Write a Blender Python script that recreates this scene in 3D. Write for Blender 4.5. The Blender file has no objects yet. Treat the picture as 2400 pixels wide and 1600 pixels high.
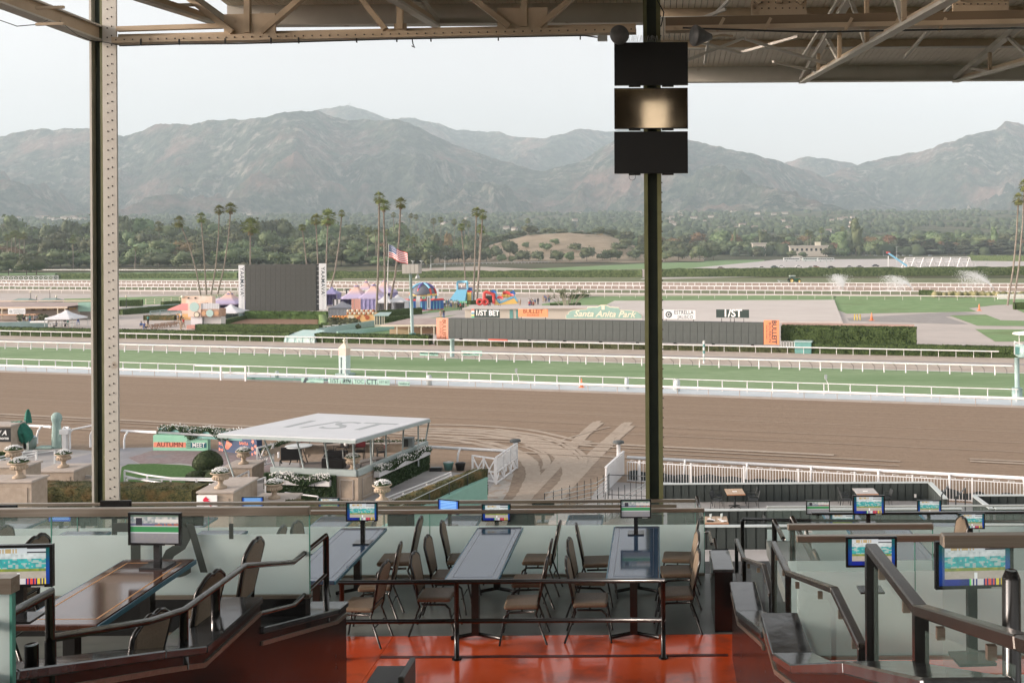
import bpy,bmesh,math,random
import numpy as np
from mathutils import Vector as V3,Matrix
from math import sin,cos,pi as PI
random.seed(7)
R = math.radians
SC = bpy.context.scene
COL = SC.collection
H = 12.8            # eye height over the race track (m)
FPX = 2333.0        # focal length in photo pixels (35 mm lens,photo 2400 wide)
ROLL = 0.0061
PX0,PY0 = 1540.0,582.0   # where the level line of sight meets the photo
cam_d = bpy.data.cameras.new('camera')
cam_d.sensor_width = 36.0
cam_d.lens = 36.0*FPX/2400.0
cam_d.shift_y = -(800 - PY0)/2400.0
cam_d.shift_x = -(PX0 - 1200)/2400.0
cam_d.clip_start = 0.05
cam_d.clip_end = 60000
cam = bpy.data.objects.new('camera',cam_d)
COL.objects.link(cam)
cam.matrix_world = Matrix.Translation((0,0,H)) @ Matrix.Rotation(R(90),4,'X') @ Matrix.Rotation(-ROLL,4,'Z')
SC.camera = cam
SUN_EL,SUN_AZ = 13.0,-104.0      # azimuth from the view direction,negative = to the left
W = bpy.data.worlds.new('World')
SC.world = W
W.use_nodes = True
wn = W.node_tree.nodes
wl = W.node_tree.links
wn.clear()
sky = wn.new('ShaderNodeTexSky')
sky.sky_type = 'NISHITA'
sky.sun_disc = False
sky.sun_elevation = R(SUN_EL)
sky.sun_rotation = R(SUN_AZ)
sky.air_density = 1.0
sky.dust_density = 2.2
sky.ozone_density = 1.0
hs = wn.new('ShaderNodeHueSaturation')
hs.inputs['Saturation'].default_value = 0.16
wl.new(sky.outputs[0],hs.inputs['Color'])
tn = wn.new('ShaderNodeMixRGB')
tn.blend_type = 'MULTIPLY'
tn.inputs[0].default_value = 1.0
tn.inputs[2].default_value = (1.0,0.925,0.905,1)
wl.new(hs.outputs[0],tn.inputs[1])
bg = wn.new('ShaderNodeBackground')
bg.inputs['Strength'].default_value = 0.15
wl.new(tn.outputs[0],bg.inputs['Color'])
wo = wn.new('ShaderNodeOutputWorld')
wl.new(bg.outputs[0],wo.inputs['Surface'])
sd = bpy.data.lights.new('sun','SUN')
sd.energy = 2.0
sd.angle = R(11)
sd.color = (1.0,0.80,0.66)
sun = bpy.data.objects.new('sun',sd)
COL.objects.link(sun)
sdir = V3((sin(R(SUN_AZ))*cos(R(SUN_EL)),cos(R(SUN_AZ))*cos(R(SUN_EL)),sin(R(SUN_EL))))
sun.rotation_euler = sdir.to_track_quat('Z','Y').to_euler()
sun.location = (0,0,60)
SC.view_settings.view_transform = 'Standard'
SC.view_settings.look = 'None'
SC.view_settings.gamma = 1.0
SC.view_settings.exposure = 1.34
SC.view_settings.use_curve_mapping = False
SC.cycles.use_denoising = True
SC.cycles.max_bounces = 8
SC.cycles.transparent_max_bounces = 16
SC.cycles.volume_bounces = 1
SC.cycles.caustics_reflective = False
SC.cycles.caustics_refractive = False
LM = [(60,'the gabled huts'),(120,'the white canopy'),(180,'the mint bar wall'),(225,'the column web'),(290,'the riveted column'),(335,'the block hedge'),(370,'the picnic benches'),(410,'the slanting bar fence'),(445,'the leftmost leaning palm'),(480,'the second stall palm'),(515,'the third stall palm'),(555,'the left screen banner'),(600,'the left screen part'),(640,'the middle screen part'),(690,'the right screen part'),(735,'the right screen edge'),(768,'the right screen banner'),(805,'the grey tent'),(840,'the orange food stall'),(875,'the purple tents'),(905,'the tallest palm'),(940,'the flag'),(975,'the bouncy castle'),(1010,'the arena wall'),(1050,'the crowd'),(1090,'the blue slide'),(1125,'the palm pair'),(1160,'the 1/ST BET sign'),(1200,'the obstacle course'),(1235,'the orange sign'),(1270,'the visitors right of the course'),(1310,'the spiky shrubs'),(1350,'the low lawn hedge'),(1385,'the Santa lettering'),(1420,'the crest'),(1455,'the Park lettering'),(1490,'the crest sign end'),(1530,'the pillar left edge'),(1570,'the pillar right edge'),(1610,'the ESTRELLA sign'),(1650,'the furlong pole'),(1690,'the white 1/ST digits'),(1730,'the 1/ST sign end'),(1770,'the upright orange sign'),(1810,'the utility box'),(1850,'the tractor'),(1890,'the cream house'),(1930,'the cupola'),(1970,'the steep spray'),(2010,'the yellow bollards'),(2050,'the middle spray'),(2090,'the blue chute'),(2130,'the start of the A-frames'),(2170,'the middle A-frames'),(2210,'the last A-frames'),(2260,'the largest spray'),(2310,'the dull far hedge'),(2350,'the white low wall'),(2390,'the edge palms'),(9999,'the patrol tower')]
USED = {}
def above(px): return next(n for x,n in LM if px < x)
def uniq(lab):
 USED[lab] = USED.get(lab,0) + 1
 return lab if USED[lab] == 1 else lab + ', ' + ('second','third','fourth','fifth','sixth','seventh','eighth')[min(USED[lab] - 2,6)]
_c,_s = cos(ROLL),sin(ROLL)
def ray(px,py):
 u,v = px - PX0,py - PY0
 return (u*_c - v*_s)/FPX,-(u*_s + v*_c)/FPX
def at(px,py,Y):
 a,b = ray(px,py)
 return V3((a*Y,Y,H + b*Y))
def atz(px,py,z=0.0):
 a,b = ray(px,py)
 Y = (z - H)/b
 return V3((a*Y,Y,z))
ALPHA = math.atan(FPX/8390.0)      # the track runs at this angle to the stand
TT = V3((cos(ALPHA),-sin(ALPHA),0))
TN = V3((sin(ALPHA),cos(ALPHA),0))
def TP(s,d,z=0.0):
 return TT*s + TN*d + V3((0,0,z))
def sd_of(p):
 return p.dot(TT),p.dot(TN)
XF = {}
def xf(o):
 return XF.get(o.name,Matrix.Identity(4)) if o else Matrix.Identity(4)
class MB:
 def __init__(s):
  s.v = []; s.f = []; s.m = []; s.mi = 0; s.smooth = False; s.sm = []
 def add(s,vs,fs):
  n = len(s.v)
  s.v.extend([tuple(v) for v in vs])
  for f in fs:
   s.f.append(tuple(i + n for i in f)); s.m.append(s.mi); s.sm.append(s.smooth)
  return s
 def box(s,c,d,rz=0.0,M=None):
  x,y,z = d[0]/2,d[1]/2,d[2]/2
  vs = [V3((a*x,b*y,e*z)) for e in (-1,1) for b in (-1,1) for a in (-1,1)]
  if M is None:
   M = Matrix.Rotation(rz,3,'Z') if rz else None
  if M is not None:
   vs = [M @ v for v in vs]
  c = V3(c)
  return s.add([v + c for v in vs],[(0,2,3,1),(4,5,7,6),(0,1,5,4),(2,6,7,3),(0,4,6,2),(1,3,7,5)])
 def b2(s,a,b):
  a = V3(a); b = V3(b)
  return s.box((a + b)/2,(abs(b.x - a.x),abs(b.y - a.y),abs(b.z - a.z)))
 def bar(s,p,q,w,h,up=(0,0,1)):
  """box beam from p to q, w across, h along 'up'"""
  p = V3(p); q = V3(q); d = (q - p)
  L = d.length
  if L < 1e-6: return s
  d /= L
  up = V3(up)
  if abs(d.dot(up)) > .98: up = V3((0,1,0)) if abs(d.y) < .9 else V3((1,0,0))
  x = d.cross(up).normalized(); z = x.cross(d).normalized()
  M = Matrix((x,d,z)).transposed()
  return s.box((p + q)/2,(w,L,h),M=M)
 def quad(s,*ps):
  return s.add(ps,[tuple(range(len(ps)))])
 def prism(s,pts,z0,z1):
  """vertical prism over polygon pts (x, y)"""
  n = len(pts)
  vs = [(p[0],p[1],z0) for p in pts] + [(p[0],p[1],z1) for p in pts]
  fs = [tuple(range(n))[::-1],tuple(range(n,2*n))] + [(i,(i + 1) % n,n + (i + 1) % n,n + i) for i in range(n)]
  return s.add(vs,fs)
 def extr(s,pts,vec):
  n = len(pts); vec = V3(vec)
  vs = [V3(p) for p in pts]; vs = vs + [v + vec for v in vs]
  fs = [tuple(range(n))[::-1],tuple(range(n,2*n))] + [(i,(i + 1) % n,n + (i + 1) % n,n + i) for i in range(n)]
  return s.add(vs,fs)
 def tube(s,pts,r,n=8,cap=True,smooth=True):
  pts = [V3(p) for p in pts]
  if not isinstance(r,(list,tuple)): r = [r]*len(pts)
  rings = []; up = None; k = len(pts)
  for i,p in enumerate(pts):
   if i == 0: d = pts[1] - p
   elif i == k - 1: d = p - pts[i - 1]
   else: d = (pts[i + 1] - p).normalized() + (p - pts[i - 1]).normalized()
   if d.length < 1e-9: d = V3((0,0,1))
   d.normalize()
   if up is None:
    up = V3((0,0,1)) if abs(d.z) < .9 else V3((1,0,0))
   x = d.cross(up)
   if x.length < 1e-4: x = d.orthogonal()
   x.normalize(); y = x.cross(d).normalized(); up = y
   m = 1.0
   if 0 < i < k - 1:
    c = (pts[i + 1] - p).normalized().dot((p - pts[i - 1]).normalized())
    m = min(1.6,1/max(.4,math.sqrt((1 + c)/2)))
   rings.append([p + (x*cos(2*PI*j/n) + y*sin(2*PI*j/n)*m)*r[i] for j in range(n)])
  vs = [v for rg in rings for v in rg]
  fs = [(i*n + j,i*n + (j + 1) % n,(i + 1)*n + (j + 1) % n,(i + 1)*n + j) for i in range(k - 1) for j in range(n)]
  if cap: fs += [tuple(range(n)),tuple(range((k - 1)*n,k*n))[::-1]]
  o = s.smooth; s.smooth = smooth; s.add(vs,fs); s.smooth = o
  return s
 def lathe(s,c,prof,n=16,smooth=True):
  c = V3(c); vs = []; fs = []; k = len(prof)
  for (r,z) in prof:
   vs += [c + V3((r*cos(2*PI*j/n),r*sin(2*PI*j/n),z)) for j in range(n)]
  fs = [(i*n + j,i*n + (j + 1) % n,(i + 1)*n + (j + 1) % n,(i + 1)*n + j) for i in range(k - 1) for j in range(n)]
  fs += [tuple(range(n))[::-1],tuple(range((k - 1)*n,k*n))]
  o = s.smooth; s.smooth = smooth; s.add(vs,fs); s.smooth = o
  return s
 def ball(s,c,r,n=10,k=6,jit=0.0,rnd=random):
  c = V3(c)
  if not isinstance(r,(list,tuple)): r = (r,r,r)
  vs = [c + V3((0,0,-r[2]))]
  for i in range(1,k):
   a = -PI/2 + PI*i/k
   for j in range(n):
    b = 2*PI*j/n
    q = 1 + rnd.uniform(-jit,jit)
    vs.append(c + V3((r[0]*cos(a)*cos(b)*q,r[1]*cos(a)*sin(b)*q,r[2]*sin(a)*q)))
  vs.append(c + V3((0,0,r[2])))
  fs = [(0,1 + (j + 1) % n,1 + j) for j in range(n)]
  for i in range(k - 2):
   fs += [(1 + i*n + j,1 + i*n + (j + 1) % n,1 + (i + 1)*n + (j + 1) % n,1 + (i + 1)*n + j) for j in range(n)]
  L = len(vs) - 1
  fs += [(L,1 + (k - 2)*n + j,1 + (k - 2)*n + (j + 1) % n) for j in range(n)]
  o = s.smooth; s.smooth = True; s.add(vs,fs); s.smooth = o
  return s
 def mesh(s,name,mats,inv=None):
  me = bpy.data.meshes.new(name)
  vs = s.v if inv is None else [tuple(inv @ V3(v)) for v in s.v]
  me.from_pydata(vs,[],s.f)
  for m in (mats if isinstance(mats,(list,tuple)) else [mats]):
   me.materials.append(m)
  if any(s.m): me.polygons.foreach_set('material_index',s.m)
  if any(s.sm): me.polygons.foreach_set('use_smooth',s.sm)
  me.update()
  return me
 def part(s,name,mat,parent,world=False,label=None,bevel=0.0,kind=None):
  inv = xf(parent).inverted() if world else None
  o = bpy.data.objects.new(name,s.mesh(name,mat,inv))
  COL.objects.link(o)
  o.parent = parent
  XF[o.name] = xf(parent)
  if label: o['label'] = label
  if kind: o['kind'] = kind
  if bevel: bev(o,bevel)
  return o
 def solo(s,name,mat,label,cat,group=None,kind=None,loc=None,bevel=0.0):
  a = np.array(s.v); lo = a.min(0); hi = a.max(0)
  if loc is None: loc = ((lo[0] + hi[0])/2,(lo[1] + hi[1])/2,lo[2])
  M = Matrix.Translation(loc)
  o = bpy.data.objects.new(name,s.mesh(name,mat,M.inverted()))
  o.location = loc
  COL.objects.link(o)
  XF[o.name] = M
  tag(o,label,cat,group,kind)
  if bevel: bev(o,bevel)
  return o
def bev(o,w,seg=1):
 m = o.modifiers.new('edge','BEVEL'); m.width = w; m.segments = seg; m.limit_method = 'ANGLE'
 m.harden_normals = False
 return o
def tag(o,label=None,cat=None,group=None,kind=None):
 if label: o['label'] = label
 if cat: o['category'] = cat
 if group: o['group'] = group
 if kind: o['kind'] = kind
 return o
def thing(name,label,cat,loc=(0,0,0),rz=0.0,group=None):
 o = bpy.data.objects.new(name,None)
 o.empty_display_size = 0.2
 COL.objects.link(o)
 o.location = loc; o.rotation_euler = (0,0,rz)
 XF[o.name] = Matrix.Translation(loc) @ Matrix.Rotation(rz,4,'Z')
 return tag(o,label,cat,group)
def struct(mb,name,mat):
 o = bpy.data.objects.new(name,mb.mesh(name,mat)); COL.objects.link(o)
 o['kind'] = 'structure'
 return o
def dup(root,loc=None,rz=None,label=None,group=None,scale=None):
 r = root.copy(); COL.objects.link(r)
 if loc is not None: r.location = loc
 if rz is not None: r.rotation_euler = (0,0,rz)
 if scale is not None: r.scale = scale if hasattr(scale,'__len__') else (scale,)*3
 if label: r['label'] = label
 if group: r['group'] = group
 XF[r.name] = Matrix.Translation(r.location) @ Matrix.Rotation(r.rotation_euler.z,4,'Z')
 for ch in KIDS.get(root.name,[]):
  c = ch.copy(); COL.objects.link(c); c.parent = r
  KIDS.setdefault(r.name,[]).append(c)
  for g in KIDS.get(ch.name,[]):
   d = g.copy(); COL.objects.link(d); d.parent = c
   KIDS.setdefault(c.name,[]).append(d)
 return r
KIDS = {}
def freeze(root):
 """remember a thing's parts (children lists are slow to look up)"""
 KIDS[root.name] = list(root.children)
 for c in root.children:
  KIDS[c.name] = list(c.children)
 return root
def piece(mesh,name,parent,loc=(0,0,0),rz=0.0,rot=None,scale=None):
 o = bpy.data.objects.new(name,mesh); COL.objects.link(o); o.parent = parent
 o.location = loc; o.rotation_euler = rot if rot is not None else (0,0,rz)
 if scale is not None: o.scale = scale if hasattr(scale,'__len__') else (scale,)*3
 return o
MATS = {}
def mat(name,c,rough=.6,metal=0.0,c2=None,scale=4.0,bump=0.0,bscale=None,spec=.5,emit=0,coat=0,stretch=None,detail=6,lo=.35,hi=.65,c3=None,s3=1.0,l3=.5,h3=.65,trans=0,alpha=1.0,ior=1.45,coord='Object',rvar=0.0):
 if name in MATS: return MATS[name]
 m = bpy.data.materials.new(name); MATS[name] = m
 m.use_nodes = True
 nt = m.node_tree; N = nt.nodes; L = nt.links
 p = N['Principled BSDF']
 p.inputs['Base Color'].default_value = (*c,1)
 p.inputs['Roughness'].default_value = rough
 p.inputs['Metallic'].default_value = metal
 p.inputs['Specular IOR Level'].default_value = spec
 p.inputs['IOR'].default_value = ior
 if coat: p.inputs['Coat Weight'].default_value = coat; p.inputs['Coat Roughness'].default_value = .08
 if trans: p.inputs['Transmission Weight'].default_value = trans
 if alpha < 1: p.inputs['Alpha'].default_value = alpha
 if emit:
  p.inputs['Emission Color'].default_value = (*c,1); p.inputs['Emission Strength'].default_value = emit
 if c2 is not None or bump or rvar:
  tc = N.new('ShaderNodeTexCoord'); mp = N.new('ShaderNodeMapping')
  L.new(tc.outputs[coord],mp.inputs['Vector'])
  if stretch: mp.inputs['Scale'].default_value = stretch
  nz = N.new('ShaderNodeTexNoise'); nz.inputs['Scale'].default_value = scale; nz.inputs['Detail'].default_value = detail
  nz.inputs['Roughness'].default_value = .62
  L.new(mp.outputs[0],nz.inputs['Vector'])
  if c2 is not None:
   rp = N.new('ShaderNodeValToRGB')
   rp.color_ramp.elements[0].position = lo; rp.color_ramp.elements[0].color = (*c,1)
   rp.color_ramp.elements[1].position = hi; rp.color_ramp.elements[1].color = (*c2,1)
   L.new(nz.outputs['Fac'],rp.inputs[0])
   out = rp.outputs[0]
   if c3 is not None:
    n3 = N.new('ShaderNodeTexNoise'); n3.inputs['Scale'].default_value = s3; n3.inputs['Detail'].default_value = 5
    L.new(mp.outputs[0],n3.inputs['Vector'])
    mr = N.new('ShaderNodeMapRange'); mr.inputs[1].default_value = l3; mr.inputs[2].default_value = h3
    L.new(n3.outputs['Fac'],mr.inputs[0])
    mx = N.new('ShaderNodeMixRGB'); mx.inputs[2].default_value = (*c3,1)
    L.new(mr.outputs[0],mx.inputs[0]); L.new(out,mx.inputs[1]); out = mx.outputs[0]
   L.new(out,p.inputs['Base Color'])
  if rvar:
   mr = N.new('ShaderNodeMapRange'); mr.inputs[3].default_value = max(0.02,rough - rvar); mr.inputs[4].default_value = min(1,rough + rvar)
   L.new(nz.outputs['Fac'],mr.inputs[0]); L.new(mr.outputs[0],p.inputs['Roughness'])
  if bump:
   nb = nz
   if bscale:
    nb = N.new('ShaderNodeTexNoise'); nb.inputs['Scale'].default_value = bscale; nb.inputs['Detail'].default_value = 4
    L.new(mp.outputs[0],nb.inputs['Vector'])
   bm = N.new('ShaderNodeBump'); bm.inputs['Strength'].default_value = bump; bm.inputs['Distance'].default_value = .02
   L.new(nb.outputs['Fac'],bm.inputs['Height']); L.new(bm.outputs[0],p.inputs['Normal'])
 return m
def vcmat(name,rough=.5,emit=0.0,spec=.4):
 """material that shows a mesh's printed picture (face colours)"""
 if name in MATS: return MATS[name]
 m = bpy.data.materials.new(name); MATS[name] = m; m.use_nodes = True
 nt = m.node_tree; p = nt.nodes['Principled BSDF']
 a = nt.nodes.new('ShaderNodeAttribute'); a.attribute_name = 'print'
 nt.links.new(a.outputs['Color'],p.inputs['Base Color'])
 p.inputs['Roughness'].default_value = rough; p.inputs['Specular IOR Level'].default_value = spec
 if emit:
  nt.links.new(a.outputs['Color'],p.inputs['Emission Color']); p.inputs['Emission Strength'].default_value = emit
 return m
def picture(name,w,h,nx,ny,fn,m):
 """flat print: grid in local XZ facing -Y, origin at its lower centre, colours by fn(u,v) (v up)"""
 me = bpy.data.meshes.new(name)
 xs = np.linspace(-w/2,w/2,nx + 1); zs = np.linspace(0,h,ny + 1)
 vs = [(x,0,z) for z in zs for x in xs]
 fs = [(j*(nx + 1) + i,j*(nx + 1) + i + 1,(j + 1)*(nx + 1) + i + 1,(j + 1)*(nx + 1) + i) for j in range(ny) for i in range(nx)]
 me.from_pydata(vs,[],fs)
 a = me.color_attributes.new('print','FLOAT_COLOR','CORNER')
 cols = np.ones((nx*ny*4,4),dtype=np.float32)
 k = 0
 for j in range(ny):
  for i in range(nx):
   c = fn((i + .5)/nx,(j + .5)/ny)
   cols[k:k + 4,:3] = c; k += 4
 a.data.foreach_set('color',cols.ravel())
 me.materials.append(m); me.update()
 return me
def sheet(name,pts,m,z=None,kind='structure'):
 """flat ground sheet from world points"""
 mb = MB(); mb.quad(*[(p[0],p[1],p[2] if z is None else z) for p in pts])
 o = bpy.data.objects.new(name,mb.mesh(name,m)); COL.objects.link(o); o['kind'] = kind
 return o
TXT = {}
def lettering(body,size,m,parent,M,shear=0.0,bold=0.0,extrude=0.004,spacing=1.0,sx=1.0,name='lettering',align='CENTER'):
 key = (body,round(size,4),shear,bold,extrude,spacing,sx,m.name,align)
 if key not in TXT:
  cu = bpy.data.curves.new('lettering','FONT'); cu.body = body; cu.size = size; cu.shear = shear; cu.offset = bold
  cu.extrude = extrude; cu.align_x = align; cu.align_y = 'CENTER'; cu.space_character = spacing; cu.resolution_u = 3
  ob = bpy.data.objects.new('lettering_curve',cu)
  COL.objects.link(ob)
  dg = bpy.context.evaluated_depsgraph_get(); dg.update()
  me = bpy.data.meshes.new_from_object(ob.evaluated_get(dg))
  bpy.data.objects.remove(ob); bpy.data.curves.remove(cu)
  if sx != 1.0: me.transform(Matrix.Diagonal((sx,1,1,1)))
  me.materials.clear(); me.materials.append(m); me.name = 'lettering'
  TXT[key] = me
 o = bpy.data.objects.new(name,TXT[key]); COL.objects.link(o)
 o.parent = parent
 o.matrix_local = M
 return o
def facing(loc,rz=0.0,roll=0.0):
 """text plane standing up, readable from -Y (rotated rz about z), rolled in its plane"""
 return Matrix.Translation(loc) @ Matrix.Rotation(rz,4,'Z') @ Matrix.Rotation(R(90),4,'X') @ Matrix.Rotation(roll,4,'Z')
def _h(ix,iy,seed):
 n = (ix.astype(np.int64)*374761393 + iy.astype(np.int64)*668265263 + seed*1442695041) & 0x7fffffff
 n = ((n ^ (n >> 13))*1274126177) & 0x7fffffff
 return ((n ^ (n >> 16)) & 0xffff)/65535.0
def vnoise(x,y,seed=0):
 ix = np.floor(x); iy = np.floor(y); fx = x - ix; fy = y - iy
 ux = fx*fx*fx*(fx*(fx*6 - 15) + 10); uy = fy*fy*fy*(fy*(fy*6 - 15) + 10)
 a = _h(ix,iy,seed); b = _h(ix + 1,iy,seed); c = _h(ix,iy + 1,seed); d = _h(ix + 1,iy + 1,seed)
 return (a*(1 - ux) + b*ux)*(1 - uy) + (c*(1 - ux) + d*ux)*uy
def fbm(x,y,seed=0,o=5):
 r = 0; a = .5
 for i in range(o):
  r = r + a*vnoise(x,y,seed + i*17); x = x*2.03; y = y*2.03; a *= .5
 return r
def ridged(x,y,seed=0,o=5):
 r = 0; a = .5; w = 1.0
 for i in range(o):
  n = 1 - np.abs(2*vnoise(x,y,seed + i*31) - 1); n = n*n
  r = r + a*n*w; w = np.clip(n*1.6,0,1); x = x*2.1 + 3.1; y = y*2.1 + 1.7; a *= .52
 return r
# ============================================================ mountains
M_mtn = None
def mountain_material(name,pale=0.5,seed=0.0):
 m = bpy.data.materials.new(name); m.use_nodes = True
 nt = m.node_tree; N = nt.nodes; L = nt.links; p = N['Principled BSDF']
 p.inputs['Roughness'].default_value = .95; p.inputs['Specular IOR Level'].default_value = .1
 g = N.new('ShaderNodeNewGeometry')
 def noise(scale,det,st=(1,1,1)):
  mp = N.new('ShaderNodeMapping'); mp.inputs['Scale'].default_value = st; mp.inputs['Location'].default_value = (seed,seed,0)
  L.new(g.outputs['Position'],mp.inputs['Vector'])
  n = N.new('ShaderNodeTexNoise'); n.inputs['Scale'].default_value = scale; n.inputs['Detail'].default_value = det; n.inputs['Roughness'].default_value = .7
  L.new(mp.outputs[0],n.inputs['Vector']); return n.outputs['Fac']
 def rng(v,a,b,x=0.,y=1.):
  r = N.new('ShaderNodeMapRange'); r.inputs[1].default_value = a; r.inputs[2].default_value = b; r.inputs[3].default_value = x; r.inputs[4].default_value = y
  L.new(v,r.inputs[0]); return r.outputs[0]
 def mix(f,c1,c2):
  x = N.new('ShaderNodeMixRGB'); L.new(f,x.inputs[0])
  for i,c in ((1,c1),(2,c2)):
   if isinstance(c,tuple): x.inputs[i].default_value = (*c,1)
   else: L.new(c,x.inputs[i])
  return x.outputs[0]
 base = mix(rng(noise(.014,9),.44,.58),(0.016,0.034,0.026),(0.10,0.125,0.085))
 red = mix(rng(noise(.0019,7),.50,.64),base,(0.30,0.185,0.15))
 w = N.new('ShaderNodeMath'); w.operation = 'MULTIPLY'
 L.new(rng(noise(.016,9,(1,1,.3)),.50,.62),w.inputs[0])
 L.new(rng(noise(.0017,4,(1,1,1.4)),.40,.62),w.inputs[1])
 w2 = N.new('ShaderNodeMath'); w2.operation = 'MULTIPLY'; w2.inputs[1].default_value = pale; L.new(w.outputs[0],w2.inputs[0])
 out = mix(w2.outputs[0],red,(0.60,0.52,0.43))
 dots = mix(rng(noise(.05,3),.60,.70,0,.45),out,(0.03,0.04,0.022))
 L.new(dots,p.inputs['Base Color'])
 b = N.new('ShaderNodeBump'); b.inputs['Strength'].default_value = 1.0; b.inputs['Distance'].default_value = 110
 L.new(noise(.010,9,(1,1,.5)),b.inputs['Height']); L.new(b.outputs[0],p.inputs['Normal'])
 return m
def mountains(name,sky_px,Yc,Yb,zb_px,seed,slant,amp,m,nx=620,ny=210,x0=-500,x1=2900,kx=1.0):
 px = np.linspace(x0,x1,nx)
 cy = np.interp(px,[p[0] for p in sky_px],[p[1] for p in sky_px])
 cy = cy + (fbm(px/26.0,px*0 + seed,seed,4) - .47)*9 + (vnoise(px/5.0,px*0,seed + 9) - .5)*2.0
 r = (px - PX0)/FPX
 jit = (vnoise(px/160.0,px*0 + 3.3,seed + 5) - .5)*900*kx
 yc = Yc + jit
 zc = H + (PY0 - (px - PX0)*_s - cy)/FPX*yc
 tb = np.linspace(0,1,ny)
 t2 = np.concatenate([tb,1 + np.linspace(.03,.35,14)])
 T,PX = np.meshgrid(t2,px,indexing='ij')
 YC = np.broadcast_to(yc,T.shape); ZC = np.broadcast_to(zc,T.shape); RR = np.broadcast_to(r,T.shape)
 Y = Yb + (YC - Yb)*T
 X = RR*Y
 zb = H + (PY0 - zb_px)/FPX*Yb
 prof = np.where(T <= 1,.42*T + .58*T ** 1.9,1 - (T - 1)*1.5)
 Z = zb + (ZC - zb)*prof
 wx = (fbm(X/1500,Y/1500,seed + 40,3) - .5)*900
 a = X + slant*Y + wx; b = Y
 big = ridged(a/1250.0,b/3000.0,seed,5)
 mid = ridged((X - .5*slant*Y + wx*.5)/420.0,b/900.0,seed + 3,4)
 env = np.clip(T*2.2,0,1)*np.clip((1 - T)*2.6,0,1)
 env = np.where(T > 1,0,env)
 Z = Z + ((big - .52)*amp*2.3 + (mid - .5)*amp*.85 + (fbm(X/90,Y/90,seed + 77,4) - .5)*amp*.42)*env
 nyy,nxx = T.shape
 vs = np.stack([X,Y,Z],-1).reshape(-1,3)
 idx = np.arange(nyy*nxx).reshape(nyy,nxx)
 fs = np.stack([idx[:-1,:-1],idx[:-1,1:],idx[1:,1:],idx[1:,:-1]],-1).reshape(-1,4)
 me = bpy.data.meshes.new(name)
 me.vertices.add(len(vs)); me.vertices.foreach_set('co',vs.astype(np.float32).ravel())
 me.loops.add(fs.size); me.loops.foreach_set('vertex_index',fs.ravel().astype(np.int32))
 me.polygons.add(len(fs)); me.polygons.foreach_set('loop_start',(np.arange(len(fs))*4).astype(np.int32))
 me.polygons.foreach_set('use_smooth',np.ones(len(fs),dtype=bool))
 me.update(calc_edges=True); me.materials.append(m)
 o = bpy.data.objects.new(name,me); COL.objects.link(o); o['kind'] = 'structure'
 return o
K = 1/.98
def S(pts): return [(x*K,y*K) for x,y in pts]
mm1 = mountain_material('chaparral_slope',.75,0.0)
mm2 = mountain_material('far_rock_slope',.6,500.0)
mm3 = mountain_material('pale_rock_slope',1.0,900.0)
mountains('mountain_range',S([(-500,330),(-200,320),(0,316),(30,305),(75,296),(205,296),(240,303),(285,313),(330,298),(360,287),(450,285),(480,275),(560,276),
 (600,270),(650,258),(700,256),(730,255),(745,262),(800,275),(860,276),(905,275),(940,282),(1000,312),(1080,345),(1160,372),(1250,395),(1330,372),(1400,330),(1440,303),(1500,300),
 (1570,317),(1640,335),(1720,352),(1800,373),(1880,400),(1960,437),(2050,470),(2130,496),(2250,520),(2900,540)]),6200,3700,522,11,.55,210,mm1)
mountains('mountain_range',S([(-500,420),(500,300),(690,262),(730,252),(750,250),(778,242),(805,240),(830,250),(870,265),(905,277),(925,271),(952,269),(1000,281),(1050,297),(1110,300),(1150,304),(1180,313),(1260,316),
 (1330,297),(1370,298),(1400,301),(1440,296),(1500,290),(1600,330),(1700,390),(1790,380),(1850,361),(1890,361),(1960,375),(2000,390),(2900,420)]),8600,6600,500,47,-.35,200,mm2,nx=520,ny=130)
mountains('mountain_range',S([(1500,560),(1700,480),(1850,425),(1930,390),(1985,374),(2050,357),(2110,350),(2150,335),(2195,322),(2230,310),(2270,303),(2290,296),(2310,279),(2340,281),(2360,290),(2420,300),(2600,330),(2900,350)]),
 7000,4400,516,83,-.5,220,mm3,nx=420,ny=200,x0=1500)
ma = at(803*K,247,8590)
mb = MB(); mb.tube([ma - V3((0,0,20)),ma + V3((0,0,26))],1.6,5); mb.tube([ma + V3((-14,0,-20)),ma + V3((-14,0,12))],1.6,5)
mb.box(ma + V3((0,0,12)),(18,2,2))
mb.solo('radio_mast',mat('mast_metal',(.4,.4,.4)),'thin radio mast standing on the highest summit of the mountains','mast')
# ============================================================ valley ground
M_valley = mat('valley_scrub',(0.06,0.075,0.04),.95,c2=(0.14,0.13,0.08),scale=.012,spec=.1)
mb = MB()
def fan_z(Y):
 if Y < 1050: return -0.06
 return -0.06 + 150*((Y - 1050)/2750.0) ** 1.25
ys = [-400,1050] + [1050 + 250*i for i in range(1,12)] + [4200,5000,6600]
vs = []
for Y in ys:
 for X in (-9000,-4500,-2000,0,2000,4500,9000):
  vs.append((X,Y,fan_z(min(Y,3800))))
fs = [(j*7 + i,j*7 + i + 1,(j + 1)*7 + i + 1,(j + 1)*7 + i) for j in range(len(ys) - 1) for i in range(6)]
mb.add(vs,fs)
struct(mb,'valley_floor',M_valley)
M_far = mat('far_canopy_leaf',(0.05,0.075,0.045),.9,c2=(0.12,0.145,0.08),scale=.02,spec=.1,coord='Object')
def blob(mb,c,r,rnd,n=6,k=4):
 mb.ball(c,(r[0],r[1],r[2]),n,k,.22,rnd)
rnd = random.Random(3)
mb = MB()
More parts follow.
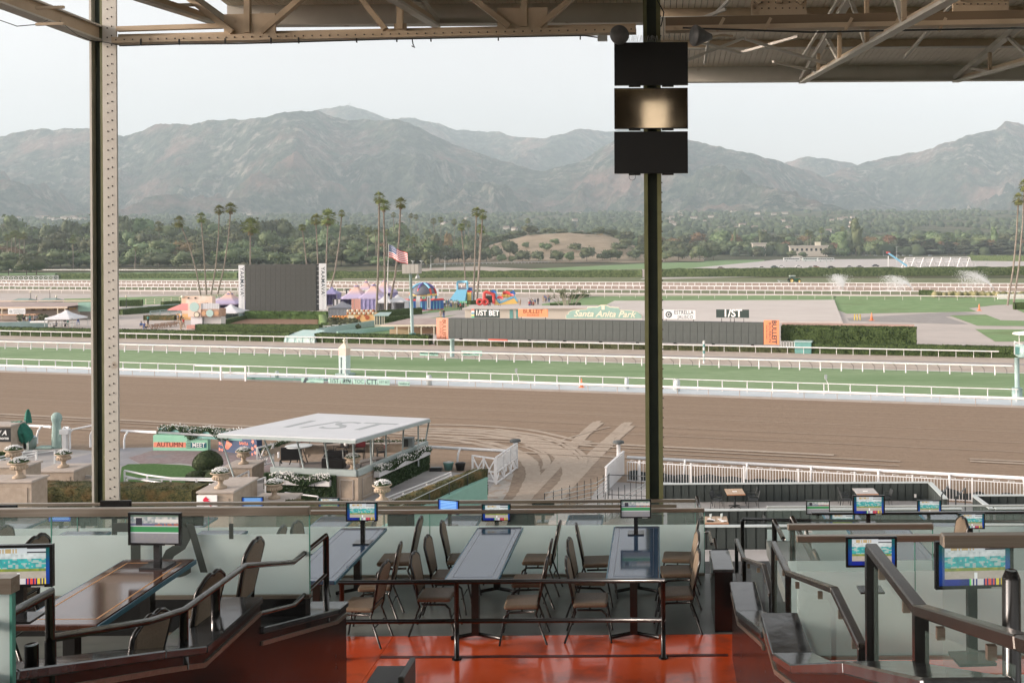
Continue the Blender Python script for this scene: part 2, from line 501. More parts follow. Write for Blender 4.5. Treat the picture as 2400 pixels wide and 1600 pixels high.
for i in range(6500):
 Y = 1150 + (3700 - 1150)*rnd.random() ** 1.15
 X = rnd.uniform(-.72,.44)*Y
 if vnoise(np.array([X/160.]),np.array([Y/160.]),5)[0] < .28: continue
 z = fan_z(Y); h = rnd.uniform(7,15); w = h*rnd.uniform(.5,.9)
 blob(mb,(X,Y,z + h*.35),(w,w,h*.62),rnd)
o = bpy.data.objects.new('foothill_woods',mb.mesh('foothill_woods',M_far)); COL.objects.link(o)
tag(o,'hazy mass of trees covering the foothill suburbs below the mountains',None,None,'stuff')
M_hw = mat('house_stucco',(.62,.58,.52),.9,c2=(.5,.46,.4),scale=.3)
M_hr = mat('house_tiles',(.30,.22,.18),.9,c2=(.22,.18,.16),scale=.6)
rnd = random.Random(12)
hp = None
def far_house(c,w,d,h,rz,lab):
 global hp
 t = thing('far_house',lab,'house',c,rz,'pale houses on the foothills')
 MB().box((0,0,h/2),(1*w,d,h)).part('wall',M_hw,t)
 m2 = MB(); m2.add([(-w/2 - 1,-d/2 - 1,h),(w/2 + 1,-d/2 - 1,h),(w/2 + 1,d/2 + 1,h),(-w/2 - 1,d/2 + 1,h),(-w/2,0,h + 3),(w/2,0,h + 3)],
  [(0,1,5,4),(2,3,4,5),(0,4,3),(1,2,5)])
 m2.part('roof',M_hr,t)
spots = []
for i in range(52):
 px = rnd.choice([rnd.uniform(0,200),rnd.uniform(300,1450),rnd.uniform(1450,2100),rnd.uniform(1600,2100)])
 spots.append((px,rnd.uniform(487,528)))
for i in range(14): spots.append((92 + i*8 + rnd.uniform(-3,3),494 + rnd.uniform(-3,3)))
for px,py in spots:
 Y = 3650 - (py - 487)/45*2100
 a_,b_ = ray(px,py)
 w = rnd.uniform(9,20)*(Y/3000)
 far_house((a_*Y,Y,fan_z(Y) + 5),w,12,rnd.uniform(4,6),rnd.uniform(-.4,.4),uniq('small pale house %s among foothill trees above %s' % ('high' if py < 505 else 'low',above(px))))
# ============================================================ track and infield ground
G = {}
M_turf = mat('turf_grass',(0.20,0.295,0.155),.95,c2=(0.265,0.355,0.21),scale=1.6,bump=.4,bscale=9,spec=.12,c3=(0.175,0.27,0.135),s3=.12,stretch=(.35,1,1),coord='Object')
M_lawn = mat('infield_lawn',(0.18,0.285,0.13),.95,c2=(0.245,0.345,0.175),scale=.35,bump=.3,bscale=5,spec=.12,c3=(0.16,0.17,0.08),s3=.05,l3=.55,h3=.8)
M_rough = mat('rough_grass',(0.15,0.19,0.10),.95,c2=(0.24,0.24,0.15),scale=.12,spec=.1)
M_pave = mat('infield_concrete',(.54,.49,.45),.9,c2=(.46,.42,.385),scale=.12,spec=.2,c3=(.52,.47,.43),s3=.7)
M_sand = mat('pale_sand',(.50,.44,.38),.95,c2=(.42,.36,.31),scale=.5,spec=.1)
M_path = mat('grey_path',(.30,.285,.275),.9,c2=(.36,.34,.32),scale=.6,spec=.2)
M_white = mat('white_paint',(.80,.79,.77),.45,c2=(.72,.71,.69),scale=3,spec=.5)
M_rail = mat('white_rail',(.82,.81,.80),.35,c2=(.74,.73,.72),scale=1.2,spec=.5)
def dirt_material(name,c,c2,streak=1.0):
 m = bpy.data.materials.new(name); m.use_nodes = True
 nt = m.node_tree; N = nt.nodes; L = nt.links; p = N['Principled BSDF']
 p.inputs['Roughness'].default_value = .95; p.inputs['Specular IOR Level'].default_value = .12
 tc = N.new('ShaderNodeTexCoord')
 mp = N.new('ShaderNodeMapping'); mp.inputs['Rotation'].default_value = (0,0,ALPHA); L.new(tc.outputs['Object'],mp.inputs['Vector'])
 ms = N.new('ShaderNodeMapping'); ms.inputs['Scale'].default_value = (.012,1.6,1); L.new(mp.outputs[0],ms.inputs['Vector'])
 n1 = N.new('ShaderNodeTexNoise'); n1.inputs['Scale'].default_value = 1.6; n1.inputs['Detail'].default_value = 8; n1.inputs['Roughness'].default_value = .75; L.new(ms.outputs[0],n1.inputs['Vector'])
 n2 = N.new('ShaderNodeTexNoise'); n2.inputs['Scale'].default_value = 2.2; n2.inputs['Detail'].default_value = 9; n2.inputs['Roughness'].default_value = .8; L.new(mp.outputs[0],n2.inputs['Vector'])
 a = N.new('ShaderNodeMath'); a.operation = 'MULTIPLY_ADD'; a.inputs[1].default_value = .55*streak; L.new(n1.outputs['Fac'],a.inputs[0]);
 b = N.new('ShaderNodeMath'); b.operation = 'MULTIPLY'; b.inputs[1].default_value = 1 - .55*streak; L.new(n2.outputs['Fac'],b.inputs[0]); L.new(b.outputs[0],a.inputs[2])
 rp = N.new('ShaderNodeValToRGB'); rp.color_ramp.elements[0].position = .33; rp.color_ramp.elements[1].position = .67
 rp.color_ramp.elements[0].color = (*c,1); rp.color_ramp.elements[1].color = (*c2,1); L.new(a.outputs[0],rp.inputs[0]); L.new(rp.outputs[0],p.inputs['Base Color'])
 bm = N.new('ShaderNodeBump'); bm.inputs['Strength'].default_value = .8; bm.inputs['Distance'].default_value = .06
 L.new(n2.outputs['Fac'],bm.inputs['Height']); L.new(bm.outputs[0],p.inputs['Normal'])
 return m
M_dirt = dirt_material('harrowed_dirt',(0.205,0.150,0.104),(0.335,0.256,0.19))
M_tdirt = dirt_material('trodden_dirt',(0.20,0.15,0.11),(0.35,0.28,0.215),.1)
M_tyre = dirt_material('tyre_track_sand',(0.36,0.295,0.235),(0.46,0.39,0.315),.0)
def D(px,py): return sd_of(atz(px,py))[1]
d_near = 53.4          # outer rail of the dirt track
d_dirt_in = D(1400,921)        # inner edge of the dirt
d_turf_o = D(1400,903)
d_turf_i = D(750,832)
d_hedge = D(750,803)
def band(name,d0,d1,m,z,s0=-420,s1=330):
 return sheet(name,[TP(s0,d0,z),TP(s1,d0,z),TP(s1,d1,z),TP(s0,d1,z)],m)
band('infield_ground',d_hedge,D(1200,690),M_pave,0.0,-700,500)
band('dirt_track',d_near - 16,d_dirt_in,M_dirt,0.004)
band('inner_kerb_strip',d_dirt_in,d_dirt_in + 1.2,M_sand,0.008)
M_plast = mat('pale_blue_sheeting',(.50,.57,.60),.45,c2=(.60,.64,.66),scale=.8,bump=.5,bscale=1.2)
band('drain_channel',d_dirt_in + 1.2,d_turf_o,M_plast,0.012)
band('turf_track',d_turf_o,d_turf_i,M_turf,0.016)
band('horse_path',d_turf_i,d_hedge + 1.0,M_sand,0.004)
band('path_kerb',d_turf_i,d_turf_i + .35,M_white,0.020)
band('path_wet_line',D(750,816),D(750,813),M_path,0.010)
dl = [D(1200,y) for y in (697,693.5,688,684,677,672,667,662,651,636,610)]
band('backstretch_apron',dl[0],dl[2],M_sand,0.012,-700,500)
band('backstretch_lane',dl[2],dl[3],mat('lane_dust',(.40,.33,.28),.95,c2=(.33,.27,.23),scale=.3),0.012,-700,500)
band('backstretch_turf',dl[3],dl[4],M_rough,0.012,-700,500)
band('backstretch_dirt',dl[4],dl[7],mat('far_dirt',(.36,.26,.2),.95,c2=(.44,.34,.27),scale=.2,stretch=(.1,1,1)),0.012,-700,500)
band('outer_grass',dl[7],dl[8] + 6,M_rough,0.012,-900,900)
def poly(name,pxs,m,z=.03): return sheet(name,[atz(x,y,z) for x,y in pxs],m)
poly('far_lawn',[(-200,652),(-200,632),(560,633),(1200,632),(1500,618),(1790,606),(1795,620),(1500,640),(1200,650),(300,655)],M_lawn,.03)
poly('parking_ground',[(1500,655),(1560,634),(1790,612),(1900,600),(2600,603),(2600,640),(2400,642),(1800,648)],mat('pale_parking',(.55,.51,.48),.9,c2=(.48,.45,.43),scale=.05),.04)
poly('sand_yard',[(840,640),(1000,628),(1120,624),(1300,634),(1560,630),(1570,650),(800,654)],M_sand,.05)
poly('sand_yard',[(800,628),(850,626),(880,644),(810,644)],M_sand,.06)
poly('infield_lawn',[(1955,693),(2560,690),(2560,705),(2330,715),(2270,722),(2290,730),(1985,735),(1960,725)],M_lawn,.03)
poly('infield_lawn',[(1270,712),(1390,694),(1960,692),(1955,705),(1480,705),(1440,720),(1270,722)],M_lawn,.03)
poly('infield_lawn',[(2225,739),(2310,737),(2345,750),(2420,752),(2420,764),(2290,763)],M_lawn,.03)
poly('infield_lawn',[(2285,771),(2420,772),(2420,800),(2332,800)],M_lawn,.03)
poly('infield_lawn',[(2380,724),(2460,722),(2460,736),(2410,737)],M_lawn,.03)
poly('infield_lawn',[(700,760),(780,748),(950,742),(1090,706),(1110,728),(1060,740),(1000,752),(985,790),(700,770)],M_lawn,.02)
poly('garden_path',[(960,738),(1120,722),(1125,731),(965,750)],M_pave,.04)
poly('infield_lawn',[(150,700),(560,690),(560,702),(300,716),(150,712)],M_lawn,.02)
poly('access_road',[(1985,745),(2250,730),(2300,737),(2215,742),(2270,760),(1990,752)],M_path,.02)
pad = [atz(*p) for p in ((1440,707),(1955,705),(1975,757),(1340,757))]
mb = MB(); mb.prism([(p.x,p.y) for p in pad],0,.25)
mb.solo('arena_pad',mat('pad_sand',(.60,.555,.51),.9,c2=(.55,.50,.46),scale=.08,c3=(.50,.45,.41),s3=.3,l3=.6,h3=.8),'broad pale flat sand pad on the infield lawn behind the long board','sand pad')
# ============================================================ haze
hz = MB(); hz.b2((-12000,-600,-3),(12000,11500,1560))
HZ = bpy.data.materials.new('valley_haze'); HZ.use_nodes = True
_n = HZ.node_tree.nodes; _n.clear()
_v = _n.new('ShaderNodeVolumePrincipled'); _o = _n.new('ShaderNodeOutputMaterial')
_v.inputs['Color'].default_value = (.735,.88,.96,1); _v.inputs['Density'].default_value = 1.15e-4; _v.inputs['Anisotropy'].default_value = 0.0
HZ.node_tree.links.new(_v.outputs[0],_o.inputs['Volume'])
o = bpy.data.objects.new('haze',hz.mesh('haze',HZ)); COL.objects.link(o)
tag(o,'thin bluish evening haze lying over the valley',None,None,'stuff')
# ============================================================ rise,dry hill and the tree belt
def sm(t):
 t = max(0.0,min(1.0,t)); return t*t*(3 - 2*t)
CREST = [(960,606),(1050,603),(1100,590),(1180,566),(1240,552),(1330,547),(1430,554),(1475,570),(1510,590),(1640,606)]
def crest_z(px):
 py = np.interp(px,[c[0] for c in CREST],[c[1] for c in CREST])
 return max(0.0,at(px,py,1120).z)
def ground_z(X,Y):
 px = PX0 + X/Y*FPX
 zl = 8*sm((Y - 600)/330)*sm((1030 - px)/120)
 zc = 0.0
 if 960 < px < 1640:
  zc = crest_z(px)*sm((Y - 905)/215)*(1 - sm((Y - 1150)/120))
 if Y > 1050: zl *= 1 - sm((Y - 1060)/100)
 return max(zl,zc,fan_z(Y))
def heightsheet(name,m,pxa,pxb,Ya,Yb,nx,ny):
 mb = MB(); vs = []
 for j in range(ny + 1):
  Y = Ya + (Yb - Ya)*j/ny
  for i in range(nx + 1):
   px = pxa + (pxb - pxa)*i/nx; X = (px - PX0)/FPX*Y
   vs.append((X,Y,ground_z(X,Y) + .05 + float(vnoise(np.array([X/30.]),np.array([Y/30.]),2)[0])*.8))
 mb.smooth = True
 mb.add(vs,[(j*(nx + 1) + i,j*(nx + 1) + i + 1,(j + 1)*(nx + 1) + i + 1,(j + 1)*(nx + 1) + i) for j in range(ny) for i in range(nx)])
 return struct(mb,name,m)
heightsheet('wooded_rise',mat('rise_undergrowth',(.07,.085,.045),.95,c2=(.16,.14,.09),scale=.04,spec=.1),-300,975,610,1160,50,24)
heightsheet('dry_hill',mat('dry_hill_grass',(.40,.32,.235),.95,c2=(.32,.26,.185),scale=.05,spec=.1,c3=(.12,.12,.07),s3=.03,l3=.55,h3=.7),960,1650,905,1270,50,26)
p_ = [atz(*q) for q in ((1010,585),(1500,560))]
mb = MB()
for a_,b_ in (((1075,583),(1130,575)),((1130,575),(1240,556)),((1240,556),(1420,549))):
 q0 = at(*a_,1085); q1 = at(*b_,1100)
 q0.z = ground_z(q0.x,q0.y) + 1.2; q1.z = ground_z(q1.x,q1.y) + 1.2
 mb.bar(q0,q1,4.0,.3)
struct(mb,'hill_track',M_sand)
def leafmat(name,c,c2,tint=.25):
 m = mat(name,c,.75,c2=c2,scale=2.2,spec=.25,detail=3,lo=.3,hi=.7)
 nt = m.node_tree; N = nt.nodes; L = nt.links; p = N['Principled BSDF']
 src = p.inputs['Base Color'].links[0].from_socket
 oi = N.new('ShaderNodeObjectInfo'); h = N.new('ShaderNodeHueSaturation')
 r1 = N.new('ShaderNodeMapRange'); r1.inputs[3].default_value = 1 - tint; r1.inputs[4].default_value = 1 + tint
 r2 = N.new('ShaderNodeMapRange'); r2.inputs[3].default_value = .475; r2.inputs[4].default_value = .52
 L.new(oi.outputs['Random'],r1.inputs[0]); L.new(oi.outputs['Random'],r2.inputs[0])
 L.new(src,h.inputs['Color']); L.new(r1.outputs[0],h.inputs['Value']); L.new(r2.outputs[0],h.inputs['Hue'])
 L.new(h.outputs[0],p.inputs['Base Color'])
 return m
LF_dark = leafmat('oak_leaf',(.062,.080,.044),(.145,.16,.088))
LF_mid = leafmat('broad_leaf',(.08,.12,.055),(.18,.22,.11))
LF_light = leafmat('willow_leaf',(.10,.145,.07),(.20,.24,.13))
LF_rust = leafmat('autumn_leaf',(.15,.10,.05),(.24,.17,.09))
LF_cedar = leafmat('cedar_needle',(.05,.068,.048),(.115,.13,.088))
M_bark = mat('bark',(.12,.095,.075),.95,c2=(.2,.165,.13),scale=3,spec=.1)
def leaf(mb,p,s,rnd,fl=1.0):
 a = V3((rnd.gauss(0,1),rnd.gauss(0,1),rnd.gauss(0,.6))).normalized()
 b = a.orthogonal().normalized(); c = a.cross(b)
 t = rnd.uniform(0,6.28); u = (b*cos(t) + c*sin(t))*s; w = a.cross(u).normalized()*s*rnd.uniform(.45,.8)*fl
 mb.add([p - u,p - w*.9,p + u,p + w],[(0,1,2,3)])
def crown_mesh(name,m,seed,lobes=9,leaves=420,flat=.8,shape='round',ls=.13):
 rnd = random.Random(seed); mb = MB()
 cs = []
 for i in range(lobes):
  a = rnd.uniform(0,6.28); q = rnd.uniform(.15,.62)
  if shape == 'round': z = rnd.uniform(-.35,.5)*flat; r = rnd.uniform(.32,.5)
  elif shape == 'tall': z = rnd.uniform(-.8,.85); q *= (1 - max(0,z))*.8 + .1; r = rnd.uniform(.22,.4)
  else: z = -.7 + 1.5*i/lobes; q = (1 - i/lobes)*rnd.uniform(.3,.75); r = .18 + .34*(1 - i/lobes)
  c = V3((cos(a)*q,sin(a)*q,z)); cs.append((c,r))
  zz = r*(.3 if shape == 'cedar' else .8)
  mb.ball(c,(r*.86,r*.86,zz*.86),7,5,.2,rnd)
 if shape != 'cedar': mb.ball((0,0,0),(.5,.5,.5*flat if shape == 'round' else .7),7,5,.15,rnd)
 for i in range(leaves):
  c,r = rnd.choice(cs)
  d = V3((rnd.gauss(0,1),rnd.gauss(0,1),rnd.gauss(0,1))).normalized()
  k = rnd.uniform(.8,1.18); zz = r*(.34 if shape == 'cedar' else .85)
  leaf(mb,c + V3((d.x*r*k,d.y*r*k,d.z*zz*k)),rnd.uniform(.5,1)*ls,rnd,.5 if shape == 'cedar' else 1)
 return mb.mesh('crown',m)
CR = {
 'oak': [crown_mesh('crown',LF_dark,10 + i,10,460) for i in range(3)],
 'broad': [crown_mesh('crown',LF_mid,20 + i,9,420) for i in range(3)],
 'light': [crown_mesh('crown',LF_light,30 + i,8,420) for i in range(2)],
 'rust': [crown_mesh('crown',LF_rust,40 + i,8,380) for i in range(1)],
 'tall': [crown_mesh('crown',LF_mid,50 + i,12,420,shape='tall') for i in range(2)],
 'cedar': [crown_mesh('crown',LF_cedar,60 + i,13,420,shape='cedar') for i in range(2)],
}
_t = MB(); _t.tube([(0,0,-.5),(.01,0,.5),(0,.02,1.0)],[.055,.04,.02],6)
for a in range(4):
 _t.tube([(0,0,.45),(.18*cos(a*1.6),.18*sin(a*1.6),.9)],[.025,.01],5)
TRUNK = _t.mesh('trunk',M_bark)
KIND = {'oak': ('oak_tree','dark olive oak'),'broad': ('leafy_tree','green leafy tree'),
  'light': ('willow_tree','pale willowy tree'),'rust': ('autumn_tree','rust tinged tree'),
  'tall': ('tall_tree','tall narrow green tree'),'cedar': ('cedar_tree','dark layered cedar')}
trnd = random.Random(99)
def tree(kind,base,h,w,where,group,low=.28,cat='tree'):
 """base point, total height, crown width"""
 nm,lab = KIND[kind]
 t = thing(nm,uniq(lab + ' ' + where),cat,base,trnd.uniform(0,6.28),group)
 ch = h*(1 - low)/2
 zz = ch/(.95 if kind in ('tall','cedar') else .85)
 piece(trnd.choice(CR[kind]),'crown',t,(0,0,h*low + ch),scale=(w/2,w/2*trnd.uniform(.85,1.1),zz))
 piece(TRUNK,'trunk',t,(0,0,0),scale=(h*.5,h*.5,h*.6))
 return t
def tree_px(kind,px,top,Y,wpx,where,group,low=.28,zoff=0):
 a_,b_ = ray(px,top); X = a_*Y; z = ground_z(X,Y) + zoff
 h = max(4.0,H + b_*Y - z)
 return tree(kind,(X,Y,z - .3),h,wpx/FPX*Y,where + ', above ' + above(px),group,low)
rr = random.Random(5)
G1 = 'trees in the belt behind the back straight'
def row(x0,x1,step,top,jit,Y,yj,w,kinds,where,low=.2):
 x = x0
 while x < x1:
  t_ = top(x) if callable(top) else top
  tree_px(rr.choice(kinds),x + rr.uniform(-6,6),t_ + rr.uniform(-jit,jit),Y + rr.uniform(-yj,yj),w*rr.uniform(.8,1.3),where,G1,low)
  x += step*rr.uniform(.8,1.2)
row(-30,960,29,lambda x: 512 + 8*sin(x/60.) + (8 if x > 700 else 0),9,1020,30,84,['broad','oak','tall','oak'],'high on the rise',.05)
row(-30,975,29,lambda x: 540 + 6*sin(x/52.),8,900,20,74,['oak','broad','oak','light'],'in the upper rise',.05)
row(-20,1010,29,lambda x: 560 + 7*sin(x/47. + 1),8,790,20,78,['oak','broad','light','oak','rust'],'halfway up the rise',.05)
row(-20,1030,32,lambda x: 586 + 6*sin(x/33.),8,690,14,76,['broad','light','broad','oak'],'at the foot of the rise',.02)
for px,top,w in ((20,600,70),(62,604,75),(85,590,90),(-8,585,80)):
 tree_px('oak',px,top,560,w,'beside the crossed white fence',G1,.08)
for k,px,top,Y,w in (('oak',1015,545,1000,60),('rust',1052,538,1060,30),('broad',1085,545,1010,34),('oak',1125,545,1060,50),('oak',1160,548,1130,44),('oak',1185,543,1140,40),('oak',1215,538,1120,50),
 ('oak',1240,526,1110,54),('oak',1285,532,1150,40),('oak',1315,534,1160,40),('oak',1350,540,1110,42),('oak',1373,545,1110,30),('oak',1400,530,1130,46),('oak',1435,536,1140,46),('oak',1470,540,1140,44),('oak',1505,545,1130,44),('oak',1540,548,1110,44),
 ('oak',1195,560,960,48),('light',1140,576,930,40),('oak',1090,585,925,44),('light',1175,592,915,30),('broad',1200,596,915,28),('oak',1225,584,920,44),('oak',1262,586,918,44),('broad',1305,582,920,44),('broad',1335,586,916,36),
 ('oak',1375,576,925,46),('broad',1430,578,935,40),('broad',1447,582,940,28),('broad',1232,565,1010,24),('broad',1302,556,1020,28),('oak',1465,556,1020,48),('broad',1500,568,990,48),('light',1540,574,960,44),('broad',1520,590,935,30),
 ('oak',1350,568,985,44),('oak',1412,588,930,46),('oak',1452,566,1000,44),('broad',1280,566,990,40),('oak',1490,582,940,50),('broad',1856,584,1110,34),('broad',1882,588,1110,36),('oak',1935,578,1110,40),('oak',1778,580,1110,40),('oak',1030,572,945,60),('broad',1062,566,960,56),('oak',1100,560,990,60),('oak',1132,562,1000,50),('oak',1160,572,950,50),('oak',1075,578,930,56),('oak',1120,586,922,50),('broad',1545,556,1090,56),('oak',1590,578,950,60),('oak',1620,564,1010,60),('broad',1560,584,935,50),('oak',1655,560,1060,60),
 ('oak',1048,588,925,44),('oak',1000,582,925,44),('oak',1575,560,1060,50),('oak',1600,568,1000,50),('light',1640,570,985,48),('oak',1672,574,990,44)):
 tree_px(k,px,top,Y,w,'on the dry hill','trees scattered over the dry hill',.08)
G1 = 'trees in the belt beyond the parking ground'
row(1000,2440,27,lambda x: 546 + 5*sin(x/40.),7,1330,40,62,['broad','oak','tall','rust','oak'],'in the farthest row',.1)
row(1640,2440,30,562,7,1210,15,56,['broad','light','oak','rust'],'beyond the parked coaches',.03)
row(2110,2440,38,558,6,1170,15,84,['cedar'],'over the shaded car park',.05)
for k,px,top,Y,w,low in (('cedar',2160,548,1160,84,.12),('tall',2006,516,1150,54,.08),('tall',1975,545,1150,52,.05),('broad',2040,560,1140,50,.05),('tall',1722,530,1250,13,.1),('broad',1790,533,1300,44,.1),('tall',2330,534,1230,32,.1),('cedar',2260,558,1160,70,.12),('cedar',1733,572,1120,56,.1),('rust',2085,545,1240,50,.1)):
 tree_px(k,px,top,Y,w,'standing tall past the parking',G1,low)
M_frond = leafmat('palm_frond',(.12,.15,.055),(.25,.27,.11),.2)
M_skirt = mat('dead_frond',(.16,.12,.07),.9,c2=(.24,.18,.1),scale=4)
M_ptr = mat('palm_trunk',(.20,.17,.14),.95,c2=(.30,.26,.22),scale=3,stretch=(1,1,.6),spec=.1)
def palm_crown(seed,n=30,droop=1.0):
 rnd = random.Random(seed); mb = MB()
 for i in range(n):
  az = i*2.399 + rnd.uniform(-.2,.2); el = R(80) - (i/n) ** .8*R(125)*droop
  L = rnd.uniform(.8,1.05)
  d = V3((cos(az)*cos(el),sin(az)*cos(el),sin(el)))
  sd_ = V3((-sin(az),cos(az),0)); up = sd_.cross(d)
  b = d*L*.5
  mb.bar((0,0,0),b,.02,.02)
  for k in range(-3,4):
   a = k*.36
   tip = b + (d*cos(a) + sd_*sin(a))*L*.58 + V3((0,0,-.10*L*(1 + abs(k)*.25)))
   w_ = (sd_*cos(a) - d*sin(a))*.07*L
   mid = (b + tip)/2 + up*-.02
   mb.add([b,mid - w_,tip,mid + w_],[(0,1,2,3)])
 return mb.mesh('fronds',M_frond)
PC = [palm_crown(i,30,1.0 + .1*(i % 3)) for i in range(3)]
_sk = MB()
for i in range(22):
 a = i*2.4; _sk.bar((.08*cos(a),.08*sin(a),-.1),(.24*cos(a),.24*sin(a),-.62 - .12*(i % 3)),.09,.015)
SKIRT = _sk.mesh('dead_fronds',M_skirt)
def palm(top,base,size,lab,group=None,lean=0.0,tr=.26):
 t = thing('palm_tree',lab,'palm',base,0,group)
 v = V3(top) - V3(base)
 pts = [v*0,V3((v.x*(.30 + lean),v.y*.3,v.z*.34)),V3((v.x*(.62 + lean),v.y*.6,v.z*.67)),v]
 mb = MB(); mb.tube([V3((0,0,-.2)),V3((0,0,0.4))] + pts[1:],[tr*1.5,tr*1.15,tr,tr*.85,tr*.8],8)
 mb.part('trunk',M_ptr,t)
 piece(trnd.choice(PC),'fronds',t,v,trnd.uniform(0,6),scale=size)
 piece(SKIRT,'dead_fronds',t,v,trnd.uniform(0,6),scale=size)
PL = [ # top px,base px,half-size(px),lean,label
 ((420,519),(470,693),15,-.1,'palm leaning left over the pink carnival stall, leftmost of four before the white rails'),
 ((471,509),(484,693),14,0,'second palm from the left above the carnival stall, its trunk nearly straight'),
 ((514,492),(495,693),14,.25,'third palm from the left above the carnival stall, curving rightward at the top'),
 ((541,488),(510,693),16,.2,'tallest and rightmost of the four palms above the carnival stall'),
 ((587,530),(586,700),24,0,'bushy palm rising behind the upper left of the big dark screen'),
 ((708,533),(726,690),10,0,'small slim palm rising behind the right half of the big dark screen'),
 ((740,514),(748,690),16,0,'middle palm of a bunch behind the right half of the big dark screen'),
 ((769,509),(762,700),23,0,'broad ragged palm just beside the right edge of the big dark screen'),
 ((801,500),(770,700),10,.2,'thin palm leaning right beyond the right white banner of the screen'),
 ((889,462),(882,744),16,.2,'tallest palm, nearest the purple tents, left of the flag'),
 ((899,481),(903,735),18,-.1,'second palm overlapping the tallest one beside the flag'),
 ((939,476),(910,733),16,.25,'curved palm whose crown stands clear to the right of the tallest one'),
 ((1117,497),(1110,708),14,0,'palm behind the red obstacle course, left one of a close pair'),
 ((1131,502),(1118,706),13,.1,'palm behind the red obstacle course, right one of a close pair'),
 ((1081,532),(1093,690),11,0,'slim palm above the blue inflatable slide'),
 ((1126,537),(1118,700),14,.1,'shorter ragged palm below the close pair'),
 ((2387,466),(2362,716),16,.2,'lower of two tall palms at the right edge of the picture'),
 ((2401,434),(2376,714),16,.2,'taller of two palms at the right edge of the picture'),
]
for tp,bp,s_,ln,lab in PL:
 b = atz(*bp); q = at(*tp,b.y)
 palm(q,b,s_/FPX*b.y*1.05,lab,None,ln,.2)
for i,(px,top,Y,s_) in enumerate([(17,556,640,8),(28,551,640,8),(36,547,645,9),(45,552,640,8),(57,553,635,9),(171,563,680,8),(318,583,660,7),(172,556,700,7),(863,542,720,10),(880,545,740,8),(906,545,700,8),(922,503,900,7),(957,560,720,9),(970,562,730,9),(963,505,1000,7),(975,508,1000,7),(1016,518,1010,8),(1033,515,1010,8),(1065,520,1020,8),(1088,521,1010,8),(1098,525,1010,8),(1237,517,1200,7),(1892,545,1180,8),(1900,548,1180,8),(1925,540,1200,8),(1975,538,1200,8),(2142,560,1200,7),(372,530,900,13)]):
 a_,b_ = ray(px,top); X = a_*Y; z = ground_z(X,Y)
 palm((X,Y,H + b_*Y),(X + trnd.uniform(-1,1),Y,z),s_/FPX*Y*1.1,uniq('small distant palm poking out of the trees above ' + above(px)),'small palms in the tree belt',0,.3)
# ============================================================ helpers on the track frame
def s_at(px,d):
 k = (px - PX0)/FPX
 return d*(k*TN.y - TN.x)/(TT.x - k*TT.y)
def tpx(px,py,d):
 p = TP(s_at(px,d),d); a_,b_ = ray(px,py)
 return V3((p.x,p.y,H + b_*p.y))
RZT = -ALPHA
M_ivy = mat('ivy_leaf',(.025,.055,.02),.6,c2=(.07,.12,.045),scale=18,spec=.35,detail=3)
M_hedge = mat('clipped_hedge',(.022,.04,.014),.85,c2=(.075,.11,.035),scale=9,bump=.6,bscale=14,spec=.2,detail=5,lo=.38,hi=.62)
M_hfar = mat('distant_hedge',(.045,.07,.028),.9,c2=(.12,.155,.065),scale=1.1,spec=.15,detail=9,lo=.4,hi=.6)
M_hbrown = mat('browning_hedge',(.03,.04,.015),.85,c2=(.11,.10,.04),scale=12,bump=.6,bscale=18,spec=.2,detail=6,lo=.4,hi=.62,c3=(.17,.11,.045),s3=1.3,l3=.5,h3=.72)
def hedge_mesh(p0,p1,w,h,seg=1.0,jit=.06,leaves=0,ls=.06,seed=0,rnd_top=.12,hoff=0.0):
 p0 = V3(p0); p1 = V3(p1); d = (p1 - p0); L = d.length; d /= L
 x = V3((d.y,-d.x,0)).normalized() if abs(d.x) + abs(d.y) > .001 else V3((1,0,0))
 rnd = random.Random(seed); n = max(2,int(L/seg)); mb = MB(); mb.smooth = True
 nz = max(2,int(h/max(.2,seg))); prof = []
 for k in range(nz + 1): prof.append((-w/2,h*k/nz))
 nw = max(1,int(w/max(.3,seg)))
 for k in range(1,nw + 1): prof.append((-w/2 + w*k/nw,h))
 for k in range(nz - 1,-1,-1): prof.append((w/2,h*k/nz))
 m = len(prof); vs = []
 for i in range(n + 1):
  for (a,z) in prof:
   q = 1 if z > .02 else 0
   vs.append(p0 + d*(L*i/n) + x*(a + rnd.uniform(-jit,jit)) + V3((0,0,z + q*rnd.uniform(-jit,jit))))
 mb.add(vs,[(i*m + j,i*m + j + 1,(i + 1)*m + j + 1,(i + 1)*m + j) for i in range(n) for j in range(m - 1)] + [tuple(range(m)),tuple(range(n*m,n*m + m))[::-1]])
 mb.smooth = False
 for i in range(leaves):
  t = rnd.random()*L; k = rnd.random()*(2*h + w)
  if k < h: q = x*(-w/2) + V3((0,0,k))
  elif k < h + w: q = x*(k - h - w/2) + V3((0,0,h))
  else: q = x*(w/2) + V3((0,0,k - h - w))
  leaf(mb,p0 + d*t + q + V3((rnd.gauss(0,.02),rnd.gauss(0,.02),rnd.gauss(0,.02))),rnd.uniform(.6,1.2)*ls,rnd)
 return mb
def hedge(p0,p1,w,h,lab,m=None,group=None,**kw):
 return hedge_mesh(p0,p1,w,h,**kw).solo('hedge',m or M_hedge,lab,'hedge',group)
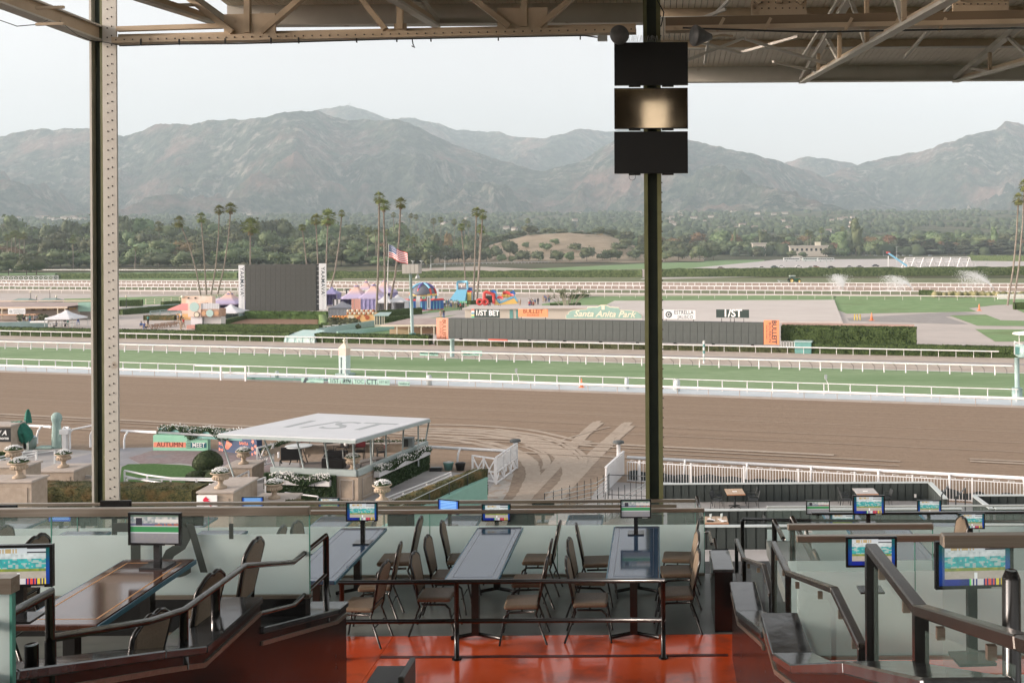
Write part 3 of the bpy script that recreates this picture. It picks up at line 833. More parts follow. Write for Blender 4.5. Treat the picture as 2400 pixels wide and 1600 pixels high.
def rail_fence(lab,d,px0,px1,h,step,rw,pr,group=None,posts=True,lean=0.0,m=None,mp=None,square=False,drop=0.0,extra=None,s0=None,s1=None):
 m = m or M_rail; mp = mp or m
 a = s_at(px0,d) if s0 is None else s0; b = s_at(px1,d) if s1 is None else s1
 t = thing('rail_fence',lab,'rail',TP((a + b)/2,d),RZT,group)
 L = b - a
 mb = MB(); mb.bar((-L/2,0,h - rw/2),(L/2,0,h - rw/2),rw*1.1,rw)
 mb.part('rail',m,t,bevel=rw*.25)
 pm = MB(); pm.tube([(0,0,0),(0,lean,h - rw*.6)],[pr,pr],6,smooth=True)
 n = int(L/step)
 if n <= 150:
  me = pm.mesh('post',mp)
  for i in range(n + 1): piece(me,'post',t,(-L/2 + step*(i + .5),0,-drop))
 else:
  pj = MB()
  for i in range(n + 1): pj.bar((-L/2 + step*(i + .5),0,-drop),(-L/2 + step*(i + .5),lean,h - rw*.6),pr*2,pr*2)
  pj.part('posts',mp,t,kind='stuff')
 return t
gp = tpx
h_of = lambda px,py0,py1: (py0 - py1)/FPX*atz(px,py0).y
rail_fence('white rail running in front of the clipped infield hedge',d_hedge - .5,-150,2340,h_of(750,803,788.5),1.95,.13,.035)
rail_fence('white rail along the inner edge of the turf course',D(750,837),-150,2372,h_of(750,837,816.5),2.15,.15,.075,lean=.12)
rail_fence('thin white rail along the outer edge of the turf course',D(1266,903),-150,2385,h_of(1266,903,877.5),2.25,.07,.05)
rail_fence('thick pale rail along the inner edge of the brown dirt track',D(1227,913.5),-150,2600,h_of(1227,913.5,893),2.75,.20,.025,mp=mat('rusty_post',(.42,.33,.27),.6),lean=-.05)
t = thing('rail_bracing','thin dark bent stakes behind the inner turf rail','stakes',TP(0,D(750,837) + .9),RZT)
_m = MB(); _m.tube([(0,0,0),(0,.05,.45),(-.28,-.5,.86)],.022,5); _me = _m.mesh('stake',mat('dark_stake',(.12,.12,.12),.6))
for i in range(-40,50): piece(_me,'stake',t,(i*2.15 + .5,0,0))
hd = d_hedge + .8
hh = h_of(750,803,782)
def ghedge(pxa,pxb,d,w,h,lab,m=None,**kw):
 a = TP(s_at(pxa,d),d); b = TP(s_at(pxb,d),d)
 return hedge(a,b,w,h,lab,m,**kw)
M_hcut = mat('two_tone_hedge',(.022,.042,.015),.85,c2=(.085,.12,.04),scale=7,bump=.6,bscale=9,spec=.2,detail=7,lo=.4,hi=.6)
ghedge(-80,682,hd,1.3,hh,'clipped hedge behind the infield rail, stretch left of the pale covered ramp',M_hcut,seg=.5,jit=.06,leaves=6000,ls=.11)
ghedge(742,1008,hd,1.3,hh,'clipped hedge behind the infield rail, stretch between the ramp and the long board',M_hcut,seg=.5,jit=.06,leaves=3000,ls=.11,seed=2)
ghedge(1892,2520,hd,1.3,hh,'clipped hedge behind the infield rail, stretch right of the long board',M_hcut,seg=.5,jit=.06,leaves=5000,ls=.11,seed=3)
ghedge(1022,1880,hd,1.1,hh*.5,'low ragged planting under the long board',mat('ragged_planting',(.04,.06,.025),.9,c2=(.12,.12,.06),scale=5,spec=.15),seg=.4,jit=.12,leaves=5000,ls=.12,seed=4)
big_d = D(1900,802) + 3
ghedge(1832,2147,hd + 3.5,2.2,tpx(2000,765.5,hd + 3.5).z,'tall thick block hedge right of the long board',M_hcut,seg=.5,jit=.08,leaves=7000,ls=.13,seed=5)
q0 = tpx(1832,756.5,hd + 7); q1 = tpx(2142,759.5,hd + 7)
mb = MB(); mb.bar((q0.x,q0.y,q0.z*.5),(q1.x,q1.y,q1.z*.5),.5,q0.z)
mb.solo('low_wall',mat('terracotta_coping',(.40,.27,.23),.8,c2=(.45,.33,.28),scale=1),'long low pinkish wall just beyond the tall block hedge','wall')
# ============================================================ long LED board with its signs
M_led = mat('led_panel',(.085,.095,.09),.55,c2=(.10,.112,.105),scale=1.5,spec=.3)
M_black = mat('black_metal',(.02,.022,.022),.4,spec=.4)
M_orange = mat('orange_banner',(.86,.30,.14),.6)
M_salmon = mat('salmon_banner',(.84,.36,.24),.6)
M_navy = mat('navy_letter',(.02,.04,.055),.6)
M_brownl = mat('brown_letter',(.22,.07,.02),.6)
M_wl = mat('white_letter',(.88,.88,.86),.5)
M_sage = mat('sage_sign',(.23,.37,.32),.6,c2=(.27,.41,.36),scale=2)
M_dkgreen = mat('dark_green_sign',(.03,.05,.045),.5)
M_cream = mat('cream_trim',(.72,.66,.52),.6)
M_mint = mat('mint_panel',(.36,.58,.50),.5,c2=(.32,.53,.46),scale=2)
M_teal = mat('teal_paint',(.16,.36,.33),.5,c2=(.13,.31,.29),scale=2)
M_paleteal = mat('pale_teal_paint',(.36,.48,.46),.55,c2=(.31,.43,.41),scale=1.5)
bd = d_hedge + 2.2
A0 = tpx(1050,793,bd); A1 = tpx(1788,798,bd); Atop = tpx(1050,745.5,bd)
Lb = (A1 - A0).length; zb_,zt_ = A0.z,Atop.z
BW = thing('tote_board','very long dark LED board facing the stands, with sponsor signs along its top','tote board',(A0 + A1)/2*1,RZT)
BW.location.z = 0; XF[BW.name] = Matrix.Translation(BW.location) @ Matrix.Rotation(RZT,4,'Z')
MB().box((0,.6,(zb_ + zt_)/2),(Lb,.9,zt_ - zb_)).part('cabinet',M_black,BW)
npan = 46; pw = Lb/npan
pm = MB().box((0,0,0),(pw - .035,.06,zt_ - zb_ - .06)).mesh('led_panel',M_led)
for i in range(npan): piece(pm,'led_panel',BW,(-Lb/2 + pw*(i + .5),.10,(zb_ + zt_)/2))
mb = MB()
for i in range(9): mb.box((-Lb/2 + 1.5 + i*(Lb - 3)/8,.7,zb_/2),(.35,.35,zb_))
mb.part('legs',M_black,BW,kind=None)
def bx_(px): return (TP(s_at(px,bd),bd) - BW.location).dot(TT)
def zb(px,py): return tpx(px,py,bd).z
def sign(px0,px1,py0,py1,m,texts,lab,y=-.02,frame=None):
 """panel on the board; texts: (string, size, colour, dx, dz, kwargs)"""
 x0,x1 = bx_(px0),bx_(px1); z0,z1 = zb(px0,py1),zb(px0,py0)
 o = MB().box(((x0 + x1)/2,y + .05,(z0 + z1)/2),(x1 - x0,.10,z1 - z0)).part('sign_panel',m,BW,label=lab)
 for (s_,sz,c,dx,dz,kw) in texts:
  roll = kw.pop('roll',0)
  lettering(s_,sz,c,o,facing(((x0 + x1)/2 + dx,y - .012,(z0 + z1)/2 + dz),0,roll),**kw)
 return o
sign(1022,1049,745,799,M_salmon,[('BULLEIT',.74,M_brownl,.28,.05,dict(roll=R(-90),bold=.012)),('BOURBON',.44,M_brownl,-.25,0,dict(roll=R(-90),spacing=1.1))],'salmon upright sign reading BULLEIT BOURBON')
sign(1789,1825,750,807,M_orange,[('BULLEIT',.80,M_navy,.32,.05,dict(roll=R(-90),bold=.016)),('BOURBON',.48,M_navy,-.2,0,dict(roll=R(-90),spacing=1.12)),('FRONTIER WHISKEY',.2,M_navy,-.6,0,dict(roll=R(-90)))],'orange upright sign reading BULLEIT BOURBON')
sign(1111,1170,724,744.5,M_dkgreen,[('1/ST BET',1.0,M_wl,0.05,.05,dict(bold=.02,sx=.93))],'black sign reading 1/ST BET')
mb = MB()
for i,c in enumerate(((.75,.2,.15),(.8,.8,.78),(.1,.3,.45),(.75,.6,.2),(.12,.45,.3))):
 z1 = zb(1104,724 + i*4.1); z0 = zb(1104,724 + (i + 1)*4.1)
 MB().b2((bx_(1104),0,z0),(bx_(1110.6),.1,z1)).part('colour_tab',mat('tab%d' % i,c,.6),BW)
sign(1214,1283,724,742,M_orange,[('BULLEIT',.72,M_brownl,0,.2,dict(bold=.012,sx=1.1)),('BOURBON',.32,M_brownl,0,-.28,dict(spacing=1.15))],'orange sign reading BULLEIT BOURBON')
sign(1555,1629,726,747,mat('white_sign',(.74,.75,.75),.5),[('ESTRELLA',.66,M_navy,.55,.26,dict(bold=.006,spacing=1.1,sx=.82)),('JALISCO',.60,M_navy,.75,-.32,dict(bold=.004,spacing=1.1,sx=.85))],'white sign reading ESTRELLA JALISCO with a black star roundel')
MB().tube([V3((bx_(1566.5),-.04,zb(1566,737))),V3((bx_(1566.5),-.06,zb(1566,737)))],.42,20,smooth=False).part('star_roundel',M_navy,BW)
st = MB(); c0 = V3((bx_(1566.5),-.075,zb(1566,737)))
for k in range(8):
 a = k*PI/4; e = V3((cos(a),0,sin(a))); f = V3((-sin(a),0,cos(a)))
 st.quad(c0 + e*.36,c0 + e*.14 + f*.06,c0 + e*.14 - f*.06)
st.part('star',M_wl,BW)
sign(1677.5,1754.5,725,744,M_dkgreen,[('1/ST',1.3,M_wl,0,.02,dict(bold=.03,sx=1.02))],'black sign reading 1/ST')
mb = MB()
for px in (1690,1711,1720,1742,1560,1624,1220,1277):
 mb.bar((bx_(px),.08,zt_ - .05),(bx_(px),.08,zt_ + .5),.06,.06)
mb.part('sign_struts',M_black,BW)
prof = [(1325,747),(1325,738),(1330,736.5),(1332,731),(1339,727),(1351,725),(1374,724.5),(1376,719),(1400,718.5),(1406,714.5),(1420,714),(1430,719),(1450,720),(1452,726),(1476,727),(1494,730),(1500,735),(1504,738),(1504,747)]
def outline(pts,y): return [V3((bx_(a),y,zb(a,b))) for a,b in pts]
cx_ = 1414.5; cy_ = 733
big = [(cx_ + (a - cx_)*1.0,b) for a,b in prof]
MB().extr(outline(big,-.02),(0,.16,0)).part('sign_panel',M_cream,BW,label='cream edge of the shaped sign')
small = [(cx_ + (a - cx_)*.985,cy_ + (b - cy_)*.90 + .3) for a,b in prof]
sg = MB().extr(outline(small,-.06),(0,.05,0)).part('sign_panel',M_sage,BW,label='shaped sage green sign reading Santa Anita Park')
lettering('Santa Anita Park',1.12,M_cream,sg,facing((bx_(1415),-.075,zb(1415,736)),0),shear=.35,bold=.018,sx=1.12)
MB().box((bx_(1413),-.07,zb(1413,721)),(.42,.02,.5)).part('emblem',M_cream,BW)
mb = MB(); a_ = tpx(1144,795.5,d_hedge - .5); b_ = tpx(1188,797,d_hedge - .5); mb.bar(a_,b_,.2,.2)
mb.solo('red_rail_cover',mat('red_cover',(.62,.12,.08),.6),'short red sleeve on the infield rail below the long board','sleeve')
# ============================================================ big infield screen
SY = 190.0
def gp2(px,py,Y): return at(px,py,Y)
c = at(657,746,SY); c.z = 0
T = thing('video_screen','big dark square video screen standing on a hedged bed in the infield','screen',c,0)
def lx(px): return at(px,700,SY).x - c.x
def lz(py,px=657): return at(px,py,SY).z
z0,z1 = lz(729),lz(620)
MB().b2((lx(575),.05,z0),(lx(742),1.4,z1)).part('cabinet',mat('screen_cabinet',(.05,.05,.05),.6),T)
M_scr = mat('screen_louvre',(.075,.078,.072),.6,c2=(.095,.096,.088),scale=.8,spec=.25,stretch=(3,1,.5))
n_ = 14; m_ = 9; w_ = (lx(741) - lx(575))/n_; h_ = (z1 - z0)/m_
pm = MB().box((0,0,0),(w_ - .02,.08,h_ - .02)).mesh('screen_module',M_scr)
for i in range(n_):
 for j in range(m_): piece(pm,'screen_module',T,(lx(575) + w_*(i + .5),0,z0 + h_*(j + .5)))
M_ban = mat('white_banner',(.72,.73,.74),.6)
for (pa,pb,ya,yb,lab,tx) in ((559.5,573.5,620.5,725.5,'left white banner reading YAAMAVA',567.5),(748,765,618,726,'right white banner reading YAAMAVA',757)):
 b_ = MB().b2((lx(pa),-.05,lz(yb)),(lx(pb),.1,lz(ya))).part('banner',M_ban,T,label=lab)
 lettering("YAAMAVA'",1.05,M_navy,b_,facing((lx(tx),-.065,lz(660)),0,R(-90)),spacing=1.12,bold=.005)
 lettering('RESORT & CASINO',.42,mat('pale_grey_letter',(.5,.52,.54),.6),b_,facing((lx(tx),-.065,lz(705)),0,R(-90)),spacing=1.1)
 MB().b2((lx(pa) + .1,.1,.2),(lx(pa) + .35,.3,lz(ya))).part('mast',mat('pale_metal',(.5,.5,.48),.5),T)
 for k in range(9): MB().b2((lx(742 if pa > 700 else 573),.15,lz(ya + 6 + k*11)),(lx(749 if pa > 700 else 576),.25,lz(ya + 7.5 + k*11))).part('bracket',mat('pale_metal',(.5,.5,.48),.5),T)
mound = MB()
P = lambda px,py,z: (lambda v: v)(atz(px,py,z))
a0 = P(517,765,.15); a1 = P(745,767,.15); b0 = at(574,747,184); b1 = at(744,748,184)
mound.add([a0,a1,b1,b0,(b0.x,b0.y + 1,0),(b1.x,b1.y + 1,0),(a0.x,a0.y,0),(a1.x,a1.y,0)],[(0,1,2,3),(3,2,5,4),(6,7,1,0),(7,5,2,1),(4,6,0,3)])
mound.solo('mulch_bed',mat('red_mulch',(.20,.11,.07),.95,c2=(.28,.17,.11),scale=5,bump=.5),'sloping bed of reddish mulch below the big screen','flower bed')
hedge((b0.x,b0.y + .6,b0.z - .4),(b1.x + 1.6,b1.y + .6,b1.z - .4),1.2,1.75,'ivy green hedge directly under the big dark screen',mat('bright_hedge',(.05,.10,.03),.85,c2=(.13,.20,.07),scale=6,spec=.2),seg=.5,jit=.10,leaves=2200,ls=.14,seed=6)
e0 = P(462,776,0); e1 = P(752,778,0)
hedge(e0,e1,1.2,1.15,'clipped hedge along the foot of the mulch bed',M_hcut,seg=.5,jit=.05,leaves=1200,ls=.11,seed=7)
f0 = P(487,770,0); f1 = at(572,748,184); f1.z = b0.z - .2
hedge(f0,f1,1.0,.8,'hedge climbing the left edge of the mulch bed',M_hcut,seg=.5,jit=.05,seed=8)
g0 = P(762,772,0); g1 = at(755,752,184); g1.z = b1.z - .2
hedge(g0,g1,1.2,1.1,'bright hedge climbing the right edge of the mulch bed',mat('lime_hedge',(.12,.19,.06),.85,c2=(.17,.24,.09),scale=6),seg=.5,jit=.05,seed=9)
mb = MB(); rq = random.Random(4)
for i in range(26):
 q = atz(772 + rq.uniform(0,64),752 + rq.uniform(4,14),.4); mb.ball(q,(rq.uniform(.7,1.4),rq.uniform(.7,1.2),rq.uniform(.5,.9)),7,5,.2,rq)
 for k in range(18):
  d_ = V3((rq.gauss(0,1),rq.gauss(0,1),abs(rq.gauss(0,1)))).normalized(); leaf(mb,q + d_*.9,.3,rq)
mb.solo('juniper_bank',LF_dark,'dark feathery shrubs spilling beside the bright hedge right of the big screen','shrub')
# ============================================================ far hedges and rails of the back straight
yy = D(1200,651) + 3
rail_fence('white rail nearest the far grass on the back straight',D(1200,668),-400,2700,1.25,2.45,.22,.09,s0=-420,s1=420)
rail_fence('second white rail from the far grass on the back straight',D(1200,675),-400,2700,1.15,2.4,.30,.09,s0=-420,s1=420)
rail_fence('third white rail from the far grass, beside the inner training lane',D(1200,685),-400,2700,1.1,2.6,.22,.07,s0=-400,s1=400)
rail_fence('low white rail nearest the infield on the back straight',D(1200,696),-400,2700,1.15,4.2,.25,.04,s0=-400,s1=400,m=mat('dusty_white',(.66,.62,.58),.6))
def far_hedge(px0,px1,py0,py1,ptop,lab,seed,w=3.0):
 a = atz(px0,py0); b = atz(px1,py1); h = (py0 - ptop)/FPX*a.y
 hedge(a,b,w,h,lab,M_hfar,seg=3.0,jit=.30,leaves=0,seed=seed)
far_hedge(-60,130,655,655,645,'far hedge at the left behind the crossed white fence',20)
far_hedge(135,560,653,652,641,'far hedge left of the big screen, behind the back straight',21)
far_hedge(765,1505,653,650,636,'far hedge between the big screen and the pillar, behind the back straight',22)
far_hedge(1512,2440,650,644,630,'far hedge right of the pillar, behind the back straight',23)
far_hedge(2270,2440,611,613,598,'dull hedge at the far edge of the parking ground',24)
for (x0,y0,x1,y1,lab) in ((-60,636,560,637,'distant thin white rail in front of the trees left of the screen'),(800,626,1780,606,'distant thin white rail curving below the dry hill')):
 a = atz(x0,y0); b = atz(x1,y1); n = int((b - a).length/4)
 t = thing('rail_fence',lab,'rail',a,0)
 MB().bar((0,0,1.2),b - a + V3((0,0,1.2)),.4,.35).part('rail',M_rail,t)
 mb = MB()
 for i in range(n + 1): q = (b - a)*(i/n); mb.bar(q,q + V3((0,0,1.2)),.22,.22)
 mb.part('posts',M_rail,t,kind='stuff')
a = atz(-40,659); b = atz(136,656); n = 15
t = thing('crossed_fence','white fence with crossed braces below the dark oaks at the far left','fence',a,0)
v = (b - a)/n; up = V3((0,0,1))
mb = MB(); mb.bar(up*2.0,b - a + up*2.0,.2,.3); mb.bar(up*.3,b - a + up*.3,.2,.25); mb.part('rails',M_rail,t)
_pm = MB().bar((0,0,0),(0,0,2.1),.3,.3).mesh('post',M_rail)
_bm = MB().bar((0,0,.3),v + up*2.0,.12,.2).bar((0,0,2.0),v + up*.3,.12,.2).mesh('cross_brace',M_rail)
for i in range(n + 1):
 piece(_pm,'post',t,v*i)
 if i < n: piece(_bm,'cross_brace',t,v*i)
# ============================================================ poles,flag,floodlight
M_metal = mat('galvanised',(.42,.45,.44),.4,metal=.3)
b = atz(967,803); Y = b.y
t = thing('speaker_mast','pale teal mast with a boxy grey loudspeaker head beside the long board','mast',b)
q = lambda px,py: at(px,py,Y) - b
MB().tube([(0,0,0),(0,0,q(965,780).z)],.42,12).part('plinth',M_teal,t)
MB().tube([(0,0,.5),V3((q(962,640).x,0,q(962,640).z))],[.24,.2],12).part('pole',M_paleteal,t)
hx = q(961.5,0).x; zz0 = q(960,641).z; zz1 = q(960,619).z
MB().b2((q(942,0).x,-.8,zz0),(q(981,0).x,.9,zz1)).part('head_box',mat('grey_cabinet',(.42,.40,.36),.7,c2=(.36,.35,.32),scale=2),t)
for k in range(4): MB().b2((q(942,0).x + .03 + k*.57,-.84,zz0 + .06),(q(942,0).x + .52 + k*.57,-.79,zz1 - .06)).part('panel',mat('grey_cabinet_face',(.46,.44,.40),.7),t)
MB().lathe((q(976,0).x,-.3,zz0 - .75),[(.36,0),(.3,.3),(.12,.6),(.1,.8)],12).part('horn',M_metal,t)
for dx in (964,984):
 MB().lathe((q(dx,0).x,0,zz1),[(.08,0),(.08,.25),(.28,.45),(.26,.5)],10).part('lamp',M_metal,t)
b = atz(906,742); Y = b.y
t = thing('flagpole','thin flagpole leaning beside the palms','flagpole',b)
tp = at(911,571,Y) - b
MB().tube([(0,0,0),(tp.x,0,tp.z)],[.12,.06],8).part('pole',M_white,t)
tp = at(911,573,Y)
def flagc(u,v):
 if u < .42 and v > 6/13.:
  a = (u/.42*11) % 1; bb = ((v - 6/13.)/(7/13.)*9) % 1
  i = int(u/.42*11); j = int((v - 6/13.)/(7/13.)*9)
  return (.8,.8,.8) if (i + j) % 2 == 0 and .2 < a < .85 and .2 < bb < .85 and i < 11 else (.03,.07,.2)
 return (.62,.05,.06) if int(v*13) % 2 == 0 else (.82,.80,.80)
fm = picture('flag_cloth',1,1,66,39,flagc,vcmat('flag_print',.8))
Wf,Hf = 48/FPX*Y,30/FPX*Y
for v_ in fm.vertices:
 u = v_.co.x + .5; w = v_.co.z
 v_.co = (u*Wf*.93,sin(u*9 + w*1.5)*.28*u ** .5,(w - 1)*Hf*(1 - .12*u) - u*Hf*.72 + sin(u*8)*.12)
o = bpy.data.objects.new('flag',fm); COL.objects.link(o); o.location = tp; XF[o.name] = Matrix.Translation(tp)
tag(o,'American flag blowing out to the right from the pole beside the palms','flag')
b = atz(806,880); b = TP(s_at(806,D(806,879)),D(806,879)); Y = b.y
t = thing('winning_post','square cream and teal post with a pointed cap and a finial beside the turf course','post',b,RZT)
hz_ = lambda py: at(806,py,Y).z
w = 19/FPX*Y/2
mb = MB().b2((-w*1.6,-w*1.6,0),(w*2.0,w*1.6,.22)); mb.part('base',M_paleteal,t)
mb = MB().b2((-w,-w,.2),(-w*.5,w,hz_(832))).b2((-w*.05,-w,.2),(w,w,hz_(832))).b2((-w*.5,w*.2,.2),(-w*.05,w,hz_(832))).b2((-w*.5,-w,hz_(836)),(-w*.05,w*.2,hz_(832)))
mb.part('shaft',mat('pale_post',(.56,.66,.64),.6,c2=(.5,.6,.58),scale=2),t)
MB().b2((-w*1.03,-w*1.03,hz_(832)),(w*1.03,w*1.03,hz_(816))).part('collar',mat('blush_paint',(.70,.56,.48),.7),t)
mb = MB(); zq = hz_(816); mb.add([(-w*1.1,-w*1.1,zq),(w*1.1,-w*1.1,zq),(w*1.1,w*1.1,zq),(-w*1.1,w*1.1,zq),(-w*.35,-w*.35,hz_(805)),(w*.35,-w*.35,hz_(805)),(w*.35,w*.35,hz_(805)),(-w*.35,w*.35,hz_(805))],
 [(3,2,1,0),(0,1,5,4),(1,2,6,5),(2,3,7,6),(3,0,4,7),(4,5,6,7)]); mb.part('cap',M_cream,t)
MB().lathe((0,0,hz_(805)),[(.13,0),(.16,.06),(.07,.14),(.17,.26),(.17,.36),(.06,.46),(.09,.53),(.02,.62)],12).part('finial',M_cream,t)
dd = D(1227,913.5) - .25
zz = lambda px,py: tpx(px,py,dd).z
for i,(p0,p1,tx,sz,bold,shr,lab) in enumerate((
 (704,757,'SANTA ANITA',.36,0,0,'mint trackside board reading SANTA ANITA PARK with a running horse'),(767,795,'1/ST',.62,0,0,'mint trackside board reading 1/ST'),(796,824,'RTN',.44,.02,.2,'mint trackside board reading RTN inside an outlined oval'),
 (825,853,'TOC',.52,-.006,0,'mint trackside board reading TOC'),(855,883,'CTT',.66,.012,0,'mint trackside board reading CTT'),(884,912,'1/ST BET',.34,-.004,0,'mint trackside board reading 1/ST BET'),(931,959,'racehorse',.30,0,0,'mint trackside board reading racehorse'))):
 a = TP(s_at(p0,dd),dd); e = TP(s_at(p1,dd),dd); L = (e - a).length; h = zz(p0,885 + (p0 - 704)*.022 + (4 if i == 6 else 0)); z0_ = zz(p0,902 + (p0 - 704)*.024)
 t = thing('trackside_board',lab,'sign',(a + e)/2,RZT,'mint boards under the dirt rail')
 z0_ = max(z0_,.05)
 MB().b2((-L/2 + .03,0,z0_),(L/2 - .03,.04,h)).part('panel',M_mint,t)
 if i == 0:
  lettering('SANTA ANITA',.30,M_teal,t,facing((.35,-.01,(h + z0_)/2 + .12),0))
  lettering('PARK',.22,M_teal,t,facing((-.03,-.01,(h + z0_)/2 - .18),0))
  hb = MB(); hx = -.78; hz2 = (h + z0_)/2
  for k in range(3): hb.add([(hx - .3 + k*.1,-.012,hz2 - .28),(hx + .0 + k*.12,-.012,hz2 + .26),(hx + .08 + k*.12,-.012,hz2 + .2),(hx - .2 + k*.1,-.012,hz2 - .28)],[(0,1,2,3)])
  hb.add([(hx + .02,-.014,hz2 + .22),(hx + .36,-.014,hz2 + .05),(hx + .28,-.014,hz2 - .02),(hx + .1,-.014,hz2 + .02)],[(0,1,2,3)])
  hb.part('running_horse',M_navy,t)
 else:
  lettering(tx,sz,M_navy,t,facing((0.03,-.01,(h + z0_)/2),0,0),bold=bold,shear=shr,sx=.9)
  if i == 2:
   ov = MB(); ov.tube([V3((.47*cos(a) ,-.012,(h + z0_)/2 + .27*sin(a))) for a in [k*PI/12 for k in range(25)]],.012,4,cap=False); ov.part('oval',M_teal,t)
dt = D(750,837) + .35
for p0,p1,tx,lab in ((982,1025,'SANTA ANITA PARK','mint board reading SANTA ANITA PARK behind the inner turf rail'),(1080,1104,'1/ST BET','mint board reading 1/ST BET behind the inner turf rail'),(1105,1128,'RTN','mint board reading RTN behind the inner turf rail')):
 a = TP(s_at(p0,dt),dt); e = TP(s_at(p1,dt),dt); L = (e - a).length; z1_ = tpx(p0,822,dt).z; z0_ = tpx(p0,833,dt).z
 t = thing('trackside_board',lab,'sign',(a + e)/2,RZT,'mint boards on the turf rail')
 MB().b2((-L/2,0,max(.08,z0_)),(L/2,.04,z1_)).part('panel',M_mint,t)
 lettering(tx,.32 if len(tx) < 9 else .26,M_navy,t,facing((.1,-.01,(z1_ + max(.08,z0_))/2),0),bold=.006)
def post(px,pyb,pyt,r,m,lab,nm='post',cat='post',bands=None):
 b = atz(px,pyb); h = at(px,pyt,b.y).z
 t = thing(nm,lab,cat,b)
 if bands:
  n = 7
  for k in range(n): MB().tube([(0,0,h*k/n),(0,0,h*(k + 1)/n)],r,10).part('band',bands[k % 2],t)
 else:
  MB().tube([(0,0,0),(0,0,h)],r,10).part('shaft',m,t)
  MB().tube([(0,0,h),(0,0,h + .12)],r*1.25,10).part('cap',m,t)
 return t
post(1060,836,796,.26,M_paleteal,'thick pale teal post before the left end of the long board')
post(1650,851,798,.13,M_teal,'green and white banded furlong pole between the two straight rails','furlong_pole','pole',(M_white,M_teal))
post(2012,802,783,.13,M_teal,'red and white banded pole against the tall block hedge','marker_pole','pole',(mat('red_paint',(.5,.05,.04),.5),M_white))
for i,px in enumerate((2003,2009,2016)):
 post(px,750,738,.10,mat('yellow_paint',(.62,.48,.08),.5),('first','second','third')[i] + ' from the left of three yellow bollards beyond the tall hedge','bollard','bollard')
def cone(px,py,h,lab):
 b = atz(px,py); t = thing('traffic_cone',lab,'traffic cone',b)
 MB().b2((-h*.3,-h*.3,0),(h*.3,h*.3,h*.06)).part('base',M_orange,t)
 MB().lathe((0,0,h*.06),[(h*.2,0),(h*.03,h*.94)],10).part('cone',M_orange,t)
cone(2043,751,1.4,'orange traffic cone on the road beyond the tall hedge')
cone(2295,728,1.4,'orange traffic cone at the corner of the far infield lawn')
cone(1363,907.5,.85,'small orange traffic cone beside the outer turf rail')
for px,py,w,h,lab in ((1006,902,.5,.8,'grey valve box on the drain strip below the speaker mast'),(1469,911,.4,.9,'pale instrument post left of the pillar by the outer turf rail'),(1587,916,.55,.9,'white drum right of the pillar by the outer turf rail'),(649,889,.4,.7,'teal bucket hanging under the rail in line with the big screen')):
 b = atz(px,py); t = thing('equipment_box',lab,'box',b,RZT)
 MB().lathe((0,0,0),[(w*.5,0),(w*.5,h),(w*.35,h*1.12)],12).part('body',M_paleteal if 'teal' in lab else mat('pale_grey',(.55,.6,.6),.6),t)
 MB().box((0,0,h*1.14),(w*.5,w*.5,.1)).part('lid',M_metal,t)
for px,py,py2,lab in ((1212,900,868,'short grey camera stand leaning by the outer turf rail, mid picture'),(1938,918,883,'crooked white camera stand by the outer turf rail, right of the pillar')):
 b = atz(px + 4,py); h = at(px,py2,b.y).z; t = thing('camera_stand',lab,'stand',b)
 MB().tube([(0,0,0),(-.02,0,h*.5),(-.22,0,h*.85)],.045,6).part('stem',M_white,t)
 MB().box((-.24,0,h),(.2,.25,h*.28)).part('camera_box',M_metal,t)
b = atz(575,893); d_ = D(575,893)
t = thing('white_gap_rail','thicker white frame bridging the turf rail left of the trackside boards','rail',TP(s_at(515,d_),d_),RZT)
L = (TP(s_at(575,d_),d_) - TP(s_at(455,d_),d_)).length
MB().bar((-L/2,0,1.42),(L/2,0,1.42),.16,.16).part('top_rail',M_rail,t)
for x in (0.05,L/2 - .08): MB().bar((x,0,0),(x,0,1.35),.14,.14).part('post',M_rail,t)
a = tpx(574,886,D(1227,913.5) - .1); e = tpx(765,890,D(1227,913.5) - .1)
mb = MB().bar(a,e,.22,.2); mb.solo('green_rail_sleeve',mat('green_sleeve',(.08,.2,.17),.5),'dark green sleeve covering the dirt rail left of the trackside boards','sleeve')
b = atz(2384,936); Y = b.y; q = lambda px,py: at(px,py,Y) - b
t = thing('patrol_tower','pale teal patrol tower with a railed basket and a flat roof','tower',b)
MB().tube([(0,0,0),(0,0,1.0)],.42,14).part('footing',M_paleteal,t)
MB().tube([(0,0,1),(0,0,q(2380,838).z)],.2,12).part('pole',M_paleteal,t)
z0_,z1_ = q(2400,838).z,q(2400,808).z
MB().lathe((q(2400,0).x,0,z0_),[(.55,0),(.85,.15),(.85,z1_ - z0_)],18).part('basket',M_paleteal,t)
MB().lathe((q(2400,0).x,0,q(2400,782).z),[(1.1,-.05),(1.05,.08),(.1,.22)],20).part('roof',mat('roof_white',(.75,.75,.73),.5),t)
mb = MB().tube([(q(2384,0).x,0,z1_),(q(2384,0).x,0,q(2384,782).z)],.03,6).b2((q(2368,0).x,-.4,z0_ + .3),(q(2370,0).x,-.36,z1_ + .35)).bar((q(2368,0).x,-.38,z1_ + .35),(q(2385,0).x,-.6,z1_ + .1),.05,.05)
mb.part('basket_rail',M_white,t)
MB().box((q(2376,0).x,-.3,(z0_ + z1_)/2 + .1),(.35,.3,.6)).part('control_box',M_teal,t)
a = TP(s_at(676,hd),hd); e = TP(s_at(748,hd),hd); L = (e - a).length
t = thing('covered_ramp','pale teal tarpaulin draped over a block in the hedge gap below the big screen','cover',(a + e)/2,RZT)
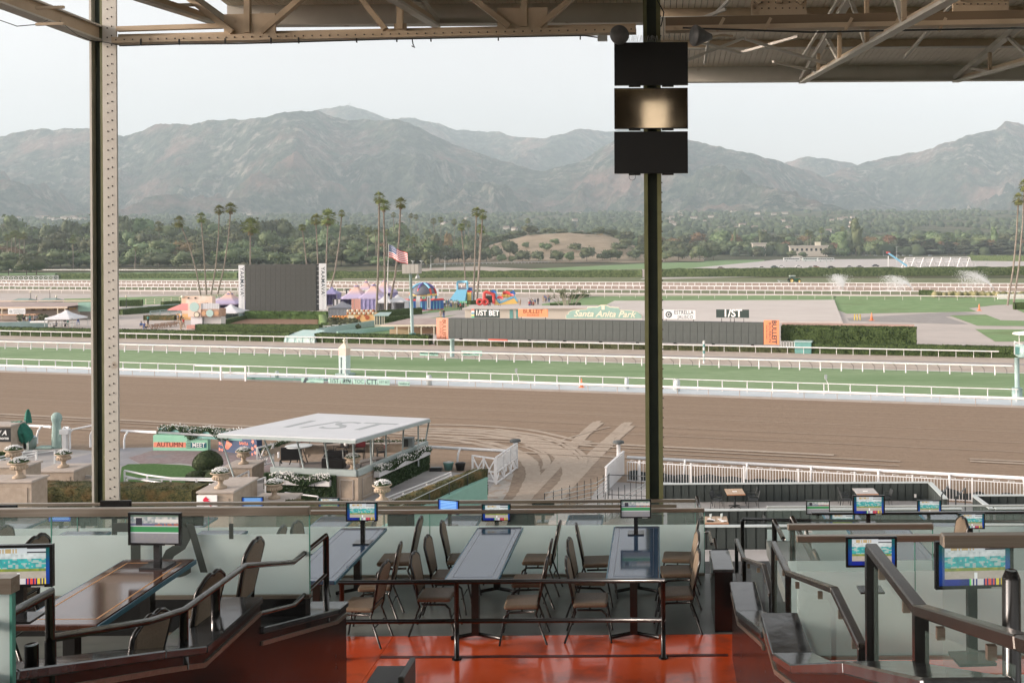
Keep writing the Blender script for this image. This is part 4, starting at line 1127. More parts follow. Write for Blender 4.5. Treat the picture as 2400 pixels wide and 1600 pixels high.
mb = MB(); mb.add([(-L/2,-1.2,0),(L/2,-1.2,0),(L/2 - .2,2.2,0),(-L/2 + .4,2.2,0),(-L/2 + .1,-1.0,.85),(L/2 - .15,-1.0,.85),(L/2 - .5,2.0,1.5),(-L/2 + .9,2.0,1.5)],[(0,1,5,4),(1,2,6,5),(2,3,7,6),(3,0,4,7),(4,5,6,7)])
mb.mi = 0; mb.part('tarpaulin',mat('tarp_teal',(.36,.55,.53),.6,c2=(.5,.6,.57),scale=1.2,bump=.4),t)
for k in range(4): MB().bar((-L/2 + .5 + k*L/4,-1.24,0),(-L/2 + .5 + k*L/4,-1.05,.84),.04,.03).part('batten',M_teal,t)
t = thing('crowd_barrier','white hooped barrier beside the orange upright sign','barrier',TP(s_at(1849,hd - .2),hd - .2),RZT)
for k in range(13):
 x = -1.1 + k*.19; MB().tube([(x,0,0),(x,0,1.3),(x + .08,0,1.42),(x + .15,0,1.3),(x + .15,0,0)],.022,5).part('hoop',M_rail,t)
t = thing('utility_box','bright teal covered utility box in the hedge line right of the orange upright sign','box',TP(s_at(1882,hd - .3),hd - .3),RZT)
MB().b2((-1.0,-.6,0),(1.0,.6,1.35)).part('body',M_teal,t,bevel=.05); MB().b2((-1.1,-.7,1.35),(1.1,.7,1.5)).part('lid',M_paleteal,t,bevel=.03)
# ============================================================ people
SK = [mat('skin_light',(.50,.32,.24),.6),mat('skin_tan',(.32,.19,.13),.6),mat('skin_brown',(.16,.09,.06),.6)]
HAIRM = [mat('hair_dark',(.02,.015,.012),.6),mat('hair_brown',(.09,.05,.03),.6)]
def cloth(c): return mat('cloth_%d_%d_%d' % tuple(int(x*100) for x in c),c,.85)
def person_meshes(pose,seed):
 """one continuous body plus clothing, 1.72 m tall"""
 rnd = random.Random(seed)
 sw = {'stand': .04,'walk': .22,'sit': 0}[pose]
 body = MB(); shirt = MB(); legs = MB(); hair = MB()
 if pose == 'sit':
  hip = .50
  for sx in (-1,1):
   legs.tube([(sx*.09,.02,hip),(sx*.12,-.42,hip),(sx*.12,-.46,.28),(sx*.12,-.44,.07),(sx*.12,-.58,.03)],[.10,.085,.06,.05,.04],8)
  up = hip
 else:
  up = .88
  for sx in (-1,1):
   f = sw*sx
   legs.tube([(sx*.085,0,up),(sx*.10,-f*.5,.48),(sx*.10,f*-.8 + .03,.08),(sx*.10,f*-.8 - .14,.03)],[.105,.075,.05,.04],8)
 legs.tube([(0,0,up - .06),(0,0,up + .06)],[.15,.155],10)
 shirt.tube([(0,0,up - .02),(0,.01,up + .2),(0,0,up + .42),(0,0,up + .52)],[.15,.14,.185,.10],10)
 for sx in (-1,1):
  a = rnd.uniform(-.15,.2)
  shirt.tube([(sx*.16,0,up + .46),(sx*.21,0,up + .38),(sx*.24,-.02,up + .2)],[.055,.055,.045],8)
  body.tube([(sx*.23,-.02,up + .26),(sx*.25,-.04,up + .16),(sx*.23,-.10 - a,up - .02),(sx*.22,-.14 - a,up - .10)],[.038,.038,.028,.03],6)
 body.tube([(0,0,up + .48),(0,-.01,up + .58)],[.055,.05],8)
 body.ball((0,-.02,up + .69),(.078,.095,.115),10,8)
 body.ball((0,-.115,up + .68),(.014,.02,.02),5,4)
 hair.ball((0,.0,up + .725),(.088,.10,.095),10,6)
 return body,shirt,legs,hair
PM = {}
def person(loc,pose,rz,shirt,trousers,lab,group,skin=0,hair=0):
 k = (pose,skin % 3,hair)
 if k not in PM:
  PM[k] = person_meshes(pose,3)
  PM[k] = (PM[k][0].mesh('skin',SK[skin % 3]),PM[k][1],PM[k][2],PM[k][3].mesh('hair',HAIRM[hair]))
 t = thing('person',lab,'person',loc,rz,group)
 b,s_,l_,h_ = PM[k]
 piece(b,'body',t); piece(h_,'hair',t)
 for nm,mb,c in (('shirt',s_,shirt),('trousers',l_,trousers)):
  kk = (nm,pose,c)
  if kk not in PM: PM[kk] = mb.mesh(nm,cloth(c))
  piece(PM[kk],nm,t)
 return t
CN = {(.03,.03,.035): 'black',(.6,.6,.58): 'white',(.45,.06,.05): 'red',(.08,.13,.3): 'blue',(.25,.25,.26): 'grey',(.42,.33,.24): 'tan',(.08,.25,.22): 'green'}
CK = list(CN)
pr = random.Random(21)
def people(spots,where,group,pose=None):
 used = {}
 for i,(px,py) in enumerate(spots):
  for _ in range(30):
   c1 = pr.choice(CK); c2 = pr.choice([CK[0],CK[3],CK[4],CK[5],CK[0]])
   lab = 'person in %s top, %s trousers, %s' % (CN[c1],CN[c2],where)
   if lab not in used: break
  used[lab] = 1
  b = atz(px,py); p = pose or pr.choice(['stand','walk','stand'])
  person(b,p,pr.uniform(0,6.28),c1,c2,lab,group,pr.randrange(3),pr.randrange(2))
people([(63,761),(70,759),(81,760),(86,758),(100,757),(55,762)],'among the potted shrubs by the white canopy','people by the potted shrubs')
people([(183,761)],'walking alone right of the white canopy',None,'walk')
people([(347,760)],'standing behind the picnic benches',None,'stand')
people([(331,771),(338,772),(345,773)],'sitting on the picnic benches','people on the benches','sit')
people([(417,757),(425,752),(430,768),(424,772)],'waiting beside the pink carnival stall','people beside the carnival stall')
people([(1035 + i*3.4 + pr.uniform(-1,1),717 + pr.uniform(-2,4) + i*.5) for i in range(18)],'in the crowd below the blue inflatable slide','crowd below the slide')
people([(1033,746),(1040,745)],'above the left end of the long board','pair above the long board')
people([(1240,717),(1243,719),(1246,716),(1249,720),(1254,717),(1261,714),(1219,717),(1250,723),(1241,722)],'right of the red obstacle course','group right of the obstacle course')
people([(1273,708),(1277,706),(1284,705),(1286,707),(1280,709),(1287,708)],'in the group beside the spiky shrub clump','group beside the shrub clump')
people([(1148,720),(1171,719),(1144,716)],'standing at the red obstacle course','people at the obstacle course')
people([(806,712),(957,719),(953,724),(912,727),(917,726),(1008,721),(943,727),(946,726)],'near the white tents and the blue inflatable','people near the white tents')
people([(132,770),(152,764),(159,765)],'sitting under the white canopy','people under the white canopy','sit')
# ============================================================ fairground
def canopy_tent(px,pyb,w,hp,hs,mt,ms,lab,grp=None,fin=None,depth=None,walls=True):
 """pyramid tent standing at px,pyb: width w (m), eave height hs, peak height hp"""
 b = atz(px,pyb); d = depth or w; b.y += d/2
 t = thing('canopy_tent',lab,'tent',b,0,grp)
 e = w/2 + .15; f = d/2 + .15
 mb = MB(); n = 8
 ring = lambda k: [(math.copysign(1,cos(a))*e*min(1,abs(cos(a))*1.42)*k,math.copysign(1,sin(a))*f*min(1,abs(sin(a))*1.42)*k) for a in [2*PI*(i + .5)/16 for i in range(16)]]
 vs = [];
 for k,z in ((1,hs - .25),(1,hs),(.55,hs + (hp - hs)*.32),(.22,hs + (hp - hs)*.68),(.05,hp)):
  vs += [(x,y,z) for x,y in ring(k)]
 fs = [(i*16 + j,i*16 + (j + 1) % 16,(i + 1)*16 + (j + 1) % 16,(i + 1)*16 + j) for i in range(4) for j in range(16)] + [tuple(range(64,80))]
 mb.add(vs,fs); mb.part('roof',mt,t)
 if fin is not None: MB().lathe((0,0,hp - .6),[(w*.13,0),(w*.05,.35),(.03,.7)],8).part('peak',fin,t)
 for sx in (-1,1):
  for sy in (-1,1): MB().tube([(sx*w/2,sy*d/2,0),(sx*w/2,sy*d/2,hs)],.05,6).part('leg',M_metal,t)
 if walls:
  mb = MB(); nn = 18
  for (x0,y0,x1,y1) in ((-w/2,d/2,w/2,d/2),(-w/2,-d/2,-w/2,d/2),(w/2,-d/2,w/2,d/2)) + (((-w/2,-d/2,w/2,-d/2),) if walls == 'all' else ()):
   L = math.hypot(x1 - x0,y1 - y0); nx = -(y1 - y0)/L; ny = (x1 - x0)/L; vs = []
   for i in range(nn + 1):
    u = i/nn; k = .07*sin(i*2.2)
    for z in (.1,hs - .1): vs.append((x0 + (x1 - x0)*u + nx*k,y0 + (y1 - y0)*u + ny*k,z))
   mb.add(vs,[(2*i,2*i + 2,2*i + 3,2*i + 1) for i in range(nn)])
  mb.part('curtain',ms,t)
 return t
def grad_roof(name,cb,ct):
 m = mat(name,cb,.7); nt = m.node_tree; N = nt.nodes; L = nt.links
 tc = N.new('ShaderNodeTexCoord'); sx = N.new('ShaderNodeSeparateXYZ'); L.new(tc.outputs['Generated'],sx.inputs[0])
 rp = N.new('ShaderNodeValToRGB'); rp.color_ramp.elements[0].color = (*cb,1); rp.color_ramp.elements[1].color = (*ct,1)
 rp.color_ramp.elements[0].position = .25; rp.color_ramp.elements[1].position = .6
 L.new(sx.outputs['Z'],rp.inputs[0]); L.new(rp.outputs[0],N['Principled BSDF'].inputs['Base Color']); return m
M_peach = grad_roof('sunset_canvas',(.48,.42,.60),(.72,.50,.42))
M_purple = mat('purple_canvas',(.25,.23,.44),.7,c2=(.32,.30,.50),scale=2)
M_wcan = mat('white_canvas',(.74,.75,.77),.7,c2=(.68,.69,.71),scale=1)
canopy_tent(827,728,5.2,5.6,2.7,M_peach,M_purple,'purple and peach peaked tent left of the palms, nearest the big screen','purple and peach tents',M_purple)
canopy_tent(868,728,5.4,5.8,2.7,M_peach,M_purple,'purple and peach peaked tent directly behind the orange food stall','purple and peach tents',M_purple,walls='all')
canopy_tent(852,712,4.6,5.6,2.8,M_peach,M_purple,'purple and peach tent in the second row, seen between the first two peaks','purple and peach tents',M_purple)
canopy_tent(895,712,5.0,5.8,2.8,M_peach,M_purple,'purple and peach tent in the second row behind the tall palms','purple and peach tents',M_purple)
canopy_tent(773,718,3.2,4.4,3.0,M_purple,M_purple,'plain purple tent half hidden behind the right banner of the big screen',None,None)
canopy_tent(900,734,3.2,3.9,2.3,M_wcan,M_wcan,'white peaked tent with closed sides, left one of a pair beside the palms','white tents')
canopy_tent(926,733,3.8,3.6,2.3,M_wcan,M_wcan,'white peaked tent with an open front, right one of a pair beside the palms','white tents')
canopy_tent(795,740,4.2,2.7,1.6,mat('grey_canvas',(.32,.33,.37),.7),mat('grey_canvas2',(.5,.52,.55),.7),'low dull grey tent between the big screen and the orange food stall',walls='all')
canopy_tent(522,738,6.4,4.6,2.3,M_peach,M_purple,'flat purple and peach tent between the carnival stall and the big screen',None,M_purple)
canopy_tent(528,752,5.0,2.9,1.6,M_wcan,M_paleteal,'low white and teal tent in front of the purple one left of the big screen')
canopy_tent(137,770,4.6,2.95,1.75,M_wcan,M_wcan,'white pop-up canopy over tables in front of the long brown roofed bar',walls=False)
canopy_tent(212,748,3.4,3.1,2.3,mat('blue_canvas',(.30,.52,.60),.7),M_wcan,'pale blue canopy beside the mint green wall',walls=False)
def banner(px,pyb,pyt,w,c,lab,c2=None):
 b = atz(px,pyb); h = at(px,pyt,b.y).z; t = thing('banner',lab,'banner',b,0)
 MB().tube([(-w/2,0,0),(-w/2,0,h)],.035,6).part('pole',M_metal,t)
 MB().box((0,0,h*.62),(w,.03,h*.74)).part('cloth',mat('banner_%d' % int(px),c,.7),t)
 if c2: MB().box((0,-.02,h*.62),(w*.4,.02,h*.6)).part('print',mat('bannerp_%d' % int(px),c2,.7),t)
banner(816.5,718,677,1.1,(.03,.03,.03),'black upright banner above the purple tents',(.55,.55,.52)); banner(824.5,718,677,1.1,(.80,.36,.28),'salmon upright banner above the purple tents, beside the black one')
banner(786,723,700,1.0,(.03,.03,.03),'black upright banner beside the right banner of the big screen, left one of two',(.6,.6,.6)); banner(795,723,700,1.0,(.12,.12,.12),'dark grey upright banner beside the right banner of the big screen, right one of two',(.6,.6,.6))
banner(831,742,700,1.2,(.82,.40,.32),'salmon upright banner in front of the purple tents, left one of two'); banner(838,742,700,1.2,(.80,.42,.35),'salmon upright banner in front of the purple tents, right one of two')
banner(852,718,678,.8,(.7,.7,.68),'white upright banner above the purple tents',(.1,.1,.1)); banner(859,718,678,.8,(.7,.66,.62),'cream upright banner above the purple tents')
banner(523,716,695,1.0,(.05,.05,.06),'black upright banner left of the big screen',(.6,.6,.6)); banner(515,716,695,1.1,(.4,.42,.42),'grey upright banner left of the big screen',(.1,.1,.1))
banner(539,722,698,1.3,(.8,.38,.30),'salmon upright banner left of the big screen'); banner(549,722,698,1.2,(.7,.72,.76),'pale upright banner left of the big screen')
banner(502,722,699,1.9,(.66,.68,.72),'broad white banner between the carnival stall and the big screen')
banner(980,730,693,.9,(.75,.75,.75),'white upright banner in front of the inflatable dome, left one of two'); banner(1005,735,693,.7,(.7,.7,.7),'grey upright banner in front of the inflatable dome, right one of two',(.2,.2,.2))
banner(1022,699,676,1.4,(.6,.66,.68),'pale blue banner left of the inflatable slide')
b = atz(845,759); Y = b.y; q = lambda px,py: at(px,py,Y) - b
t = thing('food_stall','orange food stall with a scalloped brown and white crown below the purple tents','stall',b)
x0,x1 = q(808,0).x,q(873,0).x; z1_ = q(840,735).z
M_or2 = mat('stall_orange',(.80,.46,.18),.6,c2=(.84,.54,.26),scale=1.5)
MB().b2((x0,0,0),(x1,2.6,z1_)).part('body',M_or2,t)
for k in range(12):
 u = (k + .5)/12; xx = x0 + (x1 - x0)*u
 MB().ball((xx,-.05,z1_ + .05),(.24,.12,.24),8,6).part('scallop',M_cream if k % 2 else mat('scallop_brown',(.42,.17,.07),.6),t)
 MB().ball((xx,.1,z1_ + .5),(.26,.14,.24),8,6).part('scallop',mat('scallop_brown',(.42,.17,.07),.6) if k % 2 else M_cream,t)
MB().b2((x0 + .3,-.04,z1_*.45),(x0 + 1.3,0,z1_*.85)).part('hatch',M_cream,t)
mb = MB()
for (cx,cz,r) in ((x0 + 2.0,.55,.3),(x0 + 3.6,.62,.4),(x0 + 3.2,.85,.26),(x0 + 2.3,.75,.2)): mb.tube([(cx,-.03,z1_*cz),(cx,-.05,z1_*cz)],r,9,smooth=False)
mb.part('painted_picture',mat('painted_red',(.45,.12,.05),.6),t)
MB().b2((x0 - 2.6,.2,.0),(x0,1.6,1.3)).part('side_counter',mat('stall_amber',(.78,.42,.12),.6),t)
for k in range(5): MB().ball((x0 - 2.4 + k*.55,.1,1.3),(.2,.12,.2),7,5).part('scallop',mat('scallop_orange',(.82,.34,.1),.6),t)
b = atz(450,772); Y = b.y; q = lambda px,py: at(px,py,Y) - b
t = thing('carnival_stall','tall pink and cream carnival trailer with painted round signs left of the big screen','stall',b)
M_pink = mat('fair_pink',(.78,.56,.48),.6,c2=(.85,.68,.56),scale=.8,c3=(.85,.42,.2),s3=.5,l3=.55,h3=.7)
MB().b2((q(436,0).x,0,q(0,745).z),(q(466,0).x,2.8,q(0,714).z)).part('left_panel',M_pink,t)
MB().b2((q(466,0).x,.1,q(0,745).z),(q(509,0).x,2.6,q(0,727).z)).part('lower_panel',mat('fair_brown',(.42,.25,.17),.6,c2=(.5,.33,.24),scale=1),t)
for k in range(11): MB().b2((q(466 + k*3.9,0).x,.1,q(0,727).z),(q(466 + k*3.9 + 3.3,0).x,.3,q(0,713 + abs(k - 5)*.3).z)).part('slat',mat('fair_white',(.66,.66,.68),.6),t)
MB().tube([(q(451,0).x,-.05,q(0,722).z),(q(451,0).x,.0,q(0,722).z)],.78,16,smooth=False).part('round_sign',mat('fair_teal',(.45,.62,.58),.6),t)
MB().tube([(q(457,0).x,-.06,q(0,740).z),(q(457,0).x,0,q(0,740).z)],.50,14,smooth=False).part('round_sign',mat('fair_dark',(.2,.16,.14),.6),t)
MB().tube([(q(457,0).x,-.09,q(0,740).z),(q(457,0).x,-.03,q(0,740).z)],.38,14,smooth=False).part('round_sign',M_cream,t)
MB().tube([(q(487,0).x,-.02,q(0,737).z),(q(487,0).x,.1,q(0,737).z)],.60,16,smooth=False).part('round_sign',mat('fair_teal',(.45,.62,.58),.6),t)
for px in (473,503): MB().tube([(q(px,0).x,-.02,q(0,737).z),(q(px,0).x,.1,q(0,737).z)],.36,12,smooth=False).part('round_sign',mat('fair_ochre',(.62,.36,.2),.6),t)
MB().b2((q(440,0).x,.4,.25),(q(466,0).x,2.6,q(0,745).z)).part('counter',M_wcan,t)
MB().b2((q(468,0).x,.8,.2),(q(508,0).x,2.6,q(0,746).z)).part('counter',mat('fair_counter',(.6,.58,.56),.6),t)
MB().b2((q(436,0).x,-.5,.15),(q(463,0).x,.3,q(0,764).z)).part('front_step',mat('fair_rose',(.58,.3,.25),.6),t)
for px in (440,460,475,500): MB().tube([(q(px,0).x,1.0,.18),(q(px,0).x,1.3,.18)],.2,10).part('wheel',M_black,t)
b = atz(455,742); Y = b.y; q = lambda px,py: at(px,py,Y) - b
t = thing('carnival_backdrop','pale orange painted backdrop wall rising behind the pink carnival stall','backdrop',b)
MB().b2((q(421,0).x,0,0),(q(493,0).x,1.5,q(0,697).z)).part('panel',mat('sunset_print',(.80,.62,.50),.6,c2=(.86,.50,.28),scale=.45,lo=.45,hi=.7,c3=(.85,.80,.72),s3=.3),t)
MB().ball((q(424,0).x,-.1,q(0,698).z),(.35,.25,.3),8,6).part('lamp',M_cream,t)
for px in (438,454): MB().box((q(px,0).x,-.1,q(0,701).z),(.25,.2,.25)).part('lamp',M_black,t)
b = atz(425,750)
t = thing('stall_awning','rose pink awning beside the left edge of the carnival stall','awning',b)
MB().add([(-2.6,0,2.0),(2.0,0,2.0),(2.0,1.6,3.0),(-.6,1.6,3.0),(-2.6,0,1.8),(2.0,0,1.8)],[(0,1,2,3),(4,5,1,0)]).part('cloth',mat('rose_cloth',(.72,.28,.26),.7),t)
for x in (-2.5,1.9): MB().tube([(x,0,0),(x,0,1.9)],.05,6).part('leg',M_metal,t)
MB().b2((-1.2,.4,0),(1.9,1.4,1.1)).part('counter',M_or2,t)
for i in range(9):
 b = atz(355 + i*7.5,771 - i*1.0 + (i % 2)); t = thing('picnic_bench','%s picnic bench from the left in the row before the carnival stall' % ('first','second','third','fourth','fifth','sixth','seventh','eighth','ninth')[i],'bench',b,pr.uniform(-.3,.3),'picnic benches')
 MB().box((0,0,.74),(1.1,.5,.05)).part('table_top',mat('bench_wood',(.30,.19,.12),.8),t)
 for s_ in (-1,1):
  MB().box((0,s_*.5,.44),(1.1,.2,.05)).part('seat',mat('bench_wood',(.30,.19,.12),.8),t)
  MB().bar((s_*.4,-.5,0),(s_*.4,.25,.72),.06,.06).bar((s_*.4,.5,0),(s_*.4,-.25,.72),.06,.06).part('leg',mat('bench_wood',(.30,.19,.12),.8),t)
I_blue,I_red,I_yel,I_grn,I_pur,I_sky = (mat('vinyl_' + n,c,.35,spec=.5) for n,c in (('blue',(.05,.16,.45)),('red',(.68,.08,.07)),('yellow',(.78,.52,.14)),('green',(.12,.42,.22)),('purple',(.2,.16,.45)),('sky',(.2,.5,.68))))
b = atz(975,712); Y = b.y; q = lambda px,py: at(px,py,Y) - b
t = thing('bouncy_castle','domed inflatable bouncy castle with blue and red ribs behind the speaker mast','bouncy castle',b)
zb_ = q(0,698).z; zt_ = q(0,671).z; Rr = (q(1011,0).x - q(950,0).x)/2; cx = (q(1011,0).x + q(950,0).x)/2
MB().tube([(cx + Rr*cos(a),3 + Rr*.8*sin(a),.5) for a in [i*PI/10 for i in range(21)]],.5,10,cap=False).part('base_ring',I_sky,t)
MB().tube([(cx + Rr*cos(a),3 + Rr*.8*sin(a),zb_) for a in [i*PI/10 for i in range(21)]],.28,10,cap=False).part('upper_ring',I_yel,t)
for k in range(6):
 a = k*PI/3 + .3; pts = [(cx + Rr*cos(a),3 + Rr*.8*sin(a),.4),(cx + Rr*cos(a),3 + Rr*.8*sin(a),zb_)]
 MB().tube(pts,.26,8).part('column',I_sky,t)
 arc = [(cx + Rr*cos(a)*cos(e),3 + Rr*.8*sin(a)*cos(e),zb_ + (zt_ - zb_)*sin(e)) for e in [i*PI/16 for i in range(9)]]
 MB().tube(arc[:4],.26,8).part('rib',I_red,t); MB().tube(arc[3:],.26,8).part('rib',I_sky if k % 2 else I_pur,t)
mb = MB(); mb.smooth = True
mb.lathe((cx,3,zb_),[(Rr*.92*cos(e),(zt_ - zb_)*.92*sin(e)) for e in [i*PI/16.5 for i in range(9)]],18)
mb.part('net',mat('dome_net',(.16,.17,.2),.7),t)
MB().ball((cx,3,zt_),(.35,.35,.2),8,6).part('knob',I_yel,t)
for k in range(7): MB().b2((cx - Rr*.8 + k*Rr*.24,.35,.8),(cx - Rr*.8 + k*Rr*.24 + .5,.5,zb_ - .4)).part('mesh_panel',(I_grn,mat('dark_net',(.05,.07,.06),.7))[k % 2],t)
b = atz(975,727); Y = b.y; q = lambda px,py: at(px,py,Y) - b
t = thing('inflatable_arena','low blue inflatable arena wall with a red rim in front of the domed castle','inflatable',b)
xs = [q(p,0).x for p in (926,1028)]; zt_ = q(0,708).z
pts = [(xs[0],4.0,0),(xs[0] + 1.2,1.2,0),(q(955,0).x,0,0),(q(985,0).x,-.2,0),(q(1010,0).x,1.0,0),(xs[1],2.6,0)]
for i in range(5):
 a,e = V3(pts[i]),V3(pts[i + 1])
 n = 3
 for k in range(n):
  u = a.lerp(e,k/n); w = a.lerp(e,(k + 1)/n)
  MB().bar(u + V3((0,0,zt_*.48)),w + V3((0,0,zt_*.48)),.5,zt_*.78).part('wall_panel',I_blue,t)
  MB().tube([u + V3((0,-.3,.1)),u + V3((0,-.3,zt_*.85))],.13,6).part('stripe',I_sky,t)
 MB().tube([a + V3((0,0,zt_*.93)),e + V3((0,0,zt_*.93))],.3,8).part('rim',I_red,t)
 MB().tube([a + V3((0,-.1,.12)),e + V3((0,-.1,.12))],.18,8).part('lower_rim',I_red,t)
b = atz(1076,712); Y = b.y; q = lambda px,py: at(px,py,Y) - b
t = thing('inflatable_slide','tall blue inflatable slide with yellow and green lanes','slide',b)
W_ = q(1086,0).x - q(1062,0).x; zt_ = q(0,682).z; zz_ = q(0,668).z; xl,xr = q(1062,0).x,q(1086,0).x
for x in (xl,xr): MB().tube([(x,3.0,zt_ - .5),(x,3.0,zz_)],.24,8).part('post',I_sky,t)
MB().tube([(xl,3.0,zz_),(xr,3.0,zz_)],.26,8).part('top_bar',I_sky,t)
MB().b2((xl,3.2,.3),(xr + .9,4.6,zt_)).part('tower',I_blue,t)
mb = MB(); mb.add([(xl - 1.6,0,.5),(xr - .2,0,.5),(xr,3,zt_*.95),(xl,3,zt_*.95),(xl - 1.6,0,0),(xr - .2,0,0),(xr,3,0),(xl,3,0)],[(0,1,2,3),(4,5,1,0),(5,6,2,1),(7,4,0,3)]); mb.part('ramp',I_sky,t)
for k in range(5):
 u0 = (k + .12)/5; u1 = (k + .88)/5
 p = lambda u,s: V3((xl - 1.6 + (W_ + 1.4)*u,0,.56)).lerp(V3((xl + W_*u,3,zt_*.62)),s)
 MB().add([p(u0,0),p(u1,0),p(u1,1) + V3((0,0,.06)),p(u0,1) + V3((0,0,.06))],[(0,1,2,3)]).part('lane',(I_grn,I_blue,I_yel,I_grn,I_sky)[k],t)
MB().add([(xl + .2,2.3,zt_*.70),(xr - .2,2.3,zt_*.70),(xr - .1,3.05,zt_*1.0),(xl + .1,3.05,zt_*1.0)],[(0,1,2,3)]).part('net_panel',mat('dome_net',(.16,.17,.2),.7),t)
for k in range(6): MB().b2((xr + .1 + k*.0,2.0 + k*.2,0),(q(1096,0).x + .02*k,2.2 + k*.3,zt_*(.72 - .04*k))).part('side_panel',(I_yel,I_sky,I_grn,I_yel,I_blue,I_sky)[k],t)
MB().tube([(xr,2.4,zt_*.8),(q(1097,0).x,2.6,zt_*.72)],.22,8).part('side_bar',I_red,t)
MB().tube([(xl - 2.0,-.2,.35),(xr + 1.0,-.4,.35)],.35,8).part('bumper',I_grn,t)
b = atz(1160,722); Y = b.y; q = lambda px,py: at(px,py,Y) - b
t = thing('obstacle_course','red, yellow and blue inflatable obstacle course above the 1/ST BET sign','inflatable',b)
f = lambda px,py,y=0: V3((q(px,0).x,y,q(0,py).z))
MB().tube([f(1130,719),f(1131,694),f(1136,691),f(1153,697),f(1153,719)],.34,10).part('arch',I_red,t)
MB().b2(f(1134,716,.2),f(1150,700,.8)).part('entry_net',mat('dark_net',(.05,.07,.06),.7),t)
for cx_,cy_ in ((1121,717),(1134,717)): MB().tube([f(cx_ + 6*cos(a),cy_ - 3 - 6*sin(a),-.5) for a in [i*PI/8 for i in range(17)]],.25,8,cap=False).part('ring',I_red,t)
for (pts,m,r) in (([(1150,692),(1157,695),(1163,712),(1170,716),(1200,702),(1207,714)],I_sky,.26),([(1150,697),(1158,705),(1168,719),(1200,706),(1207,717)],I_blue,.22),([(1160,706),(1166,703),(1174,706)],I_red,.3),([(1174,694),(1182,692),(1200,699)],I_red,.34),([(1146,692),(1152,690),(1157,694)],I_blue,.36),([(1192,695),(1198,692),(1201,698)],I_blue,.36)):
 MB().tube([f(a,c,.3) for a,c in pts],r,9).part('tube',m,t)
for cx_ in (1175,1183,1190): MB().ball(f(cx_,699,.8),(.5,.5,.62),9,7).part('bollard',I_yel,t)
mb = MB(); mb.extr([f(1154,722),f(1154,708),f(1160,716),f(1168,719),f(1200,706),f(1208,716),f(1208,719)],(0,2.4,0)); mb.part('side_wall',I_yel,t)
b = atz(1330,719); t = thing('cactus_clump','clump of pale trunked spiky shrubs inside a low hedge on the infield lawn','shrub',b)
rq = random.Random(31); mb = MB(); lf = MB()
for i in range(22):
 a = rq.uniform(0,6.28); r = rq.uniform(.3,2.0); x = r*cos(a)*1.5; y = r*sin(a); h = rq.uniform(2.0,3.9)
 tx,ty = x*1.7,y*1.5
 mb.tube([(x*.6,y,0),(x,y,h*.5),(tx,ty,h)],[.11,.09,.06],5)
 for k in range(26):
  d_ = V3((rq.gauss(0,1),rq.gauss(0,1),rq.gauss(0,.8))).normalized(); leaf(lf,V3((tx,ty,h)) + d_*.42,.22,rq,.6)
mb.part('stems',mat('pale_stem',(.36,.33,.26),.9),t); lf.part('leaves',LF_light,t)
hedge(atz(1290,719),atz(1318,719),.9,.8,'low hedge at the left foot of the spiky shrub clump',M_hcut,seg=.5,seed=31)
hedge(atz(1338,720),atz(1357,717),.9,.8,'low hedge at the right foot of the spiky shrub clump',M_hcut,seg=.5,seed=32)
hedge(atz(1340,701),atz(1379,694),1.0,1.0,'thin hedge running off behind the spiky shrub clump',M_hcut,seg=.6,seed=33)
hedge(atz(882,744),atz(985,736),1.2,1.3,'dark hedge in front of the white tents',M_hcut,seg=.5,seed=34)
hedge(atz(1098,714),atz(1128,711),1.0,.9,'short hedge between the slide and the obstacle course',M_hcut,seg=.5,seed=36)
hedge(atz(282,718),atz(334,717),1.4,1.5,'block hedge on the left lawn beside the slanting mint rail',M_hcut,seg=.5,seed=37)
hedge(atz(282,738),atz(410,728),1.2,1.2,'hedge behind the mint garden wall, left of the carnival stall',M_hcut,seg=.5,seed=38)
hedge(atz(340,750),atz(412,750),1.2,.9,'low brown hedge bed left of the carnival stall',M_hbrown,seg=.5,seed=39)
hedge(atz(380,720),atz(420,718),1.4,1.3,'block hedge beyond the carnival stall',M_hcut,seg=.5,seed=40)
hedge(atz(900,756),atz(958,752),1.0,1.0,'low hedge between the kiosk and the speaker mast',M_hcut,seg=.5,seed=41)
hedge(atz(2154,694),atz(2188,694),1.6,1.6,'scruffy hedge block at the end of the far right lawn',M_hfar,seg=.6,seed=42)
hedge(atz(2376,725),atz(2470,725),1.6,1.4,'dark hedge block at the foot of the two edge palms',M_hcut,seg=.6,seed=43)
mb = MB(); a = atz(2338,701); mb.box((a.x + 12,a.y,.6),(24,.5,1.2)); mb.solo('white_wall',M_white,'low white wall behind the two palms at the far right','wall')
mb = MB(); rq = random.Random(8)
for i in range(60): q_ = atz(2190 + i*4.2,694,.3); mb.ball(q_ + V3((0,rq.uniform(-1,1),.4)),rq.uniform(.5,1.0),6,4,.2,rq)
mb.solo('flower_border',mat('yellow_green_border',(.18,.19,.07),.9,c2=(.32,.28,.16),scale=.8),'border of low yellowish shrubs behind the low white wall','flower bed')
b = atz(893,769); Y = b.y; q = lambda px,py: at(px,py,Y) - b
t = thing('glass_kiosk','small cream framed kiosk with a pale teal roof left of the speaker mast','kiosk',b)
zt_ = q(0,744).z
MB().b2((q(873,0).x,0,0),(q(896,0).x,1.8,zt_*.28)).part('wall',M_cream,t)
for px in (873,878,884,890,895): MB().b2((q(px,0).x,0,zt_*.28),(q(px,0).x + .1,.1,zt_)).part('mullion',M_cream,t)
MB().b2((q(873,0).x + .1,.05,zt_*.28),(q(895,0).x,.08,zt_)).part('glass',mat('dim_glass',(.12,.14,.13),.1,spec=.6),t)
